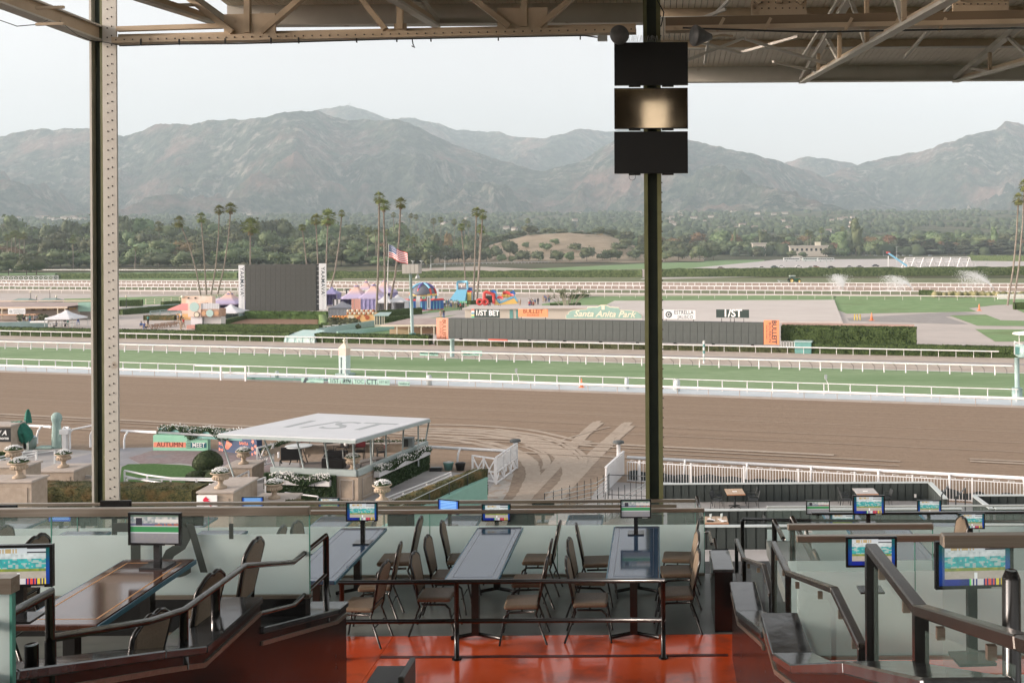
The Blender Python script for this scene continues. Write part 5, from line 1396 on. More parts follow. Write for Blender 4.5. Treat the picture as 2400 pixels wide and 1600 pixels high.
MB().add([(q(871,0).x,-.3,zt_),(q(908,0).x,-.3,zt_),(q(905,0).x,2.3,zt_ + .35),(q(876,0).x,2.3,zt_ + .35),(q(871,0).x,-.3,zt_ - .12),(q(908,0).x,-.3,zt_ - .12)],[(0,1,2,3),(4,5,1,0)]).part('roof',M_paleteal,t)
b = atz(960,786); Y = b.y; q = lambda px,py: at(px,py,Y) - b
t = thing('paddock_shelter','low open shelter with a flat brownish roof and cream posts behind the speaker mast','shelter',b)
zt_ = q(0,766).z
M_rf = mat('dusty_roof',(.34,.27,.25),.85,c2=(.40,.33,.30),scale=.6)
MB().add([(q(885,0).x,.2,zt_ - .05),(q(1024,0).x,.2,zt_ + .1),(q(1024,0).x,7.5,zt_ + .45),(q(925,0).x,7.5,zt_ + .4),(q(885,0).x,.2,zt_ - .3),(q(1024,0).x,.2,zt_ - .18)],[(0,1,2,3),(4,5,1,0)]).part('roof',M_rf,t)
MB().b2((q(886,0).x,.1,zt_ - .32),(q(1024,0).x,.2,zt_ - .06)).part('fascia',M_cream,t)
for px in (923,951,980,1010): MB().b2((q(px,0).x,.3,0),(q(px,0).x + .14,.44,zt_ - .1)).part('post',M_cream,t)
MB().b2((q(905,0).x,3.5,0),(q(1024,0).x,3.7,zt_)).part('back_wall',mat('tan_wall',(.36,.24,.16),.8),t)
MB().b2((q(904,0).x,1.0,0),(q(950,0).x,1.6,zt_*.52)).part('counter',mat('tan_counter',(.5,.38,.24),.8),t)
for i in range(7):
 px = 960 + i*9; MB().b2((q(px,0).x,3.4,zt_*.55),(q(px + 6,0).x,3.46,zt_*.85)).part('window',M_cream,t)
a = atz(742,786); e = atz(880,764)
mb = MB(); mb.bar((a.x,a.y,.5),(e.x,e.y,.5),.3,1.0); mb.solo('mint_wall',M_paleteal,'slanting pale teal wall running from the covered ramp up to the kiosk','wall')
a = atz(790,788); e = atz(925,772); mb = MB(); mb.bar((a.x,a.y,.35),(e.x,e.y,.35),.25,.7); mb.solo('mint_wall',M_mint,'lower mint wall in front of the slanting pale teal wall','wall')
for i in range(9):
 px = (715,735,752,768,786,804,821,838,753)[i]; py = (778,776,774,775,773,771,768,766,777)[i]
 b = atz(px,py); t = thing('outdoor_lamp',uniq('white topped post below the mulch bed, under ' + above(px)),'post',b,0,'white topped posts below the mulch bed')
 MB().tube([(0,0,0),(0,0,.7)],.05,6).part('stem',M_white,t); MB().box((0,0,.75),(1.0,.35,.08)).part('top',M_white,t)
b = atz(1190,752); Y = b.y; q = lambda px,py: at(px,py,Y) - b
t = thing('tote_building','low cream building with teal doors behind the signs of the long board','building',b)
MB().b2((q(1085,0).x,0,0),(q(1420,0).x,6,q(0,730).z)).part('wall',mat('cream_stucco',(.58,.53,.45),.85),t)
MB().b2((q(1080,0).x,-.6,q(0,731).z),(q(1425,0).x,6.5,q(0,728.5).z)).part('roof',mat('pale_roof',(.55,.5,.46),.85),t)
for px,w in ((1190,8),(1205,5),(1400,6)): MB().b2((q(px,0).x,-.06,0),(q(px + w,0).x,0,q(0,733).z)).part('door',M_teal,t)
b = atz(90,752); Y = b.y; q = lambda px,py: at(px,py,Y) - b
t = thing('bar_building','long low bar with brown flat roof and a white sign at the far left','building',b)
f = lambda px,py,y=0: V3((q(px,0).x,y,q(0,py).z))
M_fas = mat('cream_fascia',(.66,.54,.42),.7)
MB().b2(f(-80,752,3),V3((f(160,0).x,8,q(0,722).z))).part('wall',mat('bar_wall',(.42,.36,.32),.85),t)
MB().add([f(-80,720.5,-.6),f(158,719,-.6),f(182,715,9),f(-80,713,9)],[(0,1,2,3)]).part('roof',M_rf,t)
MB().b2(f(-80,723,-.7),V3((f(158,0).x,-.5,q(0,719).z))).part('fascia',M_fas,t)
MB().b2(f(-80,712.5,9),V3((f(190,0).x,9.3,q(0,710).z))).part('upper_fascia',M_fas,t)
for k in range(24): MB().b2(f(-60 + k*9,730 - (k % 3),2.6),V3((f(-60 + k*9 + 6.5,0).x,2.8,q(0,724).z))).part('painted_opening',mat('orange_lit_opening',(.52,.36,.16),.7) if k % 3 else mat('dark_opening',(.2,.12,.06),.7),t)  # bar openings as flat boxes, their orange light and dark painted in
MB().b2(f(-80,738,-1.2),V3((f(88,0).x,.4,q(0,735.5).z))).part('counter',mat('orange_counter',(.60,.38,.24),.7),t)
sg = MB().b2(f(25,735.5,-1.3),V3((f(65,0).x,-1.2,q(0,722).z))).part('sign_panel',mat('white_sign',(.74,.75,.75),.5),t)
lettering('ESTRELLA',.46,M_metal,sg,facing(V3((f(50,0).x,-1.32,q(0,726.5).z)),0)); lettering('JALISCO',.46,M_metal,sg,facing(V3((f(50,0).x,-1.32,q(0,731.5).z)),0))
MB().tube([f(31,729,-1.34),f(31,729,-1.3)],.28,14,smooth=False).part('roundel',M_metal,t)
for px in (3,54,133,150): MB().b2(f(px,745,-.5),V3((f(px,0).x + .15,-.35,q(0,720).z))).part('post',M_cream,t)
MB().b2(f(160,733,2.5),V3((f(214,0).x,4,q(0,712).z))).part('side_wall',mat('mint_stucco',(.25,.42,.35),.8,c2=(.28,.46,.38),scale=1),t)
MB().b2(f(193,726,2.3),V3((f(198,0).x,2.5,q(0,720).z))).part('red_sign',mat('red_paint',(.5,.05,.04),.5),t)
for x0,x1,lab in ((23,64,'left one of two low green gabled roofs beyond the bar'),(86,128,'right one of two low green gabled roofs beyond the bar')):
 bb = atz((x0 + x1)/2,712); Y2 = bb.y; w = (x1 - x0)/FPX*Y2; h = at(0,700,Y2).z
 tt = thing('gabled_hut',lab,'hut',bb)
 MB().b2((-w/2 + .3,0,0),(w/2 - .3,4,h*.5)).part('wall',M_teal,tt)
 MB().add([(-w/2,-.4,h*.5),(w/2 + .4,-.4,h*.5),(w/2 - .8,2,h),(-w/2 + .9,2,h),(-w/2,4.4,h*.5),(w/2 + .4,4.4,h*.5)],[(0,1,2,3),(3,2,5,4),(1,5,2),(0,3,4)]).part('roof',mat('green_roof',(.25,.33,.30),.8),tt)
mb = MB(); a = atz(-20,772); e = atz(112,766); mb.bar((a.x,a.y,.55),(e.x,e.y,.55),.5,1.1); mb.solo('teal_counter_wall',M_paleteal,'pale teal wall in front of the bar at the far left, beside the white canopy','wall')
mb = MB(); a = atz(70,769); mb.b2((a.x,a.y,.9),(a.x + 3.0,a.y + .5,1.2))
mb.solo('white_rack',M_white,'white rack standing along the pale teal wall beside the white canopy','rack')
for px,py,r in ((48,758,.9),(56,759,.7),(97,757,.8),(104,758,.9),(108,758,.6)):
 b = atz(px,py); t = thing('potted_shrub','potted shrub before the bar, %s' % {48: 'leftmost',56: 'second from the left',97: 'middle one',104: 'widest',108: 'rightmost and smallest'}[px],'potted plant',b,0,'potted shrubs before the bar')
 MB().lathe((0,0,0),[(.35,0),(.45,.5)],10).part('pot',mat('grey_pot',(.3,.28,.25),.8),t)
 lf = MB(); rq = random.Random(int(px)); lf.ball((0,0,1.0),r*.6,8,6,.2,rq)
 for k in range(70):
  d_ = V3((rq.gauss(0,1),rq.gauss(0,1),rq.gauss(0,1))).normalized(); leaf(lf,V3((0,0,1.05)) + d_*r*.7,.18,rq)
 lf.part('foliage',LF_dark,t)
for i in range(10):
 b = atz(118 + i*7,768 - (i % 3)*2); t = thing('white_cafe_table','white table, %s from the left, set by the white canopy' % ('first','second','third','fourth','fifth','sixth','seventh','eighth','ninth','tenth')[i],'table',b,0,'white tables by the white canopy')
 MB().box((0,0,.74),(1.0,.7,.05)).part('table_top',M_white,t); MB().tube([(0,0,0),(0,0,.72)],.05,6).part('stem',M_metal,t)
for px,pyb,pyt in ((72,708,686),(117,700,680),(296,722,697),(86,710,697),(132,710,697),(630,0,0)):
 if not pyb: continue
 b = atz(px,pyb); h = at(px,pyt,b.y).z; t = thing('lamp_post',uniq('thin dark lamp post on the infield above ' + above(px)),'lamp post',b,0,'thin lamp posts on the left infield')
 MB().tube([(0,0,0),(0,0,h)],[.09,.05],6).part('post',M_black,t); MB().lathe((0,0,h),[(.06,0),(.22,.12),(.2,.45),(.05,.55)],8).part('lantern',M_cream,t)
for (x0,y0,x1,y1,m,hh_,lab) in ((342,713,560,698,M_cream,1.3,'pale three bar fence slanting up behind the carnival stall'),(285,732,420,722,M_paleteal,.9,'pale teal rail of the garden left of the carnival stall'),(352,740,420,733,M_paleteal,.9,'pale teal low rail beside the carnival stall')):
 a = atz(x0,y0); e = atz(x1,y1); n = int((e - a).length/2.5)
 t = thing('bar_fence',lab,'fence',a)
 for k in range(3): MB().bar(V3((0,0,hh_*(k + 1)/3)),e - a + V3((0,0,hh_*(k + 1)/3)),.08,.13).part('bar',m,t)
 pm_ = MB().box((0,0,hh_/2),(.14,.14,hh_)).mesh('post',m)
 for i in range(n + 1): piece(pm_,'post',t,(e - a)*(i/n))
# ============================================================ far right: parking,coaches,frames,tractor,sprinklers
def vehicle(px,pyb,L,h,wd,col,rz,lab,grp,kind='car'):
 b = atz(px,pyb); b.z = max(.04,fan_z(b.y)); t = thing('parked_' + kind,lab,kind,b,rz,grp)
 m = mat('paint_%d_%d_%d' % tuple(int(c*100) for c in col),col,.3,spec=.5)
 if kind == 'coach':
  MB().b2((-L/2,-wd/2,.5),(L/2,wd/2,h)).part('body',m,t,bevel=.15)
  for k in range(7): MB().b2((-L/2 + .6 + k*(L - 1)/7,-wd/2 - .03,h*.55),(-L/2 + .4 + (k + 1)*(L - 1)/7,wd/2 + .03,h*.82)).part('window',M_black,t)
 else:
  pts = [(-L/2,.35),(-L/2,.8),(-L*.38,.95),(-L*.26,h),(L*.12,h),(L*.28,.95),(L/2,.82),(L/2,.35)]
  MB().extr([(x,-wd/2,z) for x,z in pts],(0,wd,0)).part('body',m,t,bevel=.06)
  MB().extr([(-L*.33,-wd/2 - .01,.97),(-L*.245,-wd/2 - .01,h - .08),(L*.10,-wd/2 - .01,h - .08),(L*.22,-wd/2 - .01,.97)],(0,wd + .02,0)).part('window',M_black,t)
 for sx in (-1,1):
  for sy in (-1,1): MB().tube([(sx*L*.31,sy*wd/2,.34),(sx*L*.31,sy*(wd/2 - .22),.34)],.34,10).part('wheel',M_black,t)
 return t
for i,(px,py,c) in enumerate(((1855,612.5,(.62,.64,.62)),(1900,612.5,(.55,.62,.58)),(1935,613,(.60,.62,.60)),(1868,610.5,(.7,.68,.62)))):
 vehicle(px,py,15 if i != 3 else 11,3.4,2.6,c,.03,('leftmost of the pale coaches parked under the trees','middle pale coach parked under the trees','rightmost pale coach with dark lettering side, under the trees','cream coach showing behind the leftmost ones')[i],'coaches at the edge of the parking ground','coach')
for px,py,c,cn in ((1815,628,(.08,.12,.11),'dark green'),(1820,631,(.1,.16,.15),'deep teal'),(1832,627,(.65,.65,.64),'white'),(1872,627,(.68,.68,.66),'chalk white'),(1900,629,(.6,.6,.6),'silver'),(1948,629,(.04,.04,.04),'black'),(2052,625,(.06,.06,.07),'charcoal'),(1912,628,(.2,.12,.08),'brown'),(1990,628,(.4,.4,.4),'grey'),(2015,628,(.2,.2,.2),'dark grey'),(1785,630,(.5,.5,.48),'pale grey'),(1690,631,(.15,.12,.1),'dark brown')):
 vehicle(px,py,4.6,1.5,1.85,c,pr.uniform(-.3,.3),cn + ' car parked on the open pale ground behind the far hedge','cars on the pale parking ground','car')
for px in (2020,2032,2052,2075,2090,2104,2118,2135,2180,2300,2325,2340):
 vehicle(px,605.5 - (px - 1900)*.004,4.6,1.5,1.85,pr.choice([(.65,.65,.64),(.5,.55,.6),(.3,.3,.32),(.7,.7,.7)]),pr.uniform(-.3,.3),uniq('pale car in the shade of the cedars, below ' + above(px)),'cars under the cedars','car')
for px0,px1,pyt,pyb,Y,lab in ((1852,1940,577,598,1130,'long cream house with a flat roof and a small cupola among the trees'),(1764,1795,571,584,1150,'small cream house at the left among the trees beyond the parking')):
 a = at(px0,pyb,Y); e = at(px1,pyt,Y); w = e.x - a.x
 t = thing('cream_house',lab,'house',(a.x + w/2,Y,2.5))
 zt_ = e.z - 2.5
 MB().b2((-w/2,0,-.5),(w/2,10,zt_)).part('wall',mat('cream_stucco',(.58,.53,.45),.85),t)
 MB().b2((-w/2 - 1,-1,zt_),(w/2 + 1,11,zt_ + 1)).part('roof',mat('pale_roof',(.55,.5,.46),.85),t)
 for k in range(8): MB().b2((-w/2 + w*(k + .3)/8,-.2,zt_*.55),(-w/2 + w*(k + .75)/8,0,zt_*.8)).part('window',M_black,t)
 if w > 30: MB().b2((w*.18,2,zt_ + 1),(w*.32,6,zt_ + 5)).part('cupola',M_cream,t)
a = atz(2122,632); e = atz(2280,632); Y = a.y; h = (640 - 604)/FPX*Y*.78
t = thing('long_aframe','long white swing-like frame of A supports on the parking ground','frame',a)
L = (e - a).length
for k in range(8):
 x = L*k/7
 MB().bar((x - 3.2,-3,0),(x,0,h),.45,.45).bar((x + 3.2,3,0),(x,0,h),.45,.45).part('a_frame',M_white,t)
for z in (h,h*.86,h*.66): MB().bar((0,0,z),(L,0,z),.35,.4).part('beam',M_white,t)
b = atz(2108,634)
t = thing('blue_chute','blue and red chute beside the left end of the long white frame','chute',b)
MB().bar((-6,0,9.5),(4,0,2.5),1.2,.8).part('chute',I_sky,t); MB().bar((-7,0,9.8),(-5,0,9.6),1.0,.8).part('top',I_red,t)
for x in (-6,3): MB().bar((x,0,0),(x,0,8 if x < 0 else 3),.4,.4).part('leg',M_white,t)
for px,pyb,pyt in ((2102,628,578),(2070,605,588),(2287,628,612),(2312,628,617),(1827,604,577),(1937,628,605),(1783,604,575),(1010,636,600),(1043,636,601)):
 b = atz(px,pyb); b.z = max(0,fan_z(b.y)); h = at(px,pyt,b.y).z - b.z; t = thing('light_pole',uniq('thin pale light pole beyond the far hedge, above ' + above(px)),'light pole',b,0,'light poles beyond the far hedge')
 MB().tube([(0,0,0),(0,0,h)],[.25,.14],6).part('post',M_metal,t); MB().box((.5,0,h),(1.3,.4,.2)).part('lamp',M_metal,t)
b = atz(1861,663); Y = b.y
t = thing('tractor','green tractor with yellow wheels working on the back straight','tractor',b,R(4))
M_jg = mat('tractor_green',(.03,.16,.05),.4); M_jy = mat('tractor_yellow',(.72,.55,.2),.5)
k_ = 30/FPX*Y/4.6
MB().b2((-1.9*k_,-.9,.55*k_),(2.2*k_,.9,1.0*k_)).b2((.3*k_,-.5,.9*k_),(2.2*k_,.5,1.6*k_)).part('bonnet',M_jg,t,bevel=.05)
MB().b2((-1.5*k_,-.8,1.0*k_),(.2*k_,.8,2.5*k_)).part('cab',mat('tractor_glass',(.10,.16,.13),.2),t)
MB().b2((-1.7*k_,-.95,2.45*k_),(.4*k_,.95,2.7*k_)).part('cab_roof',mat('tractor_roof',(.55,.62,.6),.5),t)
MB().tube([(1.2*k_,.3,1.5*k_),(1.2*k_,.3,2.3*k_)],.08,6).part('exhaust',M_black,t)
for x,r,sy in ((-1.2,.92,-1),(-1.2,.92,1),(1.6,.68,-1),(1.6,.68,1)):
 w_ = MB().tube([(x*k_,sy*1.0,r*k_),(x*k_,sy*1.5,r*k_)],r*k_,18).part('wheel',M_black,t)
 MB().tube([(x*k_,sy*1.45,r*k_),(x*k_,sy*1.55,r*k_)],r*.66*k_,14).part('rim',M_jy,w_)
MB().bar((-2*k_,0,.6),(-5.5*k_,0,.9),.2,.2).bar((-5.5*k_,-1.6,.3),(-5.5*k_,1.6,.9),.3,.3).bar((-3.2*k_,-1.4,.2),(-6.5*k_,-1.4,1.0),.1,.1).part('harrow',M_metal,t)
M_drop = bpy.data.materials.new('water_spray'); M_drop.use_nodes = True
_p = M_drop.node_tree.nodes['Principled BSDF']; _p.inputs['Base Color'].default_value = (.9,.93,.95,1); _p.inputs['Roughness'].default_value = .3; _p.inputs['Alpha'].default_value = .5
rq = random.Random(2)
for i,(px,py,tx,ty) in enumerate(((1976,680,1943,647),(2138,681,2063,650),(2328,681,2238,639))):
 b = atz(px,py); Y = b.y; tp_ = at(tx,ty,Y + 2)
 mb = MB(); n = 5200
 dx = tp_.x - b.x; hz_ = tp_.z
 for k in range(n):
  u = rq.random() ** .75; z = hz_*(2*u - u*u)*1.0 + .5
  x = b.x + dx*u; sp = .15 + 3.2*max(0,u - .1) ** 1.2
  p = V3((x + rq.gauss(0,sp*.35) + abs(rq.gauss(0,2.4))*u,Y + rq.gauss(0,sp*.6),z - abs(rq.gauss(0,sp*(1.2 if u > .3 else .4))) + .2))
  p.z = max(.1,p.z); r = rq.uniform(.025,.09)
  mb.add([p + V3((-r,0,0)),p + V3((0,0,-r)),p + V3((r,0,0)),p + V3((0,0,r*1.6))],[(0,1,2,3)])
 mb.solo('sprinkler_spray',M_drop,('leftmost spray of water, rising steeply over the back straight','middle spray of water arcing leftward over the back straight','largest and rightmost spray of water arcing leftward over the back straight')[i],'water spray',None,'stuff')
 t = thing('sprinkler_head',('sprinkler pipe at the foot of the steep left spray','sprinkler pipe at the foot of the middle spray','sprinkler pipe at the foot of the largest spray')[i],'sprinkler',b)
 MB().tube([(0,0,0),(0,0,.7),(-.5,0,1.0)],.09,6).part('pipe',M_metal,t); MB().box((0,0,.1),(.5,.5,.2)).part('base',M_metal,t)
# ============================================================ apron between the stand and the track
M_conc = mat('apron_concrete',(.40,.385,.37),.9,c2=(.33,.32,.31),scale=.7,spec=.2,c3=(.27,.26,.26),s3=.25,l3=.5,h3=.7)
M_stone = mat('limestone',(.42,.35,.28),.8,c2=(.34,.28,.22),scale=3,bump=.15,spec=.2)
M_cap = mat('stone_cap',(.46,.41,.36),.7,c2=(.40,.35,.31),scale=4,spec=.25)
M_iron = mat('dark_steel',(.04,.045,.045),.35,metal=.4)
sheet('apron',[(-60,15,.0),(60,15,.0),TP(70,d_near - 1.4,0) ,TP(-110,d_near - 1.4,0)],M_conc,.012)
poly('entry_sand',[(1216,1064),(1216,1080),(1140,1172),(1010,1330),(1290,1330),(1395,1150),(1440,1095),(1472,1064)],M_tdirt,.018)
poly('entry_ramp',[(1166,1118),(1144,1150),(1000,1330),(1070,1330),(1192,1150),(1205,1105)],mat('wet_concrete',(.34,.32,.29),.7,c2=(.42,.38,.33),scale=1.2,c3=(.33,.26,.2),s3=2,l3=.5,h3=.6),.024)
poly('brick_forecourt',[(330,1087),(300,1072),(380,1050),(470,1048),(640,1064),(640,1110),(530,1098),(420,1084)],mat('mottled_brick',(.20,.15,.15),.9,c2=(.26,.22,.22),scale=3,c3=(.19,.19,.20),s3=.5),.026)
poly('grey_forecourt',[(120,1092),(160,1075),(270,1050),(390,1046),(300,1072),(330,1090),(210,1094)],mat('asphalt_forecourt',(.22,.225,.24),.9,c2=(.28,.28,.30),scale=.8),.022)
M_lawn2 = mat('near_lawn',(.05,.115,.035),.95,c2=(.09,.17,.055),scale=6,bump=.5,bscale=30,spec=.15)
poly('apron_lawn',[(285,1094),(300,1087),(360,1086),(430,1089),(500,1098),(540,1112),(520,1140),(280,1140)],M_lawn2,.03)
poly('apron_lawn',[(85,1125),(120,1100),(215,1090),(245,1098),(240,1130)],M_lawn2,.03)
def strip(pts,w,z,m,mb=None):
 c = [atz(*p,z) for p in pts]; out = MB() if mb is None else mb
 fine = []
 for i in range(len(c) - 1):
  p0 = c[max(0,i - 1)]; p1 = c[i]; p2 = c[i + 1]; p3 = c[min(len(c) - 1,i + 2)]
  for k in range(8):
   t = k/8; fine.append(.5*((2*p1) + (p2 - p0)*t + (2*p0 - 5*p1 + 4*p2 - p3)*t*t + (3*p1 - p0 - 3*p2 + p3)*t ** 3))
 fine.append(c[-1]); vs = []; rq = random.Random(len(pts))
 for i,p in enumerate(fine):
  d = (fine[min(i + 1,len(fine) - 1)] - fine[max(i - 1,0)]).normalized(); n = V3((d.y,-d.x,0))
  j = rq.uniform(.75,1.15) if i % 2 else 1
  vs += [p - n*w/2*j,p + n*w/2*j]
 return out.add(vs,[(2*i,2*i + 1,2*i + 3,2*i + 2) for i in range(len(fine) - 1)])
zt = .022
def tracks(base,offs,w):
 global zt
 mb = MB()
 for ox,oy in offs: strip([(x + ox,y + oy) for x,y in base],w,zt,M_tyre,mb); zt += .0012
 struct(mb,'tyre_marks',M_tyre)
tracks([(1477,989),(1440,1022),(1400,1058),(1360,1100),(1320,1145),(1290,1185)],[(0,0),(-7,0),(5,8),(-13,3)],.42)
tracks([(1404,986),(1375,1010),(1335,1050),(1290,1102),(1245,1150),(1210,1190)],[(0,0),(-8,2),(6,4)],.36)
tracks([(960,1003),(1060,1005),(1170,1012),(1250,1027),(1320,1054),(1350,1085),(1348,1112),(1322,1145),(1296,1180)],[(0,0),(-12,4),(-22,9)],.62)
tracks([(960,1018),(1080,1026),(1180,1045),(1238,1072),(1255,1100),(1248,1130),(1222,1170),(1200,1190)],[(0,0),(-12,6)],.60)
tracks([(1160,1004),(1290,1024),(1345,1048),(1372,1072),(1366,1096)],[(0,0),(-9,4)],.30)
tracks([(1230,1042),(1268,1056),(1285,1078),(1282,1096)],[(0,0),(-8,3)],.28)
tracks([(940,994),(1100,996),(1240,1007),(1340,1028),(1385,1034)],[(0,0),(0,9)],.45)
tracks([(1300,1035),(1385,1010),(1430,1000)],[(0,0)],.2)
mb = MB()
for (px,py,w,s0,s1) in ((2000,1068,.42,2,90),(2000,1063,.32,2,90),(2000,1042,.10,-30,90),(2000,1055,.06,20,90),(300,986,.5,-110,-6),(300,992,.25,-110,-2),(300,1000,.18,-110,-2),(300,1012,.35,-110,-4),(1600,1072,.25,5,90),(600,960,.08,-110,30),(1700,985,.06,-60,90)):
 d_ = D(px,py); zt += .0012; mb.quad(*[TP(s_,d_ + k_*w/2,zt) for s_,k_ in ((s0,-1),(s1,-1),(s1,1),(s0,1))])
struct(mb,'pale_streaks',M_tyre)
band('outer_track_edge',d_near - 1.4,d_near + .3,M_tdirt,.014,-110,-4)
M_rail2 = mat('near_white_rail',(.74,.75,.75),.35,c2=(.66,.67,.68),scale=1.5)
def near_rail(px0,px1,pxs,lab,h=1.17):
 a = TP(s_at(px0,d_near),d_near); e = TP(s_at(px1,d_near),d_near); c = (a + e)/2; L = (e - a).length
 t = thing('track_rail',lab,'rail',c,RZT)
 MB().tube([(-L/2,0,h - .08),(L/2,0,h - .08)],.085,10).part('rail',M_rail2,t)
 pm_ = MB().tube([(0,-.42,0),(0,-.42,.55),(0,-.33,.85),(0,-.12,h - .1),(0,0,h - .08)],.06,8).mesh('post',M_rail2)
 for px in pxs: piece(pm_,'post',t,((TP(s_at(px,d_near),d_near) - c).dot(TT),0,0))
 return t
near_rail(1001,1206,(1077,1190),'white track rail with one curved post between the pavilion and the open gate')
near_rail(370,700,(660,),'white track rail passing behind the flower troughs and the pavilion')
near_rail(282,365,(300,),'short white track rail just right of the riveted column')
near_rail(26,118,(97,),'white track rail stub behind the closed green parasols at the far left')
near_rail(147,160,(150,),'short white track rail stub right of the draped statue')
near_rail(1467,2560,(1604,1749,1899,2056,2222,2396),'long white track rail on curved posts above the picket fence')
t = thing('starting_rail','white bent pipe rail and stand left of the riveted column','rail',atz(175,1052),0)
MB().tube([(-.3,0,0),(-.3,0,1.1),(-.1,0,1.28),(1.1,.3,1.5),(2.0,.3,1.5)],.06,8).part('pipe',M_rail2,t)
MB().b2((-.7,-.2,.0),(-.45,.1,1.1)).b2((-.85,-.25,1.0),(-.3,.15,1.3)).part('stand',M_rail2,t)
MB().tube([(1.4,.3,1.5),(1.4,.3,1.95)],.03,6).part('spout',M_rail2,t)
t = thing('bent_post','single white curved post close to the left of the riveted column','post',atz(212,1048),0)
MB().tube([(0,0,0),(0,0,.8),(.15,0,1.1),(.45,0,1.2)],.07,8).part('post',M_rail2,t)
d_p = d_near - 1.1; a = TP(s_at(1467,d_p),d_p); e = TP(s_at(2500,d_p),d_p); c = (a + e)/2; L = (e - a).length
t = thing('picket_fence','white steel picket fence with small hoops in front of the track rail','fence',c,RZT)
MB().bar((-L/2,0,1.08),(L/2,0,1.08),.04,.05).bar((-L/2,0,.06),(L/2,0,.06),.04,.05).part('rails',M_rail2,t)
pm_ = MB().bar((0,0,0),(0,0,1.08),.028,.028).mesh('picket',M_rail2)
n = int(L/.152)
for i in range(n): piece(pm_,'picket',t,(-L/2 + i*.152,0,0))
pm_ = MB().tube([(-.14,0,1.08),(-.14,0,1.17),(.14,0,1.17),(.14,0,1.08)],.016,5).mesh('hoop',M_rail2)
for i in range(int(L/.70)): piece(pm_,'hoop',t,(-L/2 + .35 + i*.70,0,0))
pm_ = MB().bar((0,0,0),(0,0,1.2),.09,.09).mesh('post',M_rail2)
for i in range(int(L/2.9)): piece(pm_,'post',t,(-L/2 + .7 + i*2.9,0,0))
mb = MB(); n = 60; vs = []
for i in range(n + 1):
 x = -L/2 + L*i/n; h = .52 + .06*sin(i*1.7) + .05*sin(i*.6) - .25*(i/n > .55)*abs(sin(i*.9))*.5
 for z in (0,h): vs.append(TT*x + c + V3((0,0,z)) + TN*(.22 + .03*sin(i*2.3)))
mb.add(vs,[(2*i,2*i + 2,2*i + 3,2*i + 1) for i in range(n)])
mb.solo('windbreak_cloth',mat('dark_mesh_cloth',(.035,.045,.045),.9,c2=(.05,.06,.06),scale=3),'dark sagging mesh cloth along the foot of the white picket fence','cloth')
def xgate(p,q_,h,lab,nx=3,boards=False):
 p = V3(p); q_ = V3(q_); v = q_ - p
 t = thing('track_gate',lab,'gate',p)
 up = V3((0,0,1)); mb = MB()
 for k in (0.06,.45,1.0): mb.bar(up*h*k,v + up*h*k,.06,.08)
 mb.part('rails',M_rail2,t)
 for k in range(nx + 1): MB().bar(v*k/nx,v*k/nx + up*h*1.02,.1,.1).part('post',M_rail2,t)
 for k in range(nx): MB().bar(v*k/nx + up*.1,v*(k + 1)/nx + up*h*.95,.05,.06).bar(v*(k + 1)/nx + up*.1,v*k/nx + up*h*.95,.05,.06).part('cross_brace',M_rail2,t)
 if boards: MB().bar(v*.04 + up*h*.72,v*.96 + up*h*.72,.03,h*.42).part('board',M_rail2,t)
 return t
xgate(atz(1163,1136),atz(1212,1098),1.5,'white open gate leaf swung toward the track beside the sandy entry',3,True)
xgate(atz(1108,1124),atz(1160,1132),1.35,'white crossed gate section at right angles to the open leaf',2)
t = thing('gate_post','white gate post with a dark cap at the left of the sandy entry','post',atz(1208,1096))
MB().tube([(0,0,0),(0,0,1.5)],.12,10).part('post',M_rail2,t); MB().lathe((0,0,1.5),[(.2,0),(.34,.05),(.3,.16),(.1,.2)],12).part('cap',mat('slate_cap',(.08,.09,.09),.6),t)
t = thing('gate_post','white gate post with a dark cap at the right of the sandy entry','post',atz(1450,1112))
MB().tube([(0,0,0),(0,0,1.75)],.12,10).part('post',M_rail2,t); MB().lathe((0,0,1.75),[(.2,0),(.34,.05),(.3,.16),(.1,.2)],12).part('cap',mat('slate_cap',(.08,.09,.09),.6),t)
t = thing('white_screen_wall','white boarded side wall leaning along the right of the sandy entry','wall',atz(1420,1152))
v = atz(1462,1110) - atz(1420,1152); MB().bar(V3((0,0,.6)),v + V3((0,0,.6)),.08,1.2).part('board',M_rail2,t)
MB().bar(V3((0,0,1.28)),v + V3((0,0,1.28)),.12,.08).part('top_rail',M_rail2,t)
M_urn = mat('carved_stone',(.50,.41,.31),.75,c2=(.38,.30,.22),scale=9,bump=.3,spec=.2)
M_flow = mat('white_petals',(.78,.78,.75),.7); M_fleaf = mat('flower_leaf',(.05,.10,.035),.7,c2=(.09,.15,.06),scale=12)
def flowers(mb,c,rx,ry,n,rnd,s=.035,hz_=.12):
 for i in range(n):
  a = rnd.uniform(0,6.28); q = math.sqrt(rnd.random()); p = V3(c) + V3((rx*q*cos(a),ry*q*sin(a),hz_*(1 - q*q) + rnd.uniform(-.02,.04)))
  r = rnd.uniform(.7,1.2)*s
  mb.add([p + V3((r,0,0)),p + V3((0,r,0)),p + V3((-r,0,0)),p + V3((0,-r,0)),p + V3((0,0,r*.7))],[(0,1,4),(1,2,4),(2,3,4),(3,0,4)])
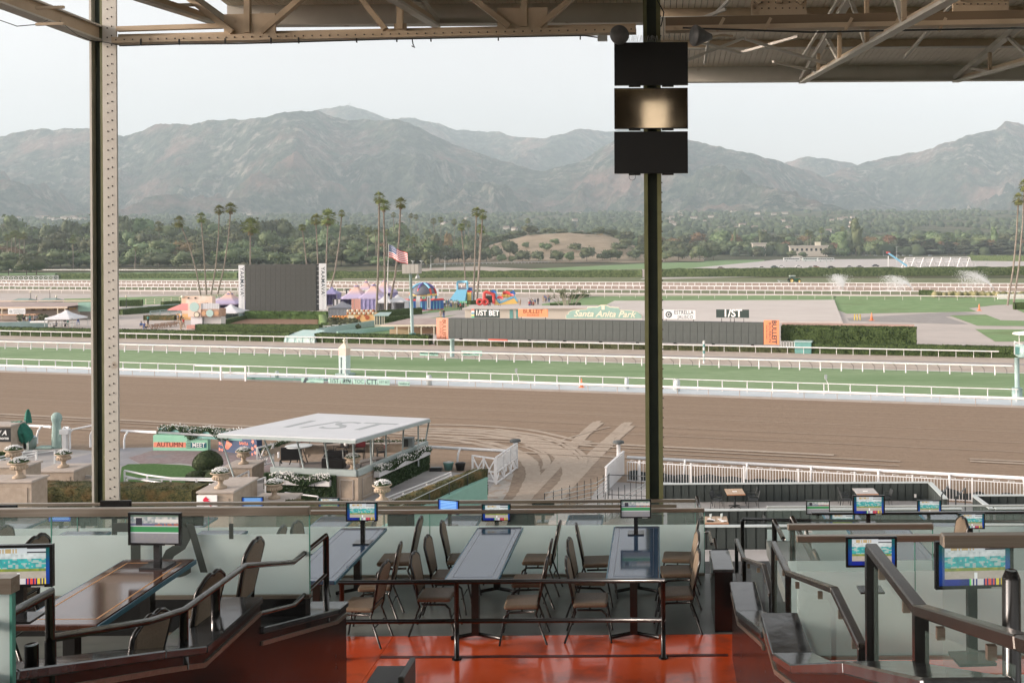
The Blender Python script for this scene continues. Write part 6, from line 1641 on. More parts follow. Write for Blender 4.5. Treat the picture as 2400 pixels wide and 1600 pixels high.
def urn_proto():
 t = thing('flower_urn','x','urn',(0,0,0))
 MB().lathe((0,0,0),[(.27,0),(.27,.07),(.21,.10),(.12,.16),(.10,.26),(.14,.31),(.12,.34)],24).part('foot',M_urn,t)
 MB().lathe((0,0,.34),[(.14,0),(.27,.05),(.33,.14),(.31,.21),(.27,.24),(.30,.28),(.42,.33),(.44,.36),(.40,.38),(.33,.36)],24).part('bowl',M_urn,t)
 pm_ = MB().ball((0,0,0),(.055,.05,.085),7,5).mesh('gadroon',M_urn)
 for k in range(18): a = k*PI/9; piece(pm_,'gadroon',t,(.31*cos(a),.31*sin(a),.47),a)
 rnd = random.Random(5); mb = MB()
 mb.ball((0,0,.70),(.33,.33,.13),12,6,.1,rnd)
 for i in range(240):
  a = rnd.uniform(0,6.28); q = math.sqrt(rnd.random())*.38; leaf(mb,V3((q*cos(a),q*sin(a),.72 + .13*(1 - (q/.38) ** 2))),.05,rnd)
 mb.part('foliage',M_fleaf,t)
 mb = MB(); flowers(mb,(0,0,.76),.38,.38,150,rnd,.04,.14); mb.part('blossoms',M_flow,t)
 return freeze(t)
URN = urn_proto(); first_urn = [True]
def urn(px,py,wpx,lab,z=None):
 Y = .88*FPX/wpx; p = at(px,py,Y)
 if first_urn[0]:
  first_urn[0] = False; URN.location = p; URN['label'] = lab; XF[URN.name] = Matrix.Translation(p); return URN,p
 return dup(URN,p,random.uniform(0,6),lab),p
def pedestal(p,x0,x1,y0,y1,h,lab,plate=None,base=0.0):
 """stone block under p; x/y extents relative to p"""
 t = thing('stone_pedestal',lab,'pedestal',(p.x,p.y,base))
 zt_ = p.z - base
 MB().b2((x0,y0,zt_ - h),(x1,y1,zt_ - .10)).part('block',M_stone,t,bevel=.01)
 MB().b2((x0 - .07,y0 - .07,zt_ - .10),(x1 + .07,y1 + .07,zt_ - .002)).part('cap',M_cap,t,bevel=.02)
 MB().b2((x0 + .18,y0 - .025,zt_ - h + .15),(x1 - .18,y0 + .02,zt_ - .32)).part('panel',M_stone,t,bevel=.01)
 return t
_,p = urn(517,1143,46,'carved flower urn on the stone block with the red horse sign')
t = pedestal(p,-.75,.8,-.55,2.1,p.z,'pale stone block carrying an urn and a white sign with a red horse head')
sg = MB().b2((-.78,-.64,p.z - 1.0),(.12,-.60,p.z - .16)).part('sign_panel',M_wl,t,label='white sign with a red horse head emblem')
hd_ = [(-.15,-.25),(-.06,-.12),(-.13,-.02),(-.2,.1),(-.12,.24),(-.03,.32),(.0,.24),(.12,.14),(.05,.10),(.2,0),(.1,-.02),(.28,-.18),(.15,-.16),(.3,-.36),(.1,-.2),(0,.02),(.0,-.14)]
MB().extr([(x*.9 - .33,-.655,p.z - .45 + z*.72) for x,z in hd_],(0,.01,0)).part('horse_emblem',mat('emblem_red',(.65,.02,.06),.5),t)
_,p = urn(643,1167,44,'carved flower urn on the low plinth at the left front corner of the pavilion')
pedestal(p,-.9,.9,-.7,1.0,p.z,'low pale stone plinth at the left front corner of the pavilion')
_,p = urn(896,1172,46,'carved flower urn on the hedge end in front of the ivy wall')
pedestal(p,-.3,.3,-.3,.3,p.z,'slim stone plinth in front of the ivy wall')
_,p = urn(571,1086,37,'carved flower urn on the tall brown stone pier left of the pavilion')
pedestal(p,-.8,.75,-.7,1.0,p.z,'tall brown stone pier under the left end of the pavilion roof')
_,p = urn(827,1102,39,'carved flower urn just inside the pavilion corner')
pedestal(p,-.3,.3,-.3,.3,p.z - .1,'short stone plinth just inside the pavilion corner')
_,p = urn(32,1087,42,'upper carved flower urn at the far left edge')
pedestal(p,-1.2,.85,-.4,.8,1.4,'stone wall block under the upper urn at the far left edge',base=0)
_,p = urn(45,1119,46,'lower carved flower urn at the far left edge, nearest the palm')
pedestal(p,-1.2,.9,-.55,.6,1.5,'stone wall block under the lower urn at the far left edge')
_,p = urn(149,1094,39,'carved flower urn on the block left of the riveted column')
pedestal(p,-.9,1.0,-.8,.9,1.2,'stone block left of the riveted column')
def gh(px0,py0,px1,py1,z,w,h,lab,m=None,**kw):
 """hedge whose top centre line runs between two measured points at height z"""
 a = atz(px0,py0,z); b = atz(px1,py1,z); a.z = b.z = z - h
 return hedge(a,b,w,h,lab,m or M_hbrown,**kw)
gh(28,1133,470,1140,1.75,1.5,1.75,'long browning hedge behind the parapet, crossed by the riveted column',seg=.25,jit=.035,leaves=9000,ls=.035,seed=51)
gh(660,1176,900,1180,1.3,1.0,1.3,'browning hedge in front of the pavilion wall',seg=.25,jit=.035,leaves=4000,ls=.035,seed=52)
gh(1128,1098,930,1176,1.55,.8,1.3,'browning hedge running along the top of the mint wall',seg=.25,jit=.035,leaves=6000,ls=.035,seed=53)
gh(84,1112,118,1098,.6,.5,.6,'small dark hedge between the left stone blocks',M_hedge,seg=.2,jit=.03,leaves=600,ls=.04,seed=54)
gh(-20,1062,10,1058,.7,.6,.7,'small hedge stub at the far left edge',M_hedge,seg=.2,jit=.03,leaves=300,ls=.04,seed=55)
b = atz(487,1119,0)
t = thing('topiary','clipped dome shaped topiary bush on the apron lawn','topiary',b)
rq = random.Random(77); mb = MB(); h_ = at(487,1055,b.y).z
mb.smooth = True; prof = [(.10,.5),(.62,.56),(.80,.72),(.80,.95),(.70,1.2),(.5,1.42),(.25,1.55),(.04,1.6)]
mb.lathe((0,0,0),[(r*.96,z*h_/1.6) for r,z in prof],26); mb.smooth = False
for i in range(3800):
 k = rq.uniform(0,len(prof) - 1.01); r0,z0 = prof[int(k)]; r1,z1 = prof[int(k) + 1]; u = k % 1; r = r0 + (r1 - r0)*u; z = (z0 + (z1 - z0)*u)*h_/1.6; a = rq.uniform(0,6.28)
 leaf(mb,V3((r*cos(a),r*sin(a),z)),.028,rq)
mb.part('foliage',mat('topiary_leaf',(.02,.035,.012),.85,c2=(.06,.085,.03),scale=10),t); MB().tube([(0,0,0),(0,0,.6)],.09,8).part('trunk',M_bark,t)
for i,(px,py,r) in enumerate(((458,1135,.55),(484,1130,.5),(505,1134,.6))):
 b = atz(px,py,.0); mb = MB(); mb.ball(b + V3((0,0,r*.62)),(r,r,r*.75),14,8,.05,rq)
 for k in range(900):
  d_ = V3((rq.gauss(0,1),rq.gauss(0,1),abs(rq.gauss(0,1)))).normalized(); leaf(mb,b + V3((0,0,r*.62)) + V3((d_.x*r,d_.y*r,d_.z*r*.75)),.03,rq)
 mb.solo('round_bush',MATS['topiary_leaf'],('leftmost','middle','rightmost')[i] + ' of the low round bushes at the foot of the domed topiary','bush')
def wrail(pts,z,lab,hs=(1.0,.62),step=1.3,r=.035,m=None,post_w=.07,pk='post'):
 """pts: measured points of the top rail at height z"""
 c = [atz(px,py,z) for px,py in pts]; o_ = c[0].copy(); o_.z = 0
 t = thing('garden_rail',lab,'railing',o_)
 for k in hs: MB().tube([p - o_ + V3((0,0,(k - 1)*z)) for p in c],r,7).part('rail',m or M_rail2,t)
 for i in range(len(c) - 1):
  L = (c[i + 1] - c[i]).length; n = max(1,int(L/step))
  for k in range(n + (i == len(c) - 2)):
   p = c[i].lerp(c[i + 1],k/n) - o_; MB().bar((p.x,p.y,0),(p.x,p.y,z),post_w,post_w).part('post',m or M_rail2,t)
 return t
wrail([(292,1102),(345,1113),(400,1120),(460,1121),(540,1122)],1.0,'white double rail curving past the apron lawn',(1.0,.70),1.6,.05)
wrail([(298,1121),(545,1127)],.75,'lower white rail behind the long browning hedge',(1.0,),1.6,.045)
wrail([(140,1112),(190,1114),(216,1116)],.9,'white rail below the block left of the riveted column',(1.0,.9),1.5,.05)
wrail([(188,1090),(216,1096)],1.0,'short white rail bending into the riveted column',(1.0,.8),.8,.06)
wrail([(545,1122),(583,1104),(583,1107)],1.15,'white hand rail climbing beside the brown stone pier',(1.0,.25),2.0,.04)
wrail([(562,1140),(622,1118)],1.2,'white hand rail in front of the brown stone pier',(1.0,),1.4,.04)
wrail([(1057,1106),(1000,1130),(885,1174)],1.2,'white double hand rail sloping down in front of the ivy wall',(1.0,.86),1.5,.04)
wrail([(668,1154),(745,1163)],.8,'low white rail lying before the pavilion hedge',(1.0,),2.0,.04)
wrail([(-10,1072),(52,1060),(86,1056)],1.3,'white stair rail behind the urns at the far left',(1.0,.88),1.2,.035)
wrail([(-10,1080),(60,1066),(84,1060)],1.0,'second white stair rail behind the urns at the far left',(1.0,.85),1.2,.035)
wrail([(84,1062),(128,1056)],1.1,'thin white rail between the urns at the left',(1.0,),1.5,.025)
b = atz(133,1050)
t = thing('draped_statue','statue or clock wrapped in a pale green cover beside the track','covered statue',b)
mb = MB(); M_drape = mat('sage_drape',(.30,.42,.39),.8,c2=(.24,.35,.33),scale=2.5,stretch=(4,4,.4),bump=.4)
prof = [(.30,0),(.29,.6),(.27,1.3),(.24,1.62),(.30,1.75),(.345,1.95),(.31,2.15),(.18,2.3),(.03,2.35)]
n = 30; vs = []
for r,z in prof: vs += [(r*(1 + .07*sin(j*2.7)*(z < 1.7))*cos(2*PI*j/n),r*(1 + .07*sin(j*2.7 + z))*sin(2*PI*j/n)*.7,z) for j in range(n)]
mb.smooth = True; mb.add(vs,[(i*n + j,i*n + (j + 1) % n,(i + 1)*n + (j + 1) % n,(i + 1)*n + j) for i in range(len(prof) - 1) for j in range(n)] + [tuple(range((len(prof) - 1)*n,len(prof)*n))])
mb.part('cover',M_drape,t); MB().b2((-1.2,-.4,0),(-.1,.25,.16)).part('base',M_drape,t,bevel=.06)
M_par = mat('parasol_green',(.01,.12,.085),.75,c2=(.02,.17,.12),scale=3)
b = atz(66,1058)
t = thing('closed_parasol','dark green parasol tied shut, standing upright at the far left','parasol',b)
MB().tube([(0,0,0),(0,0,2.7)],.03,8).part('pole',M_white,t)
mb = MB(); n = 20; vs = []; prof = [(.06,2.72),(.15,2.45),(.20,2.1),(.22,1.85)]
for r,z in prof: vs += [(r*(1 + .22*cos(j*PI/2.5))*cos(2*PI*j/n),r*(1 + .22*cos(j*PI/2.5))*sin(2*PI*j/n),z) for j in range(n)]
mb.smooth = True; mb.add(vs,[(i*n + j,i*n + (j + 1) % n,(i + 1)*n + (j + 1) % n,(i + 1)*n + j) for i in range(3) for j in range(n)] + [tuple(range(n))]); mb.part('canopy',M_par,t)
MB().lathe((0,0,0),[(.26,0),(.26,.08),(.05,.12)],12).part('foot',M_metal,t)
b = atz(58,1058) + V3((0,-.8,0))
t = thing('slumped_parasol','second dark green parasol drooping in heavy folds across the upright one','parasol',b)
mb = MB(); n = 26; vs = []; prof = [(.25,2.0,0),(.42,1.75,.12),(.52,1.4,.3),(.45,1.0,.5),(.3,.75,.5)]
for r,z,ox in prof: vs += [(ox + r*(1 + .25*sin(j*1.9))*cos(2*PI*j/n),r*.7*(1 + .2*sin(j*2.3))*sin(2*PI*j/n),z + .12*sin(j*1.9)) for j in range(n)]
mb.smooth = True; mb.add(vs,[(i*n + j,i*n + (j + 1) % n,(i + 1)*n + (j + 1) % n,(i + 1)*n + j) for i in range(4) for j in range(n)] + [tuple(range(n))]); mb.tube([(-2.6,0,1.75),(-1.0,0,1.9),(.3,0,1.92)],[.07,.1,.2],9); mb.part('canopy',M_par,t)
MB().tube([(.1,0,0),(.1,0,1.0)],.03,8).part('pole',M_metal,t)
b = atz(14,1072)
t = thing('stone_kiosk','low stone counter with a black racehorse sign cut off by the left edge','kiosk',b)
zt_ = at(14,995,b.y).z
MB().b2((-1.6,0,0),(.32,1.2,zt_ - .1)).part('wall',M_stone,t); MB().b2((-1.7,-.15,zt_ - .1),(.42,1.3,zt_)).part('cap',M_cap,t)
sg = MB().b2((-1.6,-.06,zt_ - 1.05),(.32,-.02,zt_ - .2)).part('sign_panel',M_black,t)
lettering('racehorse',.26,M_wl,sg,facing((-.3,-.07,zt_ - .82),0),bold=.004); lettering('R/ A',.42,M_wl,sg,facing((-.3,-.07,zt_ - .5),0),shear=.3,bold=.006)
for px,py,m,lab in ((50,1052,M_black,'dark bin with a pale bag beside the parasols'),(74,1052,mat('glass_bin',(.2,.27,.25),.4),'grey green bin under the drooping parasol')):
 b = atz(px,py); t = thing('bin',lab,'bin',b); MB().lathe((0,0,0),[(.27,0),(.32,.75)],14).part('drum',m,t); MB().ball((0,0,.8),(.26,.26,.12),10,5,.15).part('bag',mat('pale_bag',(.4,.5,.56),.5),t)
b = atz(10,1180,1.2); t = thing('sign_board','dark board reading 1/ST behind a feathery palm at the lower far left','sign',(b.x,b.y,0))
MB().b2((-1.5,0,0),(.55,.12,1.85)).part('panel',mat('slate_board',(.05,.06,.06),.6),t); lettering('1/ST',.55,M_wl,t,facing((-.05,-.01,1.15),0))
b = atz(60,1185,.9)
t = thing('feathery_palm','bright green feathery palm behind the parapet at the far left','palm',(b.x,b.y,0)); rq = random.Random(9); mb = MB()
for i in range(60):
 a = rq.uniform(0,6.28); L = rq.uniform(.7,1.25); el = rq.uniform(.35,1.3); d_ = V3((cos(a)*cos(el),sin(a)*cos(el),sin(el)))
 for k in range(16):
  u = k/16; p = V3((0,0,.95)) + d_*L*u + V3((0,0,-.35*u*u*L)); w_ = V3((-sin(a),cos(a),-.35))*.22*(1 - u*.6)
  for s_ in (-1,1): mb.add([p,p + w_*s_ + d_*.12,p + d_*.035],[(0,1,2)])
mb.part('fronds',mat('fresh_frond',(.07,.17,.04),.7,c2=(.12,.24,.07),scale=5),t); MB().tube([(0,0,0),(0,0,1.0)],.1,8).part('trunk',M_bark,t)
def boxsign(pxa,pya,pxb,pyb,h,lab):
 a = atz(pxa,pya); e = atz(pxb,pyb); v = e - a; L = v.length; rz = math.atan2(v.y,v.x)
 t = thing('sign_board',lab,'sign',a,rz); return t,L
t,L = boxsign(359,1056,487,1057,1,'mint green board reading AUTUMN MEET on the forecourt'); h = 1.0
MB().b2((0,0,0),(L,.35,h)).part('board',mat('autumn_mint',(.26,.56,.40),.6,c2=(.30,.60,.44),scale=2),t)
MB().b2((.03,-.012,h*.24),(L*.60,-.002,h*.56)).part('stripe',mat('coral_print',(.80,.27,.18),.6),t)
MB().b2((L*.69,-.012,h*.22),(L - .09,-.002,h*.54)).part('stripe',mat('petrol_print',(.01,.12,.16),.6),t)
lettering('AUTUMN',.44,mat('maroon_letter',(.18,.03,.02),.6),t,facing((L*.31,-.02,h*.40),0),sx=.95)
lettering('MEET',.40,M_wl,t,facing((L*.835,-.02,h*.38),0),bold=.004,sx=.9)
lettering('1/ST',.24,M_wl,t,facing((L - .38,-.02,h*.83),0))
mb = MB()
for i in range(4):
 for j in range(6): mb.box((L*.60 + .08 + i*.075 + (j % 2)*.03,-.01,h*.22 + j*.1),(.035,.01,.05))
mb.part('checker_dots',M_navy,t)
t,L = boxsign(512,1057,602,1069,1,'navy board with coral stars reading SANTA ANITA beside the pavilion'); h = 1.05
MB().b2((0,0,0),(L,.4,h)).part('board',mat('navy_print',(.02,.05,.12),.6),t)
mb = MB()
def star(cx,cz,r,a0=0):
 c_ = [(cx + (r if k % 2 == 0 else r*.42)*sin(a0 + k*PI/5),-.01,cz + (r if k % 2 == 0 else r*.42)*cos(a0 + k*PI/5)) for k in range(10)]
 mb.extr(c_,(0,.008,0))
for cx,cz,r in ((.12,.9,.13),(.34,.86,.17),(.14,.52,.16),(.40,.48,.15),(.12,.14,.14),(.36,.12,.14),(L - .35,.88,.17),(L - .12,.6,.15),(L - .38,.45,.16),(L - .14,.2,.16),(L - .4,.1,.12)): star(cx,cz,r,cx)
for k in range(4): mb.extr([(.62 + k*.06,-.01,.22),(.80 + k*.13,-.01,.86 - k*.07),(.88 + k*.14,-.01,.74 - k*.07),(.80 + k*.04,-.01,.2)],(0,.006,0))
mb.part('coral_stars',mat('coral_print',(.80,.27,.18),.6),t)
lettering('SANTA',.26,mat('coral_print',(.80,.27,.18),.6),t,facing((L*.67,-.02,h*.66),0),bold=.004); lettering('ANITA',.26,mat('coral_print',(.80,.27,.18),.6),t,facing((L*.67,-.02,h*.36),0),bold=.004)
def trough(a,e,w,h,lab,m,base=0.0,nfl=500,nm='flower_trough',ivy=900,drape=.35,seed=0,segs=1,flipy=1):
 a = V3(a); e = V3(e); v = e - a; L = v.length; rz = math.atan2(v.y,v.x); rq = random.Random(seed)
 t = thing(nm,lab,'flower box',(a.x,a.y,a.z + base),rz); sl = 0
 for k in range(segs): MB().b2((L*k/segs + .02,0,0),(L*(k + 1)/segs - .02,w,h)).part('box',m,t)
 mb = MB(); fb = MB()
 for i in range(ivy):
  x = rq.random()*L; dr = drape*(.5 + .5*sin(x*2.6 + seed)); z = h + rq.uniform(-dr,.18); y = rq.uniform(-.10,w) if z > h else rq.uniform(-.12,.0)
  leaf(mb,V3((x,y,z)),.065,rq)
 for i in range(nfl):
  x = rq.random()*L; p = V3((x,rq.uniform(-.14,w*.9),h + rq.uniform(-.04,.24) - .1*sin(x*2.6 + seed))); r = rq.uniform(.03,.055)
  fb.add([p + V3((r,0,0)),p + V3((0,-r*.3,r)),p + V3((-r,0,0)),p + V3((0,-r*.3,-r)),p + V3((0,-r*.7,0))],[(0,1,4),(1,2,4),(2,3,4),(3,0,4)])
 mb.part('ivy',M_ivy,t); fb.part('blossoms',M_flow,t)
 return t
trough(at(371,1021,64.6),at(575,1029,62.6),.4,.5,'row of teal troughs of white flowers behind the AUTUMN MEET board',M_teal,nfl=420,ivy=2600,drape=.6,seed=1,segs=4)
# ============================================================ the white roofed pavilion
zr,zl_,zf = 3.3,1.6,.55
FL,FR,BR,BL = (atz(511,1016,zr),atz(834,1029,zr),atz(1007,980,zr),atz(745,968,zr))
LC,LR,LL = atz(837,1101,zl_),atz(1000,1033,zl_),atz(636,1093,zl_)
LB = LR + (LL - LC); LB.x = BL.x - .6; LB.y = BL.y - .4
o0 = V3((LC.x,LC.y,0))
T = thing('pavilion','open pavilion with flat white canopy reading 1/ST and ivy walls','pavilion',o0)
loc = lambda v: V3(v) - o0
M_roofw = mat('canopy_white',(.60,.62,.64),.5,c2=(.56,.58,.60),scale=1.0)
M_edge = mat('sage_steel',(.36,.42,.41),.45,c2=(.32,.38,.37),scale=2)
def slab(pts,dz,m,nm,parent=T,**k):
 n = len(pts); vs = [loc(p) for p in pts] + [loc(p) - V3((0,0,dz)) for p in pts]
 return MB().add(vs,[tuple(range(n)),tuple(range(n,2*n))[::-1]] + [(i,n + i,n + (i + 1) % n,(i + 1) % n) for i in range(n)]).part(nm,m,parent,**k)
roof = slab([FL,FR,BR,BL],.06,M_roofw,'roof')
up = V3((0,0,-.06))
for a,b in ((FL,FR),(FR,BR),(BR,BL),(BL,FL)): MB().bar(loc(a) + up + V3((0,0,-.07)),loc(b) + up + V3((0,0,-.07)),.10,.16).part('fascia',M_edge,T)
for k in range(5): MB().bar(loc(FL.lerp(FR,(k + .5)/5)) - V3((0,0,.16)),loc(BL.lerp(BR,(k + .5)/5)) - V3((0,0,.16)),.08,.12).part('rafter',M_edge,T)
ex = (FR - FL).normalized(); ey = ((BL - FL) + (BR - FR)).normalized(); ey = (ey - ex*ey.dot(ex)).normalized(); ez = ex.cross(ey)
c = loc((FL + FR + BR + BL)/4) + V3((0,0,.006))
Mx = Matrix((( ex.x,ey.x,ez.x,c.x),(ex.y,ey.y,ez.y,c.y),(ex.z,ey.z,ez.z,c.z),(0,0,0,1)))
lettering('1/ST',3.1,mat('roof_grey_print',(.34,.37,.38),.6),roof,Mx @ Matrix.Rotation(R(0),4,'Z'),shear=.15,extrude=.003,sx=1.12,spacing=.95)
def pst(top,bot,r=.045): MB().tube([loc(top) - V3((0,0,.15)),loc(bot)],r,8).part('post',M_edge,T)
for u in (.34,.58,.78): pst(FL.lerp(FR,u + .0),LL.lerp(LC,max(.02,(u - .30)/.70 - .02)))
pst(FR.lerp(FL,.02),LC.lerp(LL,.03)); pst(FL.lerp(FR,.02),FL.lerp(FR,.12) - V3((0,0,2.3)))
for u in (.18,.38,.62): pst(FR.lerp(BR,u),LC.lerp(LR,u) )
pst(BR.lerp(FR,.01),LR.lerp(LC,.02))
for u in (.1,.5,.9): pst(BL.lerp(BR,u),(BL.lerp(BR,u) - V3((0,0,zr - zf))))
slab([LL.lerp(LL,0) - V3((0,0,zl_ - zf)),LC - V3((0,0,zl_ - zf)),LR - V3((0,0,zl_ - zf)),LB - V3((0,0,zl_ - zf))],zf,mat('pavilion_floor',(.25,.22,.20),.8,c2=(.32,.28,.26),scale=2),'floor')
for a,b,nm in ((LL,LC,'front_ledge'),(LC,LR,'side_ledge')):
 MB().bar(loc(a) - V3((0,0,.16)),loc(b) - V3((0,0,.16)),.22,.32).part(nm,M_edge,T,bevel=.01)
 MB().bar(loc(a) - V3((0,0,zl_/2 + .2)),loc(b) - V3((0,0,zl_/2 + .2)),.14,zl_ - .36).part('wall',M_stone,T)
MB().bar(loc(LR) - V3((0,0,.35)),loc(LB) - V3((0,0,.35)),.2,.5).part('back_counter',M_stone,T)
MB().bar(loc(LR) - V3((0,0,.08)),loc(LB) - V3((0,0,.08)),.34,.07).part('counter_top',M_cap,T)
vL = (LC - LL).normalized(); vR = (LR - LC).normalized(); nL = V3((vL.y,-vL.x,0)); nR = V3((vR.y,-vR.x,0))
pc = loc(LC);
MB().add([pc - vL*1.05 + nL*.10 - V3((0,0,z)) for z in (.34,zl_)] + [pc + nL*.12 + nR*.12 - V3((0,0,z)) for z in (.34,zl_)] + [pc + vR*1.7 + nR*.10 - V3((0,0,z)) for z in (.34,zl_)],[(0,1,3,2),(2,3,5,4)]).part('corner_pier',M_stone,T)
for (c_,v,n_,w) in ((pc - vL*.52,vL,nL,.72),(pc + vR*.85,vR,nR,1.1)):
 for s_ in (-1,1): MB().bar(c_ + v*s_*w/2 + n_*.13 - V3((0,0,.5)),c_ + v*s_*w/2 + n_*.13 - V3((0,0,1.45)),.05,.05).part('pier_moulding',M_cap,T)
 for z in (.5,1.45): MB().bar(c_ - v*w/2 + n_*.13 - V3((0,0,z)),c_ + v*w/2 + n_*.13 - V3((0,0,z)),.05,.05).part('pier_moulding',M_cap,T)
def ivy_wall(a,b,n_,h,lab,seed,cnt):
 v = b - a; rq = random.Random(seed); mb = MB(); L = v.length
 mb.bar(a + n_*.14 + V3((0,0,h/2)),b + n_*.14 + V3((0,0,h/2)),.2,h)
 for i in range(cnt): leaf(mb,a + v*rq.random() + n_*(.24 + rq.uniform(-.02,.10)) + V3((0,0,rq.random()*h)),.055,rq)
 mb.solo('ivy_wall',M_ivy,lab,'ivy')
g = lambda p: V3((p.x,p.y,0))
ivy_wall(g(LL) - vL*.25,g(LC) - vL*1.1,nL,1.32,'glossy ivy covering the front wall of the pavilion',61,5200)
ivy_wall(g(LC) + vR*1.75,g(LR) - vR*.2,nR,1.36,'glossy ivy covering the right side wall of the pavilion',62,6500)
M_fbox = mat('white_flower_box',(.62,.62,.62),.6)
a = g(LL) + vL*.25 + nL*.5; b = g(LC) - vL*1.25 + nL*.5; a.z = b.z = .82
trough(a,b,.3,.32,'white flower box hung on the front ivy wall of the pavilion',M_fbox,nfl=420,ivy=2200,drape=.3,seed=3,segs=4)
a = g(LC) + vR*1.3 + nR*.5; b = g(LR) - vR*.5 + nR*.5; a.z = b.z = .95
trough(a,b,.3,.32,'white flower box hung on the right side ivy wall of the pavilion',M_fbox,nfl=520,ivy=2600,drape=.2,seed=4,segs=4)
a = g(LB).lerp(g(LR),.25); b = g(LR) - vR*.3; a += V3((0,.35,0)); b += V3((0,.35,0)); a.z = b.z = 1.15
trough(a,b,.3,.3,'planting along the far side of the pavilion',M_teal,nfl=120,ivy=1600,drape=.2,seed=5)
a = atz(612,1068,.9); b = atz(690,1040,.9); trough(b,a,.35,.3,'slanting planter of ivy and white flowers seen under the left of the pavilion roof',M_stone,nfl=120,ivy=1000,drape=.3,seed=6)
M_blk = mat('black_vinyl',(.012,.012,.013),.35,spec=.5); M_maroon = mat('maroon_vinyl',(.16,.02,.025),.5)
def pt(px,py,z=zf): p = atz(px,py,z); return p
b = pt(700,1086); t = thing('round_table','round pale topped cafe table inside the pavilion','table',b)
MB().lathe((0,0,.98),[(.72,0),(.75,.02),(.75,.05),(.7,.06)],28).part('table_top',mat('pale_marble',(.60,.64,.64),.25),t)
for k in range(4): a = k*PI/2 + .5; MB().bar((.2*cos(a),.2*sin(a),.95),(.5*cos(a),.5*sin(a),0),.05,.05).part('leg',M_iron,t)
def barchair(p,rz,lab,red=True):
 t = thing('bar_chair',lab,'chair',p,rz,'pavilion chairs')
 MB().b2((-.25,-.24,.62),(.25,.24,.70)).part('seat',M_blk,t,bevel=.02)
 MB().b2((-.27,.2,.82),(.27,.26,1.15)).part('backrest',M_maroon if red else M_blk,t,bevel=.02)
 for sx in (-1,1):
  for sy in (-1,1): MB().bar((sx*.21,sy*.2,.62),(sx*.25,sy*.24,0),.04,.04).part('leg',M_iron,t)
  MB().tube([(sx*.27,.22,.82),(sx*.30,.0,.90),(sx*.28,-.22,.86),(sx*.26,-.2,.64)],.022,6).part('arm',M_iron,t)
for px,py,rz,red in ((770,1068,.4,False),(802,1070,-.3,False),(844,1069,.1,True),(893,1071,-1.2,True),(715,1056,.2,True)):
 barchair(pt(px,py + 14),rz,{770: 'black armchair left of the white orb lamp in the pavilion',802: 'black armchair next to the white orb lamp in the pavilion',844: 'maroon backed armchair in the middle of the pavilion',893: 'maroon backed armchair nearest the right side of the pavilion',715: 'red backed chair behind the round pavilion table'}[px],red)
b = pt(682,1090); t = thing('lounge_chair','broad black lounge chair seen from behind at the left of the pavilion','chair',b,.15)
MB().b2((-.55,-.1,.3),(.55,.02,1.05)).part('backrest',M_blk,t,bevel=.03); MB().b2((-.55,0,.28),(.55,.6,.42)).part('seat',M_blk,t,bevel=.03)
for sx in (-1,1): MB().tube([(sx*.6,-.05,.0),(sx*.6,.05,.3),(sx*.62,.6,.0)],.03,6).part('leg',M_iron,t)
b = pt(782,1098); t = thing('lounge_chair','black padded sofa with chrome grab rails behind the front posts of the pavilion','sofa',b)
MB().b2((-.62,-.25,.05),(.62,.35,.62)).part('seat',M_blk,t,bevel=.05); MB().b2((-.58,.25,.55),(.58,.38,.95)).part('backrest',M_blk,t,bevel=.05)
for sx in (-1,1): MB().tube([(sx*.6,-.2,.62),(sx*.45,.2,.98),(sx*.4,.2,1.0)],.02,6).part('grab_rail',M_metal,t)
b = pt(865,1094); t = thing('low_bench','low grey plank bench inside the right of the pavilion','bench',b,1.0)
MB().b2((-.9,-.3,.38),(.9,.3,.44)).part('top',mat('grey_plank',(.28,.26,.24),.7),t)
for sx in (-1,1): MB().b2((sx*.8 - .03,-.25,0),(sx*.8 + .03,.25,.38)).part('leg',M_iron,t)
b = pt(812,1082); t = thing('orb_lamp','small white globe lamp on a stem inside the pavilion','lamp',b); MB().tube([(0,0,0),(0,0,.95)],.02,6).part('stem',M_iron,t); MB().ball((0,0,1.05),.15,12,8).part('globe',M_white,t)
b = atz(957,1046,zl_); t = thing('loudspeaker','grey green loudspeaker box on the far counter of the pavilion','loudspeaker',b); MB().b2((-.3,-.25,0),(.3,.25,.52)).part('cabinet',mat('grey_green_box',(.15,.18,.18),.6),t); MB().b2((-.27,-.27,.04),(.05,-.25,.48)).part('grille',M_black,t)
b = atz(903,1052,zl_); t = thing('pedestal_fan','black round fan on the far side of the pavilion','fan',b); MB().tube([(.26*cos(a),0,.45 + .26*sin(a)) for a in [k*PI/10 for k in range(21)]],.015,5).part('cage',M_black,t)
for k in range(3): a = k*2.09; MB().add([(0,0,.45),(.22*cos(a),.03,.45 + .22*sin(a)),(.22*cos(a + .6),-.03,.45 + .22*sin(a + .6))],[(0,1,2)]).part('blade',M_metal,t)
MB().tube([(0,0,0),(0,0,.2)],.02,6).part('stem',M_black,t)
xgate(atz(603,1096,.3),atz(640,1086,.3),1.15,'white crossed gate between the stone pier and the pavilion',2)
for px,py,m,lab in ((1051,1101,M_teal,'green tub holding a clear bag behind the white hand rail'),(1079,1102,M_black,'black tub to the right of the green one behind the hand rail')):
 b = atz(px,py); t = thing('tub',lab,'tub',b); MB().lathe((0,0,0),[(.22,0),(.30,.42),(.32,.44)],16).part('tub_body',m,t)
 MB().ball((0,0,.43),(.24,.24,.07),10,5,.15).part('contents',M_metal if m is M_teal else M_black,t)
b = atz(1022,1103); t = thing('floor_box','flat black box lying by the green tub','box',b); MB().b2((-.35,-.2,0),(.35,.2,.18)).part('case',M_black,t,bevel=.02); MB().b2((-.3,-.15,.18),(.3,.15,.22)).part('lid',M_iron,t)
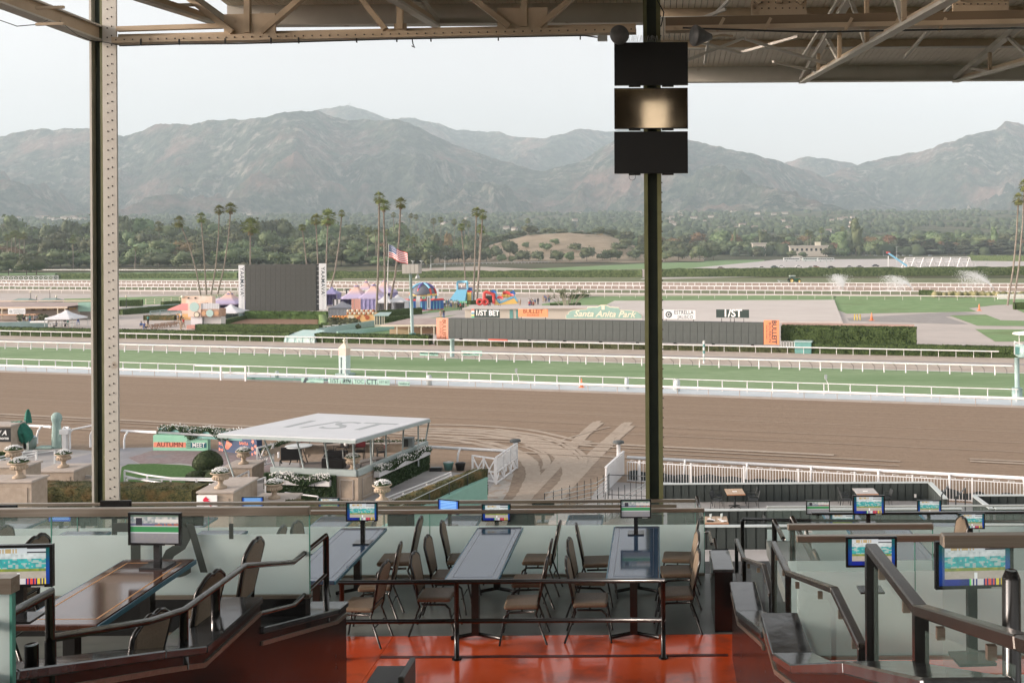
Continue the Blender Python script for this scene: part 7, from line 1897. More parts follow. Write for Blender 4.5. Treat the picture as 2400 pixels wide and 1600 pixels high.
M_mintw = mat('mint_wall_paint',(.24,.45,.37),.8,c2=(.27,.49,.41),scale=1.5)
w0,w1,w2 = atz(1143,1117,1.2),atz(1050,1163,1.2),atz(850,1262,1.2)
for v_ in (w0,w1,w2): v_.z = 0
T = thing('mint_retaining_wall','mint green retaining wall running toward the stand beside the sandy entry','wall',w0)
v = w2 - w0; MB().bar(V3((-.15,0,.6)),v + V3((-.15,0,.6)),.3,1.2).part('wall',M_mintw,T)
MB().bar(V3((-.02,0,1.13)),v + V3((-.02,0,1.13)),.1,.1).part('moulding',M_mintw,T)
vn = v.normalized();
T = thing('glass_guard','steel framed glass guard standing on the mint retaining wall','guard rail',w0 + V3((-.15,0,1.2)))
MB().tube([V3((0,0,.55)),v + V3((0,0,.55))],.02,6).part('rail',M_metal,T)
for k in range(7): p = v*(k/6); MB().bar(p,p + V3((0,0,.55)),.04,.04).part('post',M_iron,T)
# ============================================================ stairs,decks and fences at the right
M_deck = mat('deck_concrete',(.42,.41,.40),.8,c2=(.36,.35,.34),scale=1.3)
M_panel = mat('dark_cladding',(.032,.042,.04),.7,c2=(.045,.056,.052),scale=2)
M_pcap = mat('pale_cap',(.50,.55,.54),.4)
def deck(x0,x1,y0,y1,z,lab):
 MB().b2((x0,y0,z - .3),(x1,y1,z)).solo('seating_deck',M_deck,lab,'deck')
def clad(p,q_,z0,z1,lab,step=.37,out=1):
 p = V3((p[0],p[1],z0)); q_ = V3((q_[0],q_[1],z0)); v = q_ - p; L = v.length; rz = math.atan2(v.y,v.x)
 t = thing('clad_parapet',lab,'parapet',p,rz)
 MB().b2((0,.02,0),(L,.12,z1 - z0 - .04)).part('backing',M_panel,t)
 n = max(1,int(L/step)); w = L/n; pm_ = MB().b2((.0,-.03,0),(w - .055,.02,z1 - z0 - .06)).mesh('panel',M_panel)
 for k in range(n): piece(pm_,'panel',t,(w*k,0,.02))
 MB().b2((-.02,-.07,z1 - z0 - .04),(L + .02,.16,z1 - z0)).part('cap',M_pcap,t)
 return t
xa = lambda px,Y: (px - PX0)/FPX*Y
deck(xa(1500,48),xa(2230,45),43.0,48.3,.54,'lowest concrete seating deck behind the picket fence')
clad((xa(1540,48.1),48.1),(xa(2174,48.1),48.1),.54,1.44,'dark panelled parapet along the lowest deck, behind the two wooden tables')
clad((xa(2175,48),48.1),(xa(2210,45.0),45.0),.54,1.44,'short dark panelled return at the right end of the lowest parapet')
clad((xa(2278,45.5),45.5),(xa(2520,45.5),45.5),.54,1.44,'dark panelled parapet at the far right edge beyond the steps')
clad((xa(2278,45.4),45.4),(xa(2318,43.2),43.2),.54,1.44,'short dark panelled return of the far right parapet')
deck(xa(2260,45),xa(2560,45),42.0,45.4,.54,'lowest concrete seating deck at the far right')
deck(xa(1595,41.3),xa(2560,41),38.0,41.4,1.0,'middle concrete seating deck with the littered table')
clad((xa(1560,41.5),41.5),(xa(2250,41.5),41.5),1.0,1.9,'dark panelled parapet along the middle deck')
clad((xa(2330,41.5),41.5),(xa(2560,41.5),41.5),1.0,1.9,'dark panelled parapet of the middle deck at the far right')
deck(xa(1560,37),xa(2560,37),33.5,37.2,1.5,'upper concrete seating deck below the glass parapet')
clad((xa(1560,37.3),37.3),(xa(2560,37.3),37.3),1.5,2.4,'dark panelled parapet along the upper deck')
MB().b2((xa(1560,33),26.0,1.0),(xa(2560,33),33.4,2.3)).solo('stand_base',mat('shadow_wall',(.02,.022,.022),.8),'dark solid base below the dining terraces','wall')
for (px,py,z) in ((1600 + 1603/2.94,840 + 945/2.94,1.2),):
 MB().box(tuple(at(px,py,48.0)),(.1,.05,.16)).solo('wall_socket',M_white,'small white socket box on the dark parapet of the lowest deck','socket')
M_wt = mat('oak_slats',(.42,.30,.20),.6,c2=(.50,.37,.26),scale=3,stretch=(1,6,1)); M_gt = mat('grey_slats',(.42,.40,.38),.5,c2=(.5,.48,.46),scale=3,stretch=(1,6,1))
def otable(px,py,z,m,lab,rz=0.05,w=.85,d=1.1,extra=False):
 b = atz(px,py,z + .75); b.z = z; t = thing('patio_table',lab,'table',b,rz)
 for k in range(6): MB().b2((-w/2 + k*w/6 + .004,-d/2,.71),(-w/2 + (k + 1)*w/6 - .004,d/2,.75)).part('slat',m,t)
 MB().b2((-w/2 - .01,-d/2 - .012,.70),(w/2 + .01,-d/2 - .001,.752)).part('edge',mat('warm_edge',(.42,.2,.1),.6),t)
 MB().tube([(0,0,0),(0,0,.7)],.05,8).part('stem',M_iron,t)
 for a in range(4): MB().tube([(0,0,.08),(.18*cos(a*1.571 + .78),.18*sin(a*1.571 + .78),.07),(.36*cos(a*1.571 + .78),.36*sin(a*1.571 + .78),.02)],.025,6).part('foot',M_iron,t)
 MB().b2((-.12,-d*.1,.752),(.1,.0,.77)).part('napkin',M_wl,t) if not extra else None
 return b
def pchair_proto():
 t = thing('patio_chair','x','chair',(0,0,0),0)
 M_ms = mat('black_mesh_seat',(.03,.035,.036),.6)
 MB().b2((-.23,-.22,.43),(.23,.22,.45)).part('seat',M_ms,t)
 MB().add([(-.22,.22,.5),(.22,.22,.5),(.21,.30,.82),(-.21,.30,.82),(-.22,.235,.5),(.22,.235,.5),(.21,.315,.82),(-.21,.315,.82)],[(0,1,2,3),(7,6,5,4),(3,2,6,7)]).part('backrest',M_ms,t)
 for sx in (-1,1):
  MB().tube([(sx*.25,.26,0),(sx*.25,.20,.45),(sx*.23,.31,.84)],.013,6).part('leg',M_iron,t)
  MB().tube([(sx*.25,-.24,0),(sx*.25,-.22,.64),(sx*.26,-.15,.66),(sx*.26,.24,.66)],.013,6).part('leg',M_iron,t)
 return freeze(t)
PCH = pchair_proto(); pch1 = [True]
def pchair(b,dx,dy,rz,lab):
 p = V3((b.x + dx,b.y + dy,b.z))
 if pch1[0]:
  pch1[0] = False; PCH.location = p; PCH.rotation_euler.z = rz; PCH['label'] = lab; return
 dup(PCH,p,rz,lab)
b = otable(1722,1151,.54,M_wt,'brown slatted table on the lowest deck, left of the two')
for dx,dy,rz,w in ((-.85,-.35,1.1,'black mesh chair front left of the brown slatted table'),(-.8,.45,1.6,'black mesh chair back left of the brown slatted table'),(.85,-.3,-1.6,'black mesh chair front right of the brown slatted table'),(.8,.42,-1.6,'black mesh chair back right of the brown slatted table')): pchair(b,dx,dy,rz,w)
b = otable(2028,1150,.54,M_gt,'grey slatted table on the lowest deck, right of the two',.0,1.0)
for dx,dy,rz,w in ((-.95,-.3,1.6,'black mesh chair front left of the grey slatted table'),(-.9,.42,1.6,'black mesh chair back left of the grey slatted table'),(.95,0,-1.5,'black mesh chair right of the grey slatted table')): pchair(b,dx,dy,rz,w)
b = otable(1678,1217,1.0,M_wt,'brown slatted table with glasses and napkins on the middle deck',.0,.95,1.0,True)
for dx,dy,rz,w in ((-.95,0,1.7,'black mesh chair left of the littered table'),(.85,-.25,-1.4,'black mesh chair right of the littered table'),(1.7,.2,-1.4,'black mesh chair standing apart right of the littered table')): pchair(b,dx,dy,rz,w)
for i,(dx,dy) in enumerate(((-.2,.25),(.25,.3))):
 t = thing('drinking_glass',('left','right')[i] + ' one of two clear glasses on the littered table','glass',(b.x + dx,b.y + dy,1.755)); MB().lathe((0,0,0),[(.035,0),(.045,.02),(.05,.16),(.045,.16),(.04,.03)],14).part('glass_body',mat('clear_glass',(.75,.85,.84),.05,alpha=.45),t)
rq = random.Random(1); mb = MB()
for i in range(7): mb.box((b.x + rq.uniform(-.3,.4),b.y + rq.uniform(-.4,.1),1.765 + i*.006),(.16,.12,.01),rq.uniform(0,3))
mb.solo('napkins',M_wl,'crumpled white napkins and cards on the littered table','napkins'); MB().box((b.x - .25,b.y - .28,1.775),(.28,.12,.035)).solo('wallet',M_black,'small black folder on the littered table','folder')
pchair(V3((xa(1475 + 615,45),45.2,.54)),4.0,-4.5,-.4,'black mesh chair on the middle deck seen past the monitors')
T = thing('metal_stair','pale concrete steps with many barred steel rails beside the sandy entry','stairs',atz(1420,1178,.6))
st0 = atz(1430,1165,0); st1 = atz(1280,1330,0)
v = (st1 - st0); T.location = (st0.x,st0.y,0); XF[T.name] = Matrix.Translation(T.location)
L = v.length; vn = v.normalized(); pn = V3((-vn.y,vn.x,0))
for k in range(12):
 c_ = vn*(L*(k + .5)/12) + pn*1.1; MB().bar(c_ - pn*1.0 + V3((0,0,.08 + .16*k)),c_ + pn*1.0 + V3((0,0,.08 + .16*k)),L/12 + .02,.16 + .02).part('step',M_deck,T)
for s_ in (-.05,2.15):
 o_ = pn*s_
 for k in range(5 if s_ < 0 else 2): MB().tube([o_ + V3((0,0,.35 + .2*k + (.5 if s_ > 0 else 0))),o_ + v*.25 + V3((0,0,.6 + .2*k + (.5 if s_ > 0 else 0))),o_ + v + V3((0,0,2.2 + .2*k))],.018,6).part('bar',M_metal,T)
 for k in range(10): p = o_ + v*k/9; MB().bar(p + V3((0,0,.1 + 1.7*k/9)),p + V3((0,0,1.25 + 1.75*k/9)),.03,.03).part('post',M_iron,T)
MB().b2((xa(1425,49),43.5,0),(xa(1570,48),47.6,.6)).solo('landing',M_deck,'concrete landing between the steel barred steps and the lowest deck','landing')
wrail([(1425,1112),(1528,1116)],1.75,'thin dark rail on the concrete landing left of the green pillar',(1.0,.45),1.6,.02,M_iron,.04)
for px0,px1,py,Y in ((2207,2222,1160,44.5),(2240,2262,1165,44.5)):
 a = at(px0,py,Y); e = at(px1,py - 22,Y + 1.5); t = thing('step_rail','black bent hand rail at the steps between the right-hand parapets, ' + ('left one' if px0 < 2230 else 'right one'),'hand rail',(a.x,a.y,.54))
 MB().tube([(0,0,0),(0,0,a.z - .54),V3(e) - V3((a.x,a.y,.54)),V3((e.x - a.x,e.y - a.y,0))],.025,6).part('rail',M_iron,t)
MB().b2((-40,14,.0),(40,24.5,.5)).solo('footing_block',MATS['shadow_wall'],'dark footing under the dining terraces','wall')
# ============================================================ dining terraces of the stand
Z0,ZL,ZM,ZRR = 8.52,9.6,7.65,9.2
M_grey = mat('grey_screed',(.16,.18,.17),.34,c2=(.23,.25,.235),scale=1.3,spec=.5,rvar=.12,c3=(.10,.11,.105),s3=.4)
M_redf = mat('red_epoxy',(.78,.095,.022),.20,c2=(.86,.14,.04),scale=1.2,spec=.6,rvar=.12,coat=.45,c3=(.50,.09,.04),s3=3,l3=.5,h3=.68,bump=.04,bscale=40)
M_gran = mat('dark_polished_cap',(.018,.02,.022),.13,c2=(.05,.055,.058),scale=6,spec=.8,rvar=.05,bump=.12,bscale=5)
M_wine = mat('wine_lacquer',(.009,.005,.004),.25,c2=(.016,.007,.006),scale=3,spec=.45,rvar=.08)
M_tabl = mat('blue_glass_top',(.02,.045,.085),.08,c2=(.035,.065,.115),scale=2,spec=.7,coat=.15)
M_wood = mat('mahogany_top',(.05,.018,.010),.10,c2=(.08,.03,.017),scale=2,stretch=(4,.6,1),spec=.8,coat=.6)
M_fab = mat('tan_upholstery',(.17,.13,.09),.5,c2=(.24,.188,.135),scale=90,spec=.3,bump=.15)
M_fr = mat('black_chair_frame',(.015,.014,.013),.25,spec=.6)
M_pipe = mat('dark_chrome',(.085,.08,.075),.2,metal=.9,c2=(.13,.125,.118),scale=8)
M_bar = mat('brushed_bar',(.30,.25,.20),.30,metal=.8,c2=(.38,.33,.27),scale=5,stretch=(.2,8,8))
M_sq = mat('bronze_steel',(.05,.045,.04),.25,metal=.7,c2=(.075,.066,.058),scale=6)
M_blackp = mat('black_gloss_steel',(.012,.012,.012),.18,spec=.7)
def slabz(x0,x1,y0,y1,z,m,nm,t=.25): return struct(MB().b2((x0,y0,z - t),(x1,y1,z)),nm,m)
slabz(-16,1.0,11.05,13.1,Z0,M_grey,'terrace_floor'); slabz(-2.95,1.0,7.2,11.045,Z0,M_redf,'red_floor')
slabz(2.3,9,8.7,13.1,Z0,M_grey,'terrace_floor'); slabz(-16,-3.1,5.2,8.35,ZL,M_grey,'terrace_floor',.5)
slabz(-16,.6,14.2,16.9,ZM,M_grey,'terrace_floor'); slabz(1.9,12,14.4,17.6,ZM,M_grey,'terrace_floor'); slabz(-16,-2.955,9.39,11.045,Z0,M_redf,'red_floor')
slabz(1.25,9,4.6,8.69,ZRR,M_redf,'red_floor',.5); slabz(1.25,9,2.0,4.5,10.35,M_grey,'terrace_floor',.5)
struct(MB().b2((-2.94,10.44,Z0 + .001),(.72,10.50,Z0 + .004)),'floor_dark_strip',mat('dark_red_strip',(.10,.018,.01),.4))  # thin darker red strip across the floor
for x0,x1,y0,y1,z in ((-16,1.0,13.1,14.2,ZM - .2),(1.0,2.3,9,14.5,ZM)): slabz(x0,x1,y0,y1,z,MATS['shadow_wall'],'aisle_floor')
for k in range(6): MB().b2((1.05,12.6 - k*.55,Z0 - 1 + k*.17),(2.25,13.15 - k*.55,Z0 - .84 + k*.17)).solo('aisle_step',M_grey,'dark step of the aisle running down beside the pillar, number %s from the bottom' % ('one','two','three','four','five','six')[k],'step','aisle steps')
def glassmat(name,c,a,rough,sp=.5):
 m = bpy.data.materials.new(name); m.use_nodes = True; p = m.node_tree.nodes['Principled BSDF']
 p.inputs['Base Color'].default_value = (*c,1); p.inputs['Alpha'].default_value = a; p.inputs['Roughness'].default_value = rough; p.inputs['Specular IOR Level'].default_value = sp; return m
M_frost = mat('frosted_film',(.64,.76,.75),.45,c2=(.68,.80,.79),scale=.6,spec=.4)
_n = M_frost.node_tree.nodes; _l = M_frost.node_tree.links; _t = _n.new('ShaderNodeBsdfTranslucent'); _t.inputs[0].default_value = (.86,.95,.94,1); _x = _n.new('ShaderNodeMixShader'); _x.inputs[0].default_value = .5
_l.new(_n['Principled BSDF'].outputs[0],_x.inputs[1]); _l.new(_t.outputs[0],_x.inputs[2]); _l.new(_x.outputs[0],_n['Material Output'].inputs[0])
M_clear = glassmat('clear_guard_glass',(.30,.42,.38),.11,.03,.6)
M_gedge = mat('glass_edge',(.10,.30,.24),.2)
def parapet(x0,x1,Y,z,zf0,zf1,zt,lab,joints=(),bar=.05,m=M_bar):
 t = thing('glass_parapet',lab,'parapet',((x0 + x1)/2,Y,z)); cx = (x0 + x1)/2; xs = [x0] + list(joints) + [x1]
 for a,b in zip(xs,xs[1:]):
  if zf1 > zf0: MB().b2((a - cx + .006,-.006,zf0 - z),(b - cx - .006,.006,zf1 - z)).part('frosted_pane',M_frost,t)
  MB().b2((a - cx + .006,-.004,zf1 - z),(b - cx - .006,.004,zt - z - bar*.6)).part('clear_pane',M_clear,t)
  MB().b2((b - cx - .006,-.005,zf0 - z),(b - cx + .002,.005,zt - z - bar)).part('pane_edge',M_gedge,t)
 MB().b2((x0 - cx,-.03,zt - z - bar),(x1 - cx,.03,zt - z)).part('top_bar',m,t,bevel=.006)
 MB().b2((x0 - cx,-.03,zf0 - z - .03),(x1 - cx,.03,zf0 - z)).part('base_shoe',M_bar,t)
 return t
parapet(-7.6,.60,13.05,Z0,Z0 + .03,9.18,9.395,'frosted glass parapet in front of the three middle tables',(-5.9,-3.0,-1.33))
parapet(-16,-7.62,13.05,Z0,Z0 + .03,9.18,9.395,'frosted glass parapet of the middle terrace seen behind the left one',(-10,-13))
parapet(-16,.62,16.8,ZM,ZM + .03,7.9,8.57,'farthest glass parapet with twin rails crossing behind the middle monitors',(-9,-4,-1))
MB().b2((-12,16.70,8.45),(.3,16.74,8.50)).solo('second_rail',M_bar,'slim second rail running just below the farthest parapet bar','rail')
parapet(-12,-2.92,8.33,ZL,9.93,10.43,10.66,'nearer frosted glass parapet with dark lettering on the left terrace',(-5.08,),.07)
MB().b2((-12,8.30,ZL),(-2.95,8.42,9.9)).solo('parapet_upstand',M_blackp,'dark upstand under the left frosted parapet','upstand')
parapet(2.0,9,13.05,Z0,Z0 + .03,9.13,9.33,'frosted glass parapet behind the right-hand table',(4.2,),.03,M_blackp)
parapet(1.15,2.45,8.9,ZRR,ZRR + .25,10.0,10.33,'clear glass parapet of the right terrace with a square bronze bar',(),.05)
parapet(1.18,8,8.55,ZRR,ZRR + .1,10.02,10.33,'frosted glass parapet crossing behind the blue framed monitor on the right terrace',(2.2,),.055)
parapet(1.22,5,4.3,10.3,10.3,10.95,11.56,'nearest glass parapet with a thick blurred bronze bar at the far right',(),.055)
parapet(1.9,12,17.5,ZM,ZM,7.85,8.26,'farthest clear parapet beyond the right-hand monitors',(),.025,M_pcap)
t = thing('glass_edge_screen','upright greenish glass edge of a screen at the lower left corner','screen',(-2.865,4.4,9.6)); MB().b2((-.9,-.01,.2),(.0,.01,1.70)).part('pane',M_frost,t)
MB().b2((-.9,-.03,1.70),(.02,.03,1.77)).part('top_bar',M_bar,t); MB().b2((0,-.012,.2),(.012,.012,1.70)).part('edge',M_gedge,t)
T = thing('window_lettering','big dark reversed letters T S V stuck across the left frosted parapet','lettering',(-4.2,8.30,9.9)); M_film = mat('dark_film',(.045,.06,.055),.5)
for s_,px,py,sz,rl in (('S',412,1296,.62,0),('T',318,1294,.62,0),('/',462,1290,.55,0),('1',542,1246,.16,0)):
 p = at(px,py,8.29) - V3((-4.2,8.30,9.9)); lettering(s_,sz,M_film,T,Matrix.Translation(p) @ Matrix.Rotation(R(180),4,'Z') @ Matrix.Rotation(R(90),4,'X'),extrude=.002,bold=.01)
def scr_a(u,v):
 if u < .09 or u > .93: return (.01,.03 + .05*v,.16 + .08*sin(v*5))
 if v < .14:
  if u < .3: return (.01,.02,.2)
  return (((.1,.5,.12),(.5,.5,.5),(.55,.08,.05),(.55,.45,.05))[int((u - .3)*6.2) % 4] if (u*19) % 1 > .35 and u > .42 else (.01,.02,.14))
 if v > .86: return (.36,.28,.14) if (.15 < u < .5 and (u*26) % 1 > .3 and v < .95) else ((.04,.04,.05) if (u > .66 and (v*30) % 1 > .4) else (.42,.47,.50))
 n = float(vnoise(np.array([u*26.]),np.array([v*18.]),4)[0])
 if v > .70: return (.30 + .2*n,.36 + .2*n,.37 + .2*n)
 if v > .42: return (.04 + .22*(n > .62),.20 + .22*n,.22 + .18*n)
 if v > .34: return (.10 + .15*n,.16 + .12*n,.05)
 return (.30 + .05*n,.28 + .05*n,.24 + .05*n) if not (.5 < u < .54 and v < .3) else (.6,.65,.66)
def scr_b(u,v):
 n = float(vnoise(np.array([u*24.]),np.array([v*16.]),8)[0])
 if v > .92: return (.10,.14,.11)
 if v > .62:
  if .10 < u < .24 and v < .88: return (.03,.03,.04)
  if .5 < u and .74 < v < .84: return (.45,.44,.42)
  return (.12 + .3*n,.17 + .24*n,.18 + .22*n) if v > .70 else ((.25,.10,.08) if u > .5 and n > .5 else (.1,.1,.16))
 if v > .56: return (.32,.33,.34)
 if v > .40: return (.04,.18,.07)
 if v > .36: return (.4,.43,.45)
 return (.14 + .10*v + .02*n,)*2 + (.16 + .1*v,)
def scr_c(u,v): return (.16,.34,.62) if (v*8) % 1 > .25 and .08 < u < .92 and v > .1 else (.03,.10,.42)
M_scrn = vcmat('monitor_screen',.15,.26,.5)
PIC = {k: picture('screen',.46,.26,46,26,f,M_scrn) for k,f in (('a',scr_a),('b',scr_b),('c',scr_c))}
M_bez = mat('monitor_bezel',(.008,.008,.009),.25,spec=.6)
_bz = MB().b2((-.25,-.012,-.02),(.25,.02,0)).b2((-.25,-.012,.26),(.25,.02,.28)).b2((-.25,-.012,0),(-.23,.02,.26)).b2((.23,-.012,0),(.25,.02,.26)).mesh('bezel',M_bez)
_bk = MB().b2((-.24,.004,-.01),(.24,.035,.27)).b2((-.12,.035,.04),(.12,.06,.2)).mesh('back_shell',M_bez)
def monitor(px,py,wpx,kind,zt_,lab,rz=0.0,w=.38,back=False,stand=False):
 """monitor centred at px,py and wpx photo pixels wide; zt_: table height"""
 Y = w*FPX/wpx; p = at(px,py,Y); k = w/.5; zb_ = p.z - .14*k
 t = thing('monitor',lab,'monitor',(p.x,Y,zt_),rz + (PI if back else 0)); h = zb_ - zt_
 if h < .05: t.location.z = zt_ = zb_ - .12; h = .12
 piece(_bz,'bezel',t,(0,0,h),scale=k); piece(_bk,'back_shell',t,(0,0,h),scale=k); piece(PIC[kind],'screen',t,(0,-.002,h),scale=k)
 MB().b2((-.025,.02,0),(.025,.055,h + .05)).part('pole',M_blackp,t); MB().b2((-.10,-.05,0),(.10,.12,.015)).part('foot',M_blackp,t)
 if stand: MB().b2((-.2,-.12,-.10),(.2,.12,-.08)).b2((-.2,-.1,-.2),(-.16,.1,-.1)).b2((.16,-.1,-.2),(.2,.1,-.1)).part('shelf',M_white if stand == 1 else M_blackp,t)
 MB().box((.15*k,-.013,h - .012),(.09*k,.002,.008)).part('maker_label',M_metal,t)
 return t
def dtable(xc,y0,y1,z,lab,w=.56,wood=False):
 t = thing('dining_table',lab,'table',(xc,(y0 + y1)/2,z)); L = (y1 - y0)/2; h = .75
 MB().b2((-w/2,-L,h - .045),(w/2,L,h)).part('table_top',M_wood if wood else M_tabl,t,bevel=.008)
 m = mat('blue_edge',(.03,.13,.20),.35)
 for s_ in (-1,1): MB().b2((s_*w/2,-L,h - .04),(s_*(w/2 + .012),L,h - .006)).part('edge_strip',m,t)
 mi = mat('inlay_light',(.50,.26,.10),.4) if wood else mat('inlay_dark',(.02,.03,.05),.3)
 for s_ in (-1,1): MB().b2((s_*w*.38,-L + .1,h),(s_*w*.38 + (.014 if wood else .005),L - .1,h + .0012)).part('inlay',mi,t)
 for s_ in (-1,1): MB().b2((-w*.38,s_*(L - .1) - .003,h),(w*.38,s_*(L - .1) + .003,h + .0012)).part('inlay',mi,t)
 for s_ in (-1,1):
  MB().b2((-.04,s_*L*.72 - .04,.06),(.04,s_*L*.72 + .04,h - .05)).part('leg',M_fr,t)
  MB().tube([(-.27,s_*L*.72,.02),(0,s_*L*.72,.07),(.27,s_*L*.72,.02)],.022,6).b2((-.2,s_*L*.72 - .02,h - .07),(.2,s_*L*.72 + .02,h - .045)).part('foot',M_fr,t)
 return t
def chair_proto():
 t = thing('banquet_chair','x','chair',(0,0,0))
 o = MB().b2((-.20,-.21,.415),(.20,.20,.472)).part('seat',M_fab,t,bevel=.03); o.modifiers['edge'].segments = 3
 pr_ = [(-.15,.0),(.15,.0),(.172,.18),(.192,.37),(.17,.40),(.10,.445),(.045,.462),(.018,.455),(0,.446),(-.018,.455),(-.045,.462),(-.10,.445),(-.17,.40),(-.192,.37),(-.172,.18)]
 lean = lambda x,z,y: V3((x,.20 + y + (z + .0)*.20,.50 + z))
 f = MB(); m_ = len(pr_); f.add([lean(x*.93,z*.97 + .01,-.018) for x,z in pr_] + [lean(x*.93,z*.97 + .01,.018) for x,z in pr_],[tuple(range(m_))[::-1],tuple(range(m_,2*m_))] + [(i,(i + 1) % m_,m_ + (i + 1) % m_,m_ + i) for i in range(m_)])
 f.part('backrest',M_fab,t,bevel=.012)
 MB().tube([lean(x,z,0) for x,z in pr_] + [lean(*pr_[0],0)],.016,6,cap=False).part('back_frame',M_fr,t)
 for s_ in (-1,1):
  MB().tube([lean(s_*.165,.04,0),(s_*.17,.20,.45),(s_*.18,.17,.36),(s_*.20,.30,0)],.013,6).part('leg',M_fr,t)
  MB().tube([(s_*.17,.15,.385),(s_*.18,-.14,.385),(s_*.19,-.20,.34),(s_*.205,-.26,0)],.013,6).part('leg',M_fr,t)
 MB().tube([(-.185,-.2,.2),(.185,-.2,.2)],.009,5).tube([(-.185,.2,.22),(.185,.2,.22)],.009,5).tube([(-.17,0,.385),(.17,0,.385)],.012,5).part('stretcher',M_fr,t)
 return freeze(t)
CH = chair_proto(); CHS = []
def chairs(lst,z,tlab,sc=1.0):
 nm = {}
 for x,y,sd_ in lst: nm.setdefault(sd_,[]).append(y)
 for x,y,sd_ in lst:
  ys = sorted(nm[sd_]); w = ['nearest','middle','farthest'][0 if y == ys[0] else (2 if y == ys[-1] else 1)] if len(ys) > 1 else 'only'
  lab = uniq('%s tan chair on the %s side of %s' % (w,'left' if sd_ < 0 else 'right',tlab)); rz = sd_*-PI/2 + random.uniform(-.12,.12)
  if not CHS: CHS.append(1); CH.location = (x,y,z); CH.rotation_euler.z = rz; CH['label'] = lab
  else: dup(CH,(x,y,z),rz,lab,scale=sc)
XT = (-3.75,-2.015,-.28)
for x,lab,c in zip(XT,('blue table by the left stair wall','blue table in mid bay','blue table nearest the green pillar'),(
 ((-3.25,12.35,1),(-3.27,11.55,1),(-3.25,10.9,1),(-4.3,12.5,-1),(-4.3,11.8,-1)),((-2.50,11.2,-1),(-2.50,11.85,-1),(-2.46,12.5,-1),(-1.50,10.95,1),(-1.52,11.65,1),(-1.5,12.45,1)),
 ((-.76,11.0,-1),(-.80,11.7,-1),(-.76,12.35,-1),(.19,11.2,1),(.21,11.95,1),(.24,12.5,1)))):
 dtable(x,10.64,12.67,Z0,'long ' + lab); chairs(c,Z0,'the ' + lab,.91)
for i,x in enumerate((-5.49,-7.22,-8.95)):
 w = ('first','second','third')[i]; dtable(x,10.9,12.6,Z0,'far blue topped table, %s one leftward behind the left frosted parapet' % w); chairs(((x + .6,12.2,1),(x + .62,11.5,1),(x - .6,12.3,-1)),Z0,'the %s table behind the left parapet' % w,.94)
dtable(2.75,10.7,12.6,Z0,'pale blue table with a monitor on a shelf beyond the right-hand rails',.75); chairs(((2.05,11.9,-1),(2.0,10.9,-1),(3.45,12.2,1)),Z0,'the pale blue table past the rails')
dtable(-3.98,6.55,7.94,ZL,'glossy mahogany table with orange inlay on the left terrace',.56,True); chairs(((-3.42,7.72,1),(-3.40,6.95,1),(-3.42,6.2,1)),ZL,'the glossy mahogany table')
dtable(-5.7,6.0,7.9,ZL,'second table of the left terrace, mostly out of view',.56); chairs(((-5.2,7.85,1),),ZL,'the second left terrace table')
for x in (-10.4,-7.6,-5.3,-3.2,-1.2,3.0,4.6): dtable(x,15.0,16.5,ZM,'low lying table on the farthest terrace, %s' % {-10.4: 'at the far left',-7.6: 'below the riveted column',-5.3: 'left of the middle monitors',-3.2: 'under the pale blue tilted monitor',-1.2: 'just left of the green pillar',3.0: 'left one beyond the right-hand rails',4.6: 'right one beyond the right-hand rails'}[x])
chairs(((-4.7,15.4,1),(-3.75,15.8,-1),(-2.6,15.5,1),(-1.75,15.8,-1)),ZM,'the farthest terrace tables',1)
for a in ((848,1197,74,'a',9.27,'blue framed monitor at the end of the table beside the left stair wall'),(1163,1199,68,'a',9.27,'blue framed monitor on the middle table of the railed bay'),(1490,1190,72,'b',9.27,'monitor showing the track at the end of the table nearest the green pillar'),
 (1051,1186,56,'c',8.4,'tilted pale blue monitor between the left and middle tables, a terrace below',-.35),(592,1178,51,'c',8.4,'small monitor just above the parapet bar left of the pavilion corner'),(771,1180,50,'a',8.4,'monitor half hidden behind the first blue framed one'),
 (1917,1187,56,'b',8.4,'monitor showing grey track at the left end of the right-hand far row',0,.38,False,1),(2178,1187,57,'a',8.4,'monitor on a white shelf in the right-hand far row',0,.38,False,1),(1974,1219,60,'a',9.27,'monitor tucked lower left of the shelf monitor',0,.36),(2277,1219,62,'a',9.27,'rightmost low monitor behind the black bar',0,.34),
 (2036,1181,75,'a',9.5,'monitor raised on a black shelf over the pale blue table',0,.38,False,2),(2042,1290,119,'a',9.95,'mid-sized blue framed monitor behind the bronze bar on the right terrace',0,.42),(2283,1318,186,'a',10.6,'largest monitor at the far right, crossed by a thick bronze bar',.06,.42)): monitor(*a)
monitor(363,1236,127,'b',10.35,'large monitor showing the track on the mahogany table',-.06,.42); monitor(40,1322,165,'a',10.6,'large monitor cut by the left edge with a row of coloured numbers',.05,.42)
for px,py,w,zt_,lab in ((940,1214,62,8.4,'black back of a monitor below the first blue framed one'),(1222,1212,62,8.4,'black back of a monitor to the right of the middle one'),(1273,1190,52,8.4,'black back of a small monitor crossing the parapet bar'),(1522,1222,60,8.4,'black back of a monitor right under the green pillar'),(272,1192,72,9.27,'black back of a monitor at the foot of the riveted column'),(198,1212,60,8.4,'black back of a monitor seen through the left clear glass'),(10,1200,62,9.27,'black back of a monitor at the far left edge'),(440,1207,74,9.27,'black back of a monitor right of the large track monitor'),(140,1205,56,9.27,'teal lit monitor behind the left clear glass')):
 monitor(px,py,w,'c',zt_,lab,0,.38,'back' in lab)
T = thing('bay_railing','black two bar railing standing on the red floor before the middle tables','railing',(-1.6,10.41,Z0))
for z in (.81,.40): MB().tube([(-1.75,0,z),(1.66,0,z)],.024,10).part('rail',M_blackp,T)
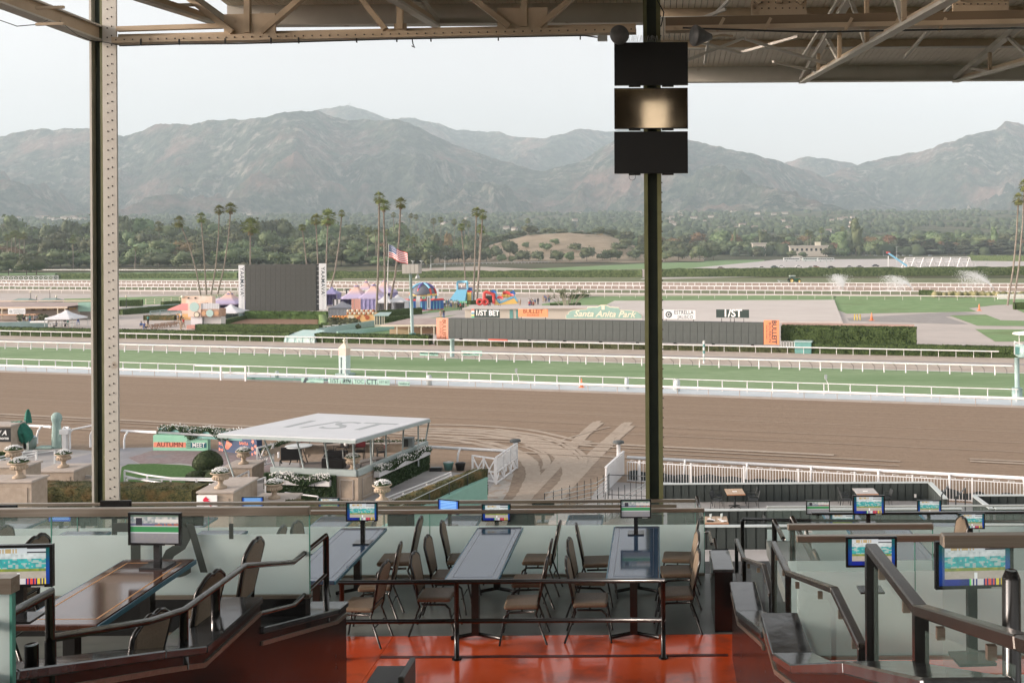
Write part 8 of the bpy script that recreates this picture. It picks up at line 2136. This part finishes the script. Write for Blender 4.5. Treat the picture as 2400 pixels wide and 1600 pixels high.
for x in (-1.72,-.52,1.64): MB().tube([(x,0,0),(x,0,.81)],.026,10).part('post',M_blackp,T); MB().tube([(x,0,0),(x,0,.012)],.05,12).part('base_plate',M_blackp,T)
t = thing('lidded_box','small grey box with a raised lid cut by the bottom edge','box',(-2.2,8.2,Z0)); MB().b2((-.17,-.2,0),(.12,.15,.80)).part('body',mat('grey_box',(.06,.065,.062),.5),t,bevel=.01); MB().b2((.10,-.22,.3),(.15,.17,.86)).part('lid',mat('grey_box2',(.09,.095,.09),.45),t,bevel=.01)
def stairwall(X,pts,th,zfloor,lab,side=1):
 """pts: (Y, z) of the cap profile; th thickness away from the aisle"""
 t = thing('stair_wall',lab,'wall',(X,pts[0][0],zfloor)); y0 = pts[0][0]; q = [(y - y0,z - zfloor) for y,z in pts]
 poly_ = [(q[0][0],0)] + q + [(q[-1][0],0)]; a,b = (0,-th*side)
 MB().extr([(a,y,z) for y,z in poly_],(b,0,0)).part('wall',M_wine,t)
 for (ya,za),(yb,zb2) in zip(q,q[1:]):
  if abs(yb - ya) < .02: continue
  MB().bar((b/2,ya,za + .012),(b/2,yb,zb2 + .012),th + .05,.05).part('cap',M_gran,t,bevel=.008)
  MB().bar((a + .006*side,ya,za - .085),(a + .006*side,yb,zb2 - .085),.014,.03).part('trim',M_bar,t)
 return t
stairwall(-2.95,[(2.6,11.5),(4.54,10.86),(5.9,10.40),(6.44,10.21),(7.36,10.21),(7.37,9.98),(9.1,9.49),(9.38,9.46)],.30,8.52,'stepped wine dark stair wall with polished caps at the lower left')
stairwall(.76,[(2.8,11.55),(4.0,11.1),(5.6,10.42),(6.5,10.12),(7.22,10.12),(7.23,9.98),(7.35,9.96),(9.56,9.28),(10.4,9.28)],.22,8.52,'stepped wine red stair wall with shiny caps at the lower right',-1)
t = thing('stair_wall','short dark stair wall end with a shiny cap between middle bay and aisle','wall',(.62,11.1,Z0)); MB().b2((0,0,0),(.20,.75,.66)).part('wall',M_blackp,t); MB().bar((.1,-.01,.68),(.1,.78,.66),.24,.04).part('cap',M_gran,t,bevel=.01)
MB().bar((.12,.9,.5),(.14,1.9,.1),.2,.3).part('lower_cap',M_gran,t)
def pipe(pts,r,lab,posts=(),sq=0,X=None,m=None,zfl=Z0,glass=None,nm='hand_rail'):
 """pts: (px, py, Y)"""
 c = [at(*p) for p in pts]; o_ = V3((c[0].x,c[0].y,zfl)); t = thing(nm,lab,'hand rail',o_); m = m or M_pipe
 if sq:
  for a,b in zip(c,c[1:]): MB().bar(a - o_,b - o_,sq,sq*.75).part('rail',m,t,bevel=.006)
 else: MB().tube([p - o_ for p in c],r,12).part('rail',m,t)
 for (i,zb2) in posts:
  p = c[i] - o_
  (MB().box((p.x,p.y,(p.z - .01 + zb2 - zfl)/2),(sq*.95,sq*.7,p.z - zb2 + zfl)) if sq else MB().tube([(p.x,p.y,zb2 - zfl),p - V3((0,0,r*.5))],r*1.25,10)).part('post',M_blackp,t)
 if glass:
  for a,b in zip(c,c[1:]):
   if (b - a).length < .4: continue
   p0,p1 = a - o_,b - o_; k = V3((0,0,glass)); e = (p1 - p0)*.06
   MB().add([p0 + e - k*.12,p1 - e - k*.12,p1 - e - k,p0 + e - k],[(0,1,2,3)]).part('glass_pane',M_clear,t)
   for u in (.25,.75):
    for kk in (.10,.97): q = p0.lerp(p1,u) - k*kk; MB().box(q,(.03,.022,.045)).part('clip',M_bar,t)
   MB().bar(p0 - k*1.05,p1 - k*1.05,.03,.03).part('lower_bar',M_blackp,t)
 return t
pipe([(764,1254,8.87),(687,1317,8.07),(574,1325,7.12),(431,1429,6.2),(350,1455,5.78),(118,1495,4.84),(117,1388,4.84),(0,1450,4.47),(-120,1500,4.1)],.021,'long chrome hand rail zigzagging down the left stair wall',((0,9.5),(3,10.2),(5,9.6)))
pipe([(764,1345,8.87),(687,1418,8.07),(594,1441,7.3),(560,1448,7.1)],.018,'lower chrome rail at the foot of the left stair wall')
for px,Y,z0_,z1_,lab in ((505,6.72,10.2,10.53,'black post carrying the chrome rail at the middle of the left stair wall'),(73,4.7,9.6,10.95,'thick black post near the lower left corner')):
 p = at(px,1400,Y); mb = MB().tube([(p.x,Y,z0_),(p.x,Y,z1_)],.03,12).tube([(p.x,Y,z0_),(p.x,Y,z0_ + .01)],.055,12); mb.solo('rail_post',M_blackp,lab,'post')
pipe([(1726,1264,13.2),(1744,1309,12.0),(1791,1326,9.76),(1808,1393,9.14)],0,'farthest square steel stair rail with glass right of the aisle',((0,8.5),(1,8.5),(3,9.1)),.05,m=M_sq,glass=.62)
pipe([(1813,1272,8.97),(1847,1342,7.98),(1956,1382,5.89),(2021,1516,5.09)],0,'middle square steel stair rail with glass and brass clips',((0,9.2),(1,9.6),(3,10.1)),.05,m=M_sq,glass=.66)
pipe([(2042,1283,4.88),(2157,1429,3.97),(2400,1505,2.85),(2600,1570,2.4)],0,'nearest square steel stair rail sweeping to the right edge, slightly blurred',((0,10.2),(1,10.4)),.06,m=M_sq,glass=.62)
p = at(2370,1335,3.5); MB().tube([(p.x,3.5,10.3),(p.x,3.5,p.z - .03),(p.x,3.5,p.z)],[.032,.032,.02],14).solo('rail_post',M_blackp,'thick black round topped post at the far right','post')
pipe([(1857,1213,10.7),(1917,1331,9.0)],.026,'straight chrome pipe rail sloping past the pale blue table',((0,Z0),)); pipe([(1815,1220,12.3),(1836,1262,11.4)],.026,'short chrome pipe rail left of the sloping one',((0,Z0),))
pipe([(1648,1246,14.0),(1662,1247,13.9),(1668,1274,13.1)],.022,'first small chrome pipe at the top of the dark aisle',zfl=7.6); pipe([(1674,1264,13.0),(1683,1309,12.2),(1688,1318,12.0),(1705,1295,11.8),(1712,1331,11.3),(1700,1338,11.2)],.022,'bent chrome pipe over the short stair wall end',((4,8.4),))
pipe([(1740,1216,13.4),(1900,1219,13.4),(2420,1222,13.4)],.022,'long black bar running behind the right-hand monitors',((0,8.4),),m=M_blackp)
pipe([(1634,1165,16.5),(1645,1215,15.2)],.03,'lone chrome pipe sticking up by the littered table',((1,7.6),))
# ============================================================ columns,roof and what hangs from it
M_beige = mat('beige_steel',(.52,.50,.445),.5,c2=(.46,.44,.385),scale=1.6,spec=.4,c3=(.25,.17,.10),s3=2.5,l3=.68,h3=.8)
M_olive = mat('olive_steel',(.10,.105,.045),.5,c2=(.14,.145,.07),scale=2,spec=.4)
M_dkol = mat('dark_olive_steel',(.022,.032,.022),.5,c2=(.035,.045,.03),scale=2)
M_tan = mat('tan_roof_steel',(.47,.375,.265),.55,c2=(.40,.315,.215),scale=1.5,spec=.35,c3=(.15,.095,.055),s3=3,l3=.66,h3=.8)
M_plank = mat('cream_roof_board',(.80,.735,.62),.7,c2=(.73,.665,.555),scale=1.5,spec=.25)
YC = 17.3
def pxx(px,Y=YC,py=600): return at(px,py,Y).x
c0 = pxx(245); t = thing('riveted_column','tall beige riveted steel column with a dark web at the left','column',(c0,YC,ZM - .3))
H2 = 13.2; u = lambda px: pxx(px) - c0
MB().b2((u(212),0,0),(u(217),.42,H2)).part('edge_flange',M_beige,t); MB().b2((u(217),.12,0),(u(237),.30,H2)).part('web',M_dkol,t)
MB().b2((u(237),0,0),(u(244),.4,H2)).part('inner_angle',M_olive,t); MB().b2((u(244),-.02,0),(u(277),.02,H2)).part('front_flange',M_beige,t,bevel=.004)
rv = MB().ball((0,0,0),(.014,.01,.014),6,4).mesh('rivet',mat('rivet_dark',(.06,.05,.04),.5))
for k in range(75):
 for px in (256,266): piece(rv,'rivet',t,(u(px),-.022,.2 + k*.163 + (.03 if px > 260 else 0)))
c0 = pxx(1533,YC,900); t = thing('green_column','olive green riveted steel column behind the stack of black screens','column',(c0,YC,ZM - .3)); u = lambda px: pxx(px,YC,900) - c0
MB().b2((u(1512),0,0),(u(1521),.4,H2)).part('edge_flange',M_olive,t); MB().b2((u(1521),.1,0),(u(1543),.28,H2)).part('web',M_dkol,t); MB().b2((u(1543),0,0),(u(1553),.4,H2)).part('edge_flange',M_olive,t)
for k in range(72): piece(rv,'rivet',t,(u(1553) + .006,-.0,.3 + k*.17))
for i,(y0,y1,lab,rg) in enumerate(((99,200,'top one of three black screens stacked on the green column',.35),(206,302,'middle one of three black screens on the column, with a warm reflection',.16),(308,407,'lowest one of three black screens stacked on the green column',.35))):
 a,b = at(1440,y1,16.9),at(1612,y0,16.9); t = thing('hanging_screen',lab,'screen',((a.x + b.x)/2,16.9,a.z)); w,h = (b.x - a.x)/2,b.z - a.z
 MB().b2((-w,0,0),(w,.08,h)).part('cabinet',mat('screen_black',(.006,.007,.007),.4),t); MB().b2((-w + .012,-.004,.012),(w - .012,.0,h - .012)).part('display',(mat('display_warm_glow',(.80,.62,.40),.06,metal=1.0,rvar=.05,scale=3) if i == 1 else mat('display_%d' % i,(.008,.008,.008),rg,spec=.6,rvar=.05,scale=2)),t)  # middle display is a mirror tinted warm, colouring its reflected glow
 MB().b2((-.18,.08,h*.2),(.18,.40,h*.8)).part('bracket',M_blackp,t)
 for s_ in (-1,1): MB().b2((s_*w*.45 - .1,.01,-.03),(s_*w*.45 + .1,.06,0)).part('handle',M_blackp,t)
a = at(1482,415,16.9); MB().tube([a + V3((.055*cos(k*.45),0,.055*sin(k*.45))) for k in range(28)],.004,5).solo('cable_loop',M_black,'small coil of cable hanging under the lowest black screen','cable')
mb = MB(); rq = random.Random(3)
for k in range(60): p = at(1442 + k*2.8,99,16.95); mb.bar(p,p + V3((rq.uniform(-.04,.04),rq.uniform(-.04,.04),.11)),.004,.004)
mb.solo('bird_spikes',M_metal,'row of fine bird spikes along the top of the uppermost black screen','spikes')
for px,py,r,rz,lab in ((1452,82,23,.2,'round black horn loudspeaker at the left of the green column'),(1628,84,25,-1.15,'tilted grey horn loudspeaker at the right of the green column')):
 p = at(px,py,16.1); rr_ = r/FPX*16.1; t = thing('horn_loudspeaker',lab,'loudspeaker',p,rz); Mr = Matrix.Rotation(R(90),3,'X')
 mb = MB().lathe((0,0,0),[(rr_*.94,.02),(rr_,.0),(rr_*.95,-.05),(rr_*.45,-.22),(rr_*.3,-.30)],24); mb.v = [tuple(Mr @ V3(v)) for v in mb.v]; mb.part('horn',mat('horn_grey',(.06,.065,.065),.45,c2=(.12,.12,.12),scale=4),t)
 MB().tube([(0,.3,0),(0,.5,.05),(0,.7,.05)],.02,6).part('bracket',M_tan,t)
def member(p,q_,w,h,nm,t,m=None,up=(0,0,1)): return MB().bar(p,q_,w,h,up).part(nm,m or M_tan,t,world=True)
T = thing('front_truss','long tan lattice girder across the top between the riveted and the green column','truss',(-4.8,YC,16.3))
E0,E1 = at(270,97,YC),at(1490,72,16.64)
ch = lambda px: E0.lerp(E1,(px - 270)/1220.)
member(E0,E1,.22,.10,'bottom_chord',T); member(E0 + V3((0,.1,.05)),E1 + V3((0,.1,.05)),.02,.18,'bottom_chord',T)
A_ = at(275,69,YC); B_ = at(535,61,YC); member(A_,B_,.1,.08,'tie',T)
for a,b,cxx in ((534,657,590),(936,965,950),(1175,1290,1237)):
 p,q_ = ch(a),ch(b); k = .42 if b - a > 50 else .2
 MB().add([p + V3((0,-.02,0)),q_ + V3((0,-.02,0)),q_ + V3((0,-.02,k)),p + V3((0,-.02,k)),p + V3((0,.02,0)),q_ + V3((0,.02,0)),q_ + V3((0,.02,k)),p + V3((0,.02,k))],[(0,1,2,3),(7,6,5,4),(0,4,5,1),(3,2,6,7),(0,3,7,4),(1,5,6,2)]).part('gusset_plate',M_tan,T,world=True)
 up = V3((0,0,1.9)); m_ = ch(cxx)
 member(m_ + V3((0,0,.1)),m_ + up,.10,.10,'upright',T,up=(0,1,0))
 member(m_ + V3((-.25,0,.1)),m_ + V3((-2.3 if k > .3 else -1.5,0,1.7)),.09,.13,'diagonal',T,up=(0,1,0))
 if k > .3: member(m_ + V3((.25,0,.1)),m_ + V3((2.1,0,1.7)),.09,.13,'diagonal',T,up=(0,1,0))
for k in range(60): piece(rv,'rivet',T,(E0.lerp(E1,(k + .5)/60) + V3((0,-.115,.0))) - V3((-4.8,YC,16.3)),0)
T2 = thing('right_truss','dark tan lattice girder running right from the green column under the roof','truss',(3.5,16.6,16.3))
F0 = at(1560,70,16.64); F1 = at(2460,52,16.4)
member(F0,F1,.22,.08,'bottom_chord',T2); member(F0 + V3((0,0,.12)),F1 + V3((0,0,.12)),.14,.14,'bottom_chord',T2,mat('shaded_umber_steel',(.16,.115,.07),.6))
for cxx in (1828,2300):
 m_ = F0.lerp(F1,(cxx - 1560)/900.) + V3((0,0,.19)); MB().b2((m_.x - .46,m_.y - .03,m_.z),(m_.x + .46,m_.y + .03,m_.z + .75)).part('gusset_plate',M_tan,T2,world=True)
 for dx in (-1.6,0,1.6): member(m_ + V3((dx*.2,-.04,.2)),m_ + V3((dx,-.04,1.5)),.09,.12,'diagonal',T2,up=(0,1,0))
 for k in range(24): piece(rv,'rivet',T2,(m_.x - .4 + (k % 8)*.115 - 3.5,m_.y - .04 - 16.6,m_.z + .12 + (k // 8)*.1 - 16.3))
for i in range(5): p = at(1680 + i*110 + (i > 1)*80,74,16.4); member(p,p + V3((.12,0,.22)),.03,.05,'clamp',T2)
def zdk(Y,Y0): return 17.12 + (Y0 - Y)*.08
for x0,x1,Y0,lab in ((-8.0,-.22,18.6,'left bay of the stand roof with cream boards'),(-.2,11.5,25.2,'right bay of the stand roof with cream boards reaching far out')):
 t = thing('stand_roof',lab,'roof',(x0,Y0,17.1)); n = int((x1 - x0)/.125); w = (x1 - x0)/n; Lr = Y0 + 8.0
 me = MB().add([(0.006,0,0),(w - .006,0,0),(w - .006,-Lr,Lr*.08),(.006,-Lr,Lr*.08)] + [(0.006,0,.05),(w - .006,0,.05),(w - .006,-Lr,Lr*.08 + .05),(.006,-Lr,Lr*.08 + .05)],[(0,3,2,1),(4,5,6,7),(0,1,5,4),(1,2,6,5),(3,0,4,7)]).mesh('roof_board',M_plank)
 for k in range(n): piece(me,'roof_board',t,(w*k,0,.28))
 MB().add([(0,0,.38),(x1 - x0,0,.38),(x1 - x0,-Lr,Lr*.08 + .38),(0,-Lr,Lr*.08 + .38)],[(0,1,2,3)]).part('roofing',M_blackp,t)
 MB().b2((0,-.02,-.10),(x1 - x0,.06,.42)).part('eave_beam',M_beige,t); MB().b2((0,-.16,-.12),(x1 - x0,.06,-.095)).part('eave_flange',M_beige,t)
 for k in range(1,6):
  Yk = Y0 - k*(1.55 if x0 < -1 else 2.3); z = zdk(Yk,Y0) - 16.84; MB().b2((0,Yk - Y0 - .05,z - .17),(x1 - x0,Yk - Y0 + .05,z)).part('purlin',M_tan,t); MB().b2((0,Yk - Y0 - .09,z - .19),(x1 - x0,Yk - Y0 + .09,z - .171)).part('purlin_flange',M_beige,t)
def rib(X,Y0,lab,drop=.085,n=4,back=2.0):
 t = thing('roof_rib',lab,'truss',(X,Y0,16.9)); a = V3((X,Y0,16.97)); b = V3((X,back,16.97 - (Y0 - back)*drop)); tp_ = lambda Y: V3((X,Y,zdk(Y,Y0) - .08))
 member(a,b,.16,.05,'bottom_chord',t,M_beige); member(a + V3((.04,0,.06)),b + V3((.04,0,.06)),.03,.12,'bottom_chord',t)
 member(tp_(Y0),tp_(back),.14,.12,'top_chord',t,M_beige)
 for k in range(1,n + 1):
  Yk = Y0 - k*2.6; q_ = a.lerp(b,(Y0 - Yk)/(Y0 - back)); member(q_,tp_(Yk),.07,.09,'upright',t,up=(0,1,0)); q2 = a.lerp(b,(Y0 - Yk)/(Y0 - back)); member(q2,tp_(min(Y0 - .4,Yk + 1.5)),.06,.08,'diagonal',t,M_beige,up=(1,0,0))
rib(-7.98,18.6,'sloping rib at the open left edge of the roof'); rib(-4.1,18.6,'sloping roof rib midway along the left bay'); rib(3.69,25.2,'first long sloping roof rib right of the green column'); rib(7.58,25.2,'second long sloping roof rib near the right edge')
t = thing('side_beam','tan beam running from the top of the riveted column off the left edge','beam',(pxx(245),YC,16.4)); a = at(222,78,YC); b = V3((a.x,4.0,a.z)); member(a,b,.16,.22,'web',t); member(a - V3((0,0,.12)),b - V3((0,0,.12)),.26,.03,'flange',t,M_beige); member(a + V3((0,0,.12)),b + V3((0,0,.12)),.26,.03,'flange',t,M_beige)
for dz in (-.05,.2): MB().bar(at(100,50,15.2) + V3((-.1,0,dz)),at(135,48,15.2) + V3((.1,0,dz)),.04,.04).part('arm',M_tan,t,world=True)
T = thing('wind_bracing','thin crossing rods and angle braces under the right roof bay','bracing',(3,20,16.8))
for p in (((1600,146,19),(1742,90,19)),((1742,90,19),(1950,154,22)),((1640,100,20),(1735,124,21)),((1735,124,21),(1870,86,20)),((1655,55,18),(1710,0,17.2)),((1610,58,17.6),(1700,22,17)),((1812,145,22),(1900,166,23.5)),((1652,150,21),(1660,95,20)),((1880,135,22),(1965,0,18)),((2120,135,21),(2240,0,17)),((2030,100,20),(2100,60,18))): member(at(*p[0]),at(*p[1]),.05,.05,'brace',T,M_beige)
def cable(pts,r,lab,m=None): return MB().tube([at(*p) for p in pts],r,5).solo('cable',m or M_black,lab,'cable')
cable([(280,108,17.1),(420,104,17.0),(560,103,16.9),(700,99,16.8),(900,93,16.7),(1150,88,16.6),(1370,84,16.5),(1412,90,16.5)],.012,'black conduit strung under the long lattice girder')
cable([(0,48,15),(40,62,15),(85,58,15.2),(112,48,15.2)],.006,'thin drooping cable at the upper left corner'); cable([(140,50,15.3),(180,82,16),(212,96,17),(250,100,17),(282,107,17.1)],.006,'thin cable looping over the top of the riveted column')
cable([(966,92,16.6),(968,104,16.6),(972,112,16.6),(965,108,16.6)],.01,'short dangling wire end below the middle of the girder'); cable([(1600,66,16.3),(1900,76,16.3),(2200,70,16.2),(2420,66,16.1)],.016,'long conduit clipped under the right girder',M_iron)
cable([(1540,0,16.5),(1556,30,16.5),(1550,60,16.5)],.01,'bent black cable beside the green column top')
for px in (330,420,528,635,700,836,930,1010,1168,1360): p = at(px,100 - (px - 330)*.013,16.95); MB().box(p,(.02,.03,.10)).solo('cable_clip',M_black,uniq('black clip holding the girder conduit, above ' + above(px)),'clip','conduit clips')
p = at(1412,90,16.5); MB().box(p,(.16,.1,.09)).solo('junction_box',M_metal,'small grey junction box at the end of the conduit','box')
struct(MB().b2((-14,-8,8.0),(12,1.2,11.15)),'rear_tiers',M_grey)
M_rear = mat('added_wall_dark',(.035,.03,.026),.8)
struct(MB().b2((-9,-8.4,14.6),(12,-8.1,17.0)).b2((-9,-8.4,17.0),(-.55,-8.1,20.2)).b2((.45,-8.4,17.0),(12,-8.1,20.2)).b2((-.55,-8.4,19.0),(.45,-8.1,20.2)),'added_rear_wall',M_rear)  # unseen wall added to darken the screens' reflections, its gap gives the glow
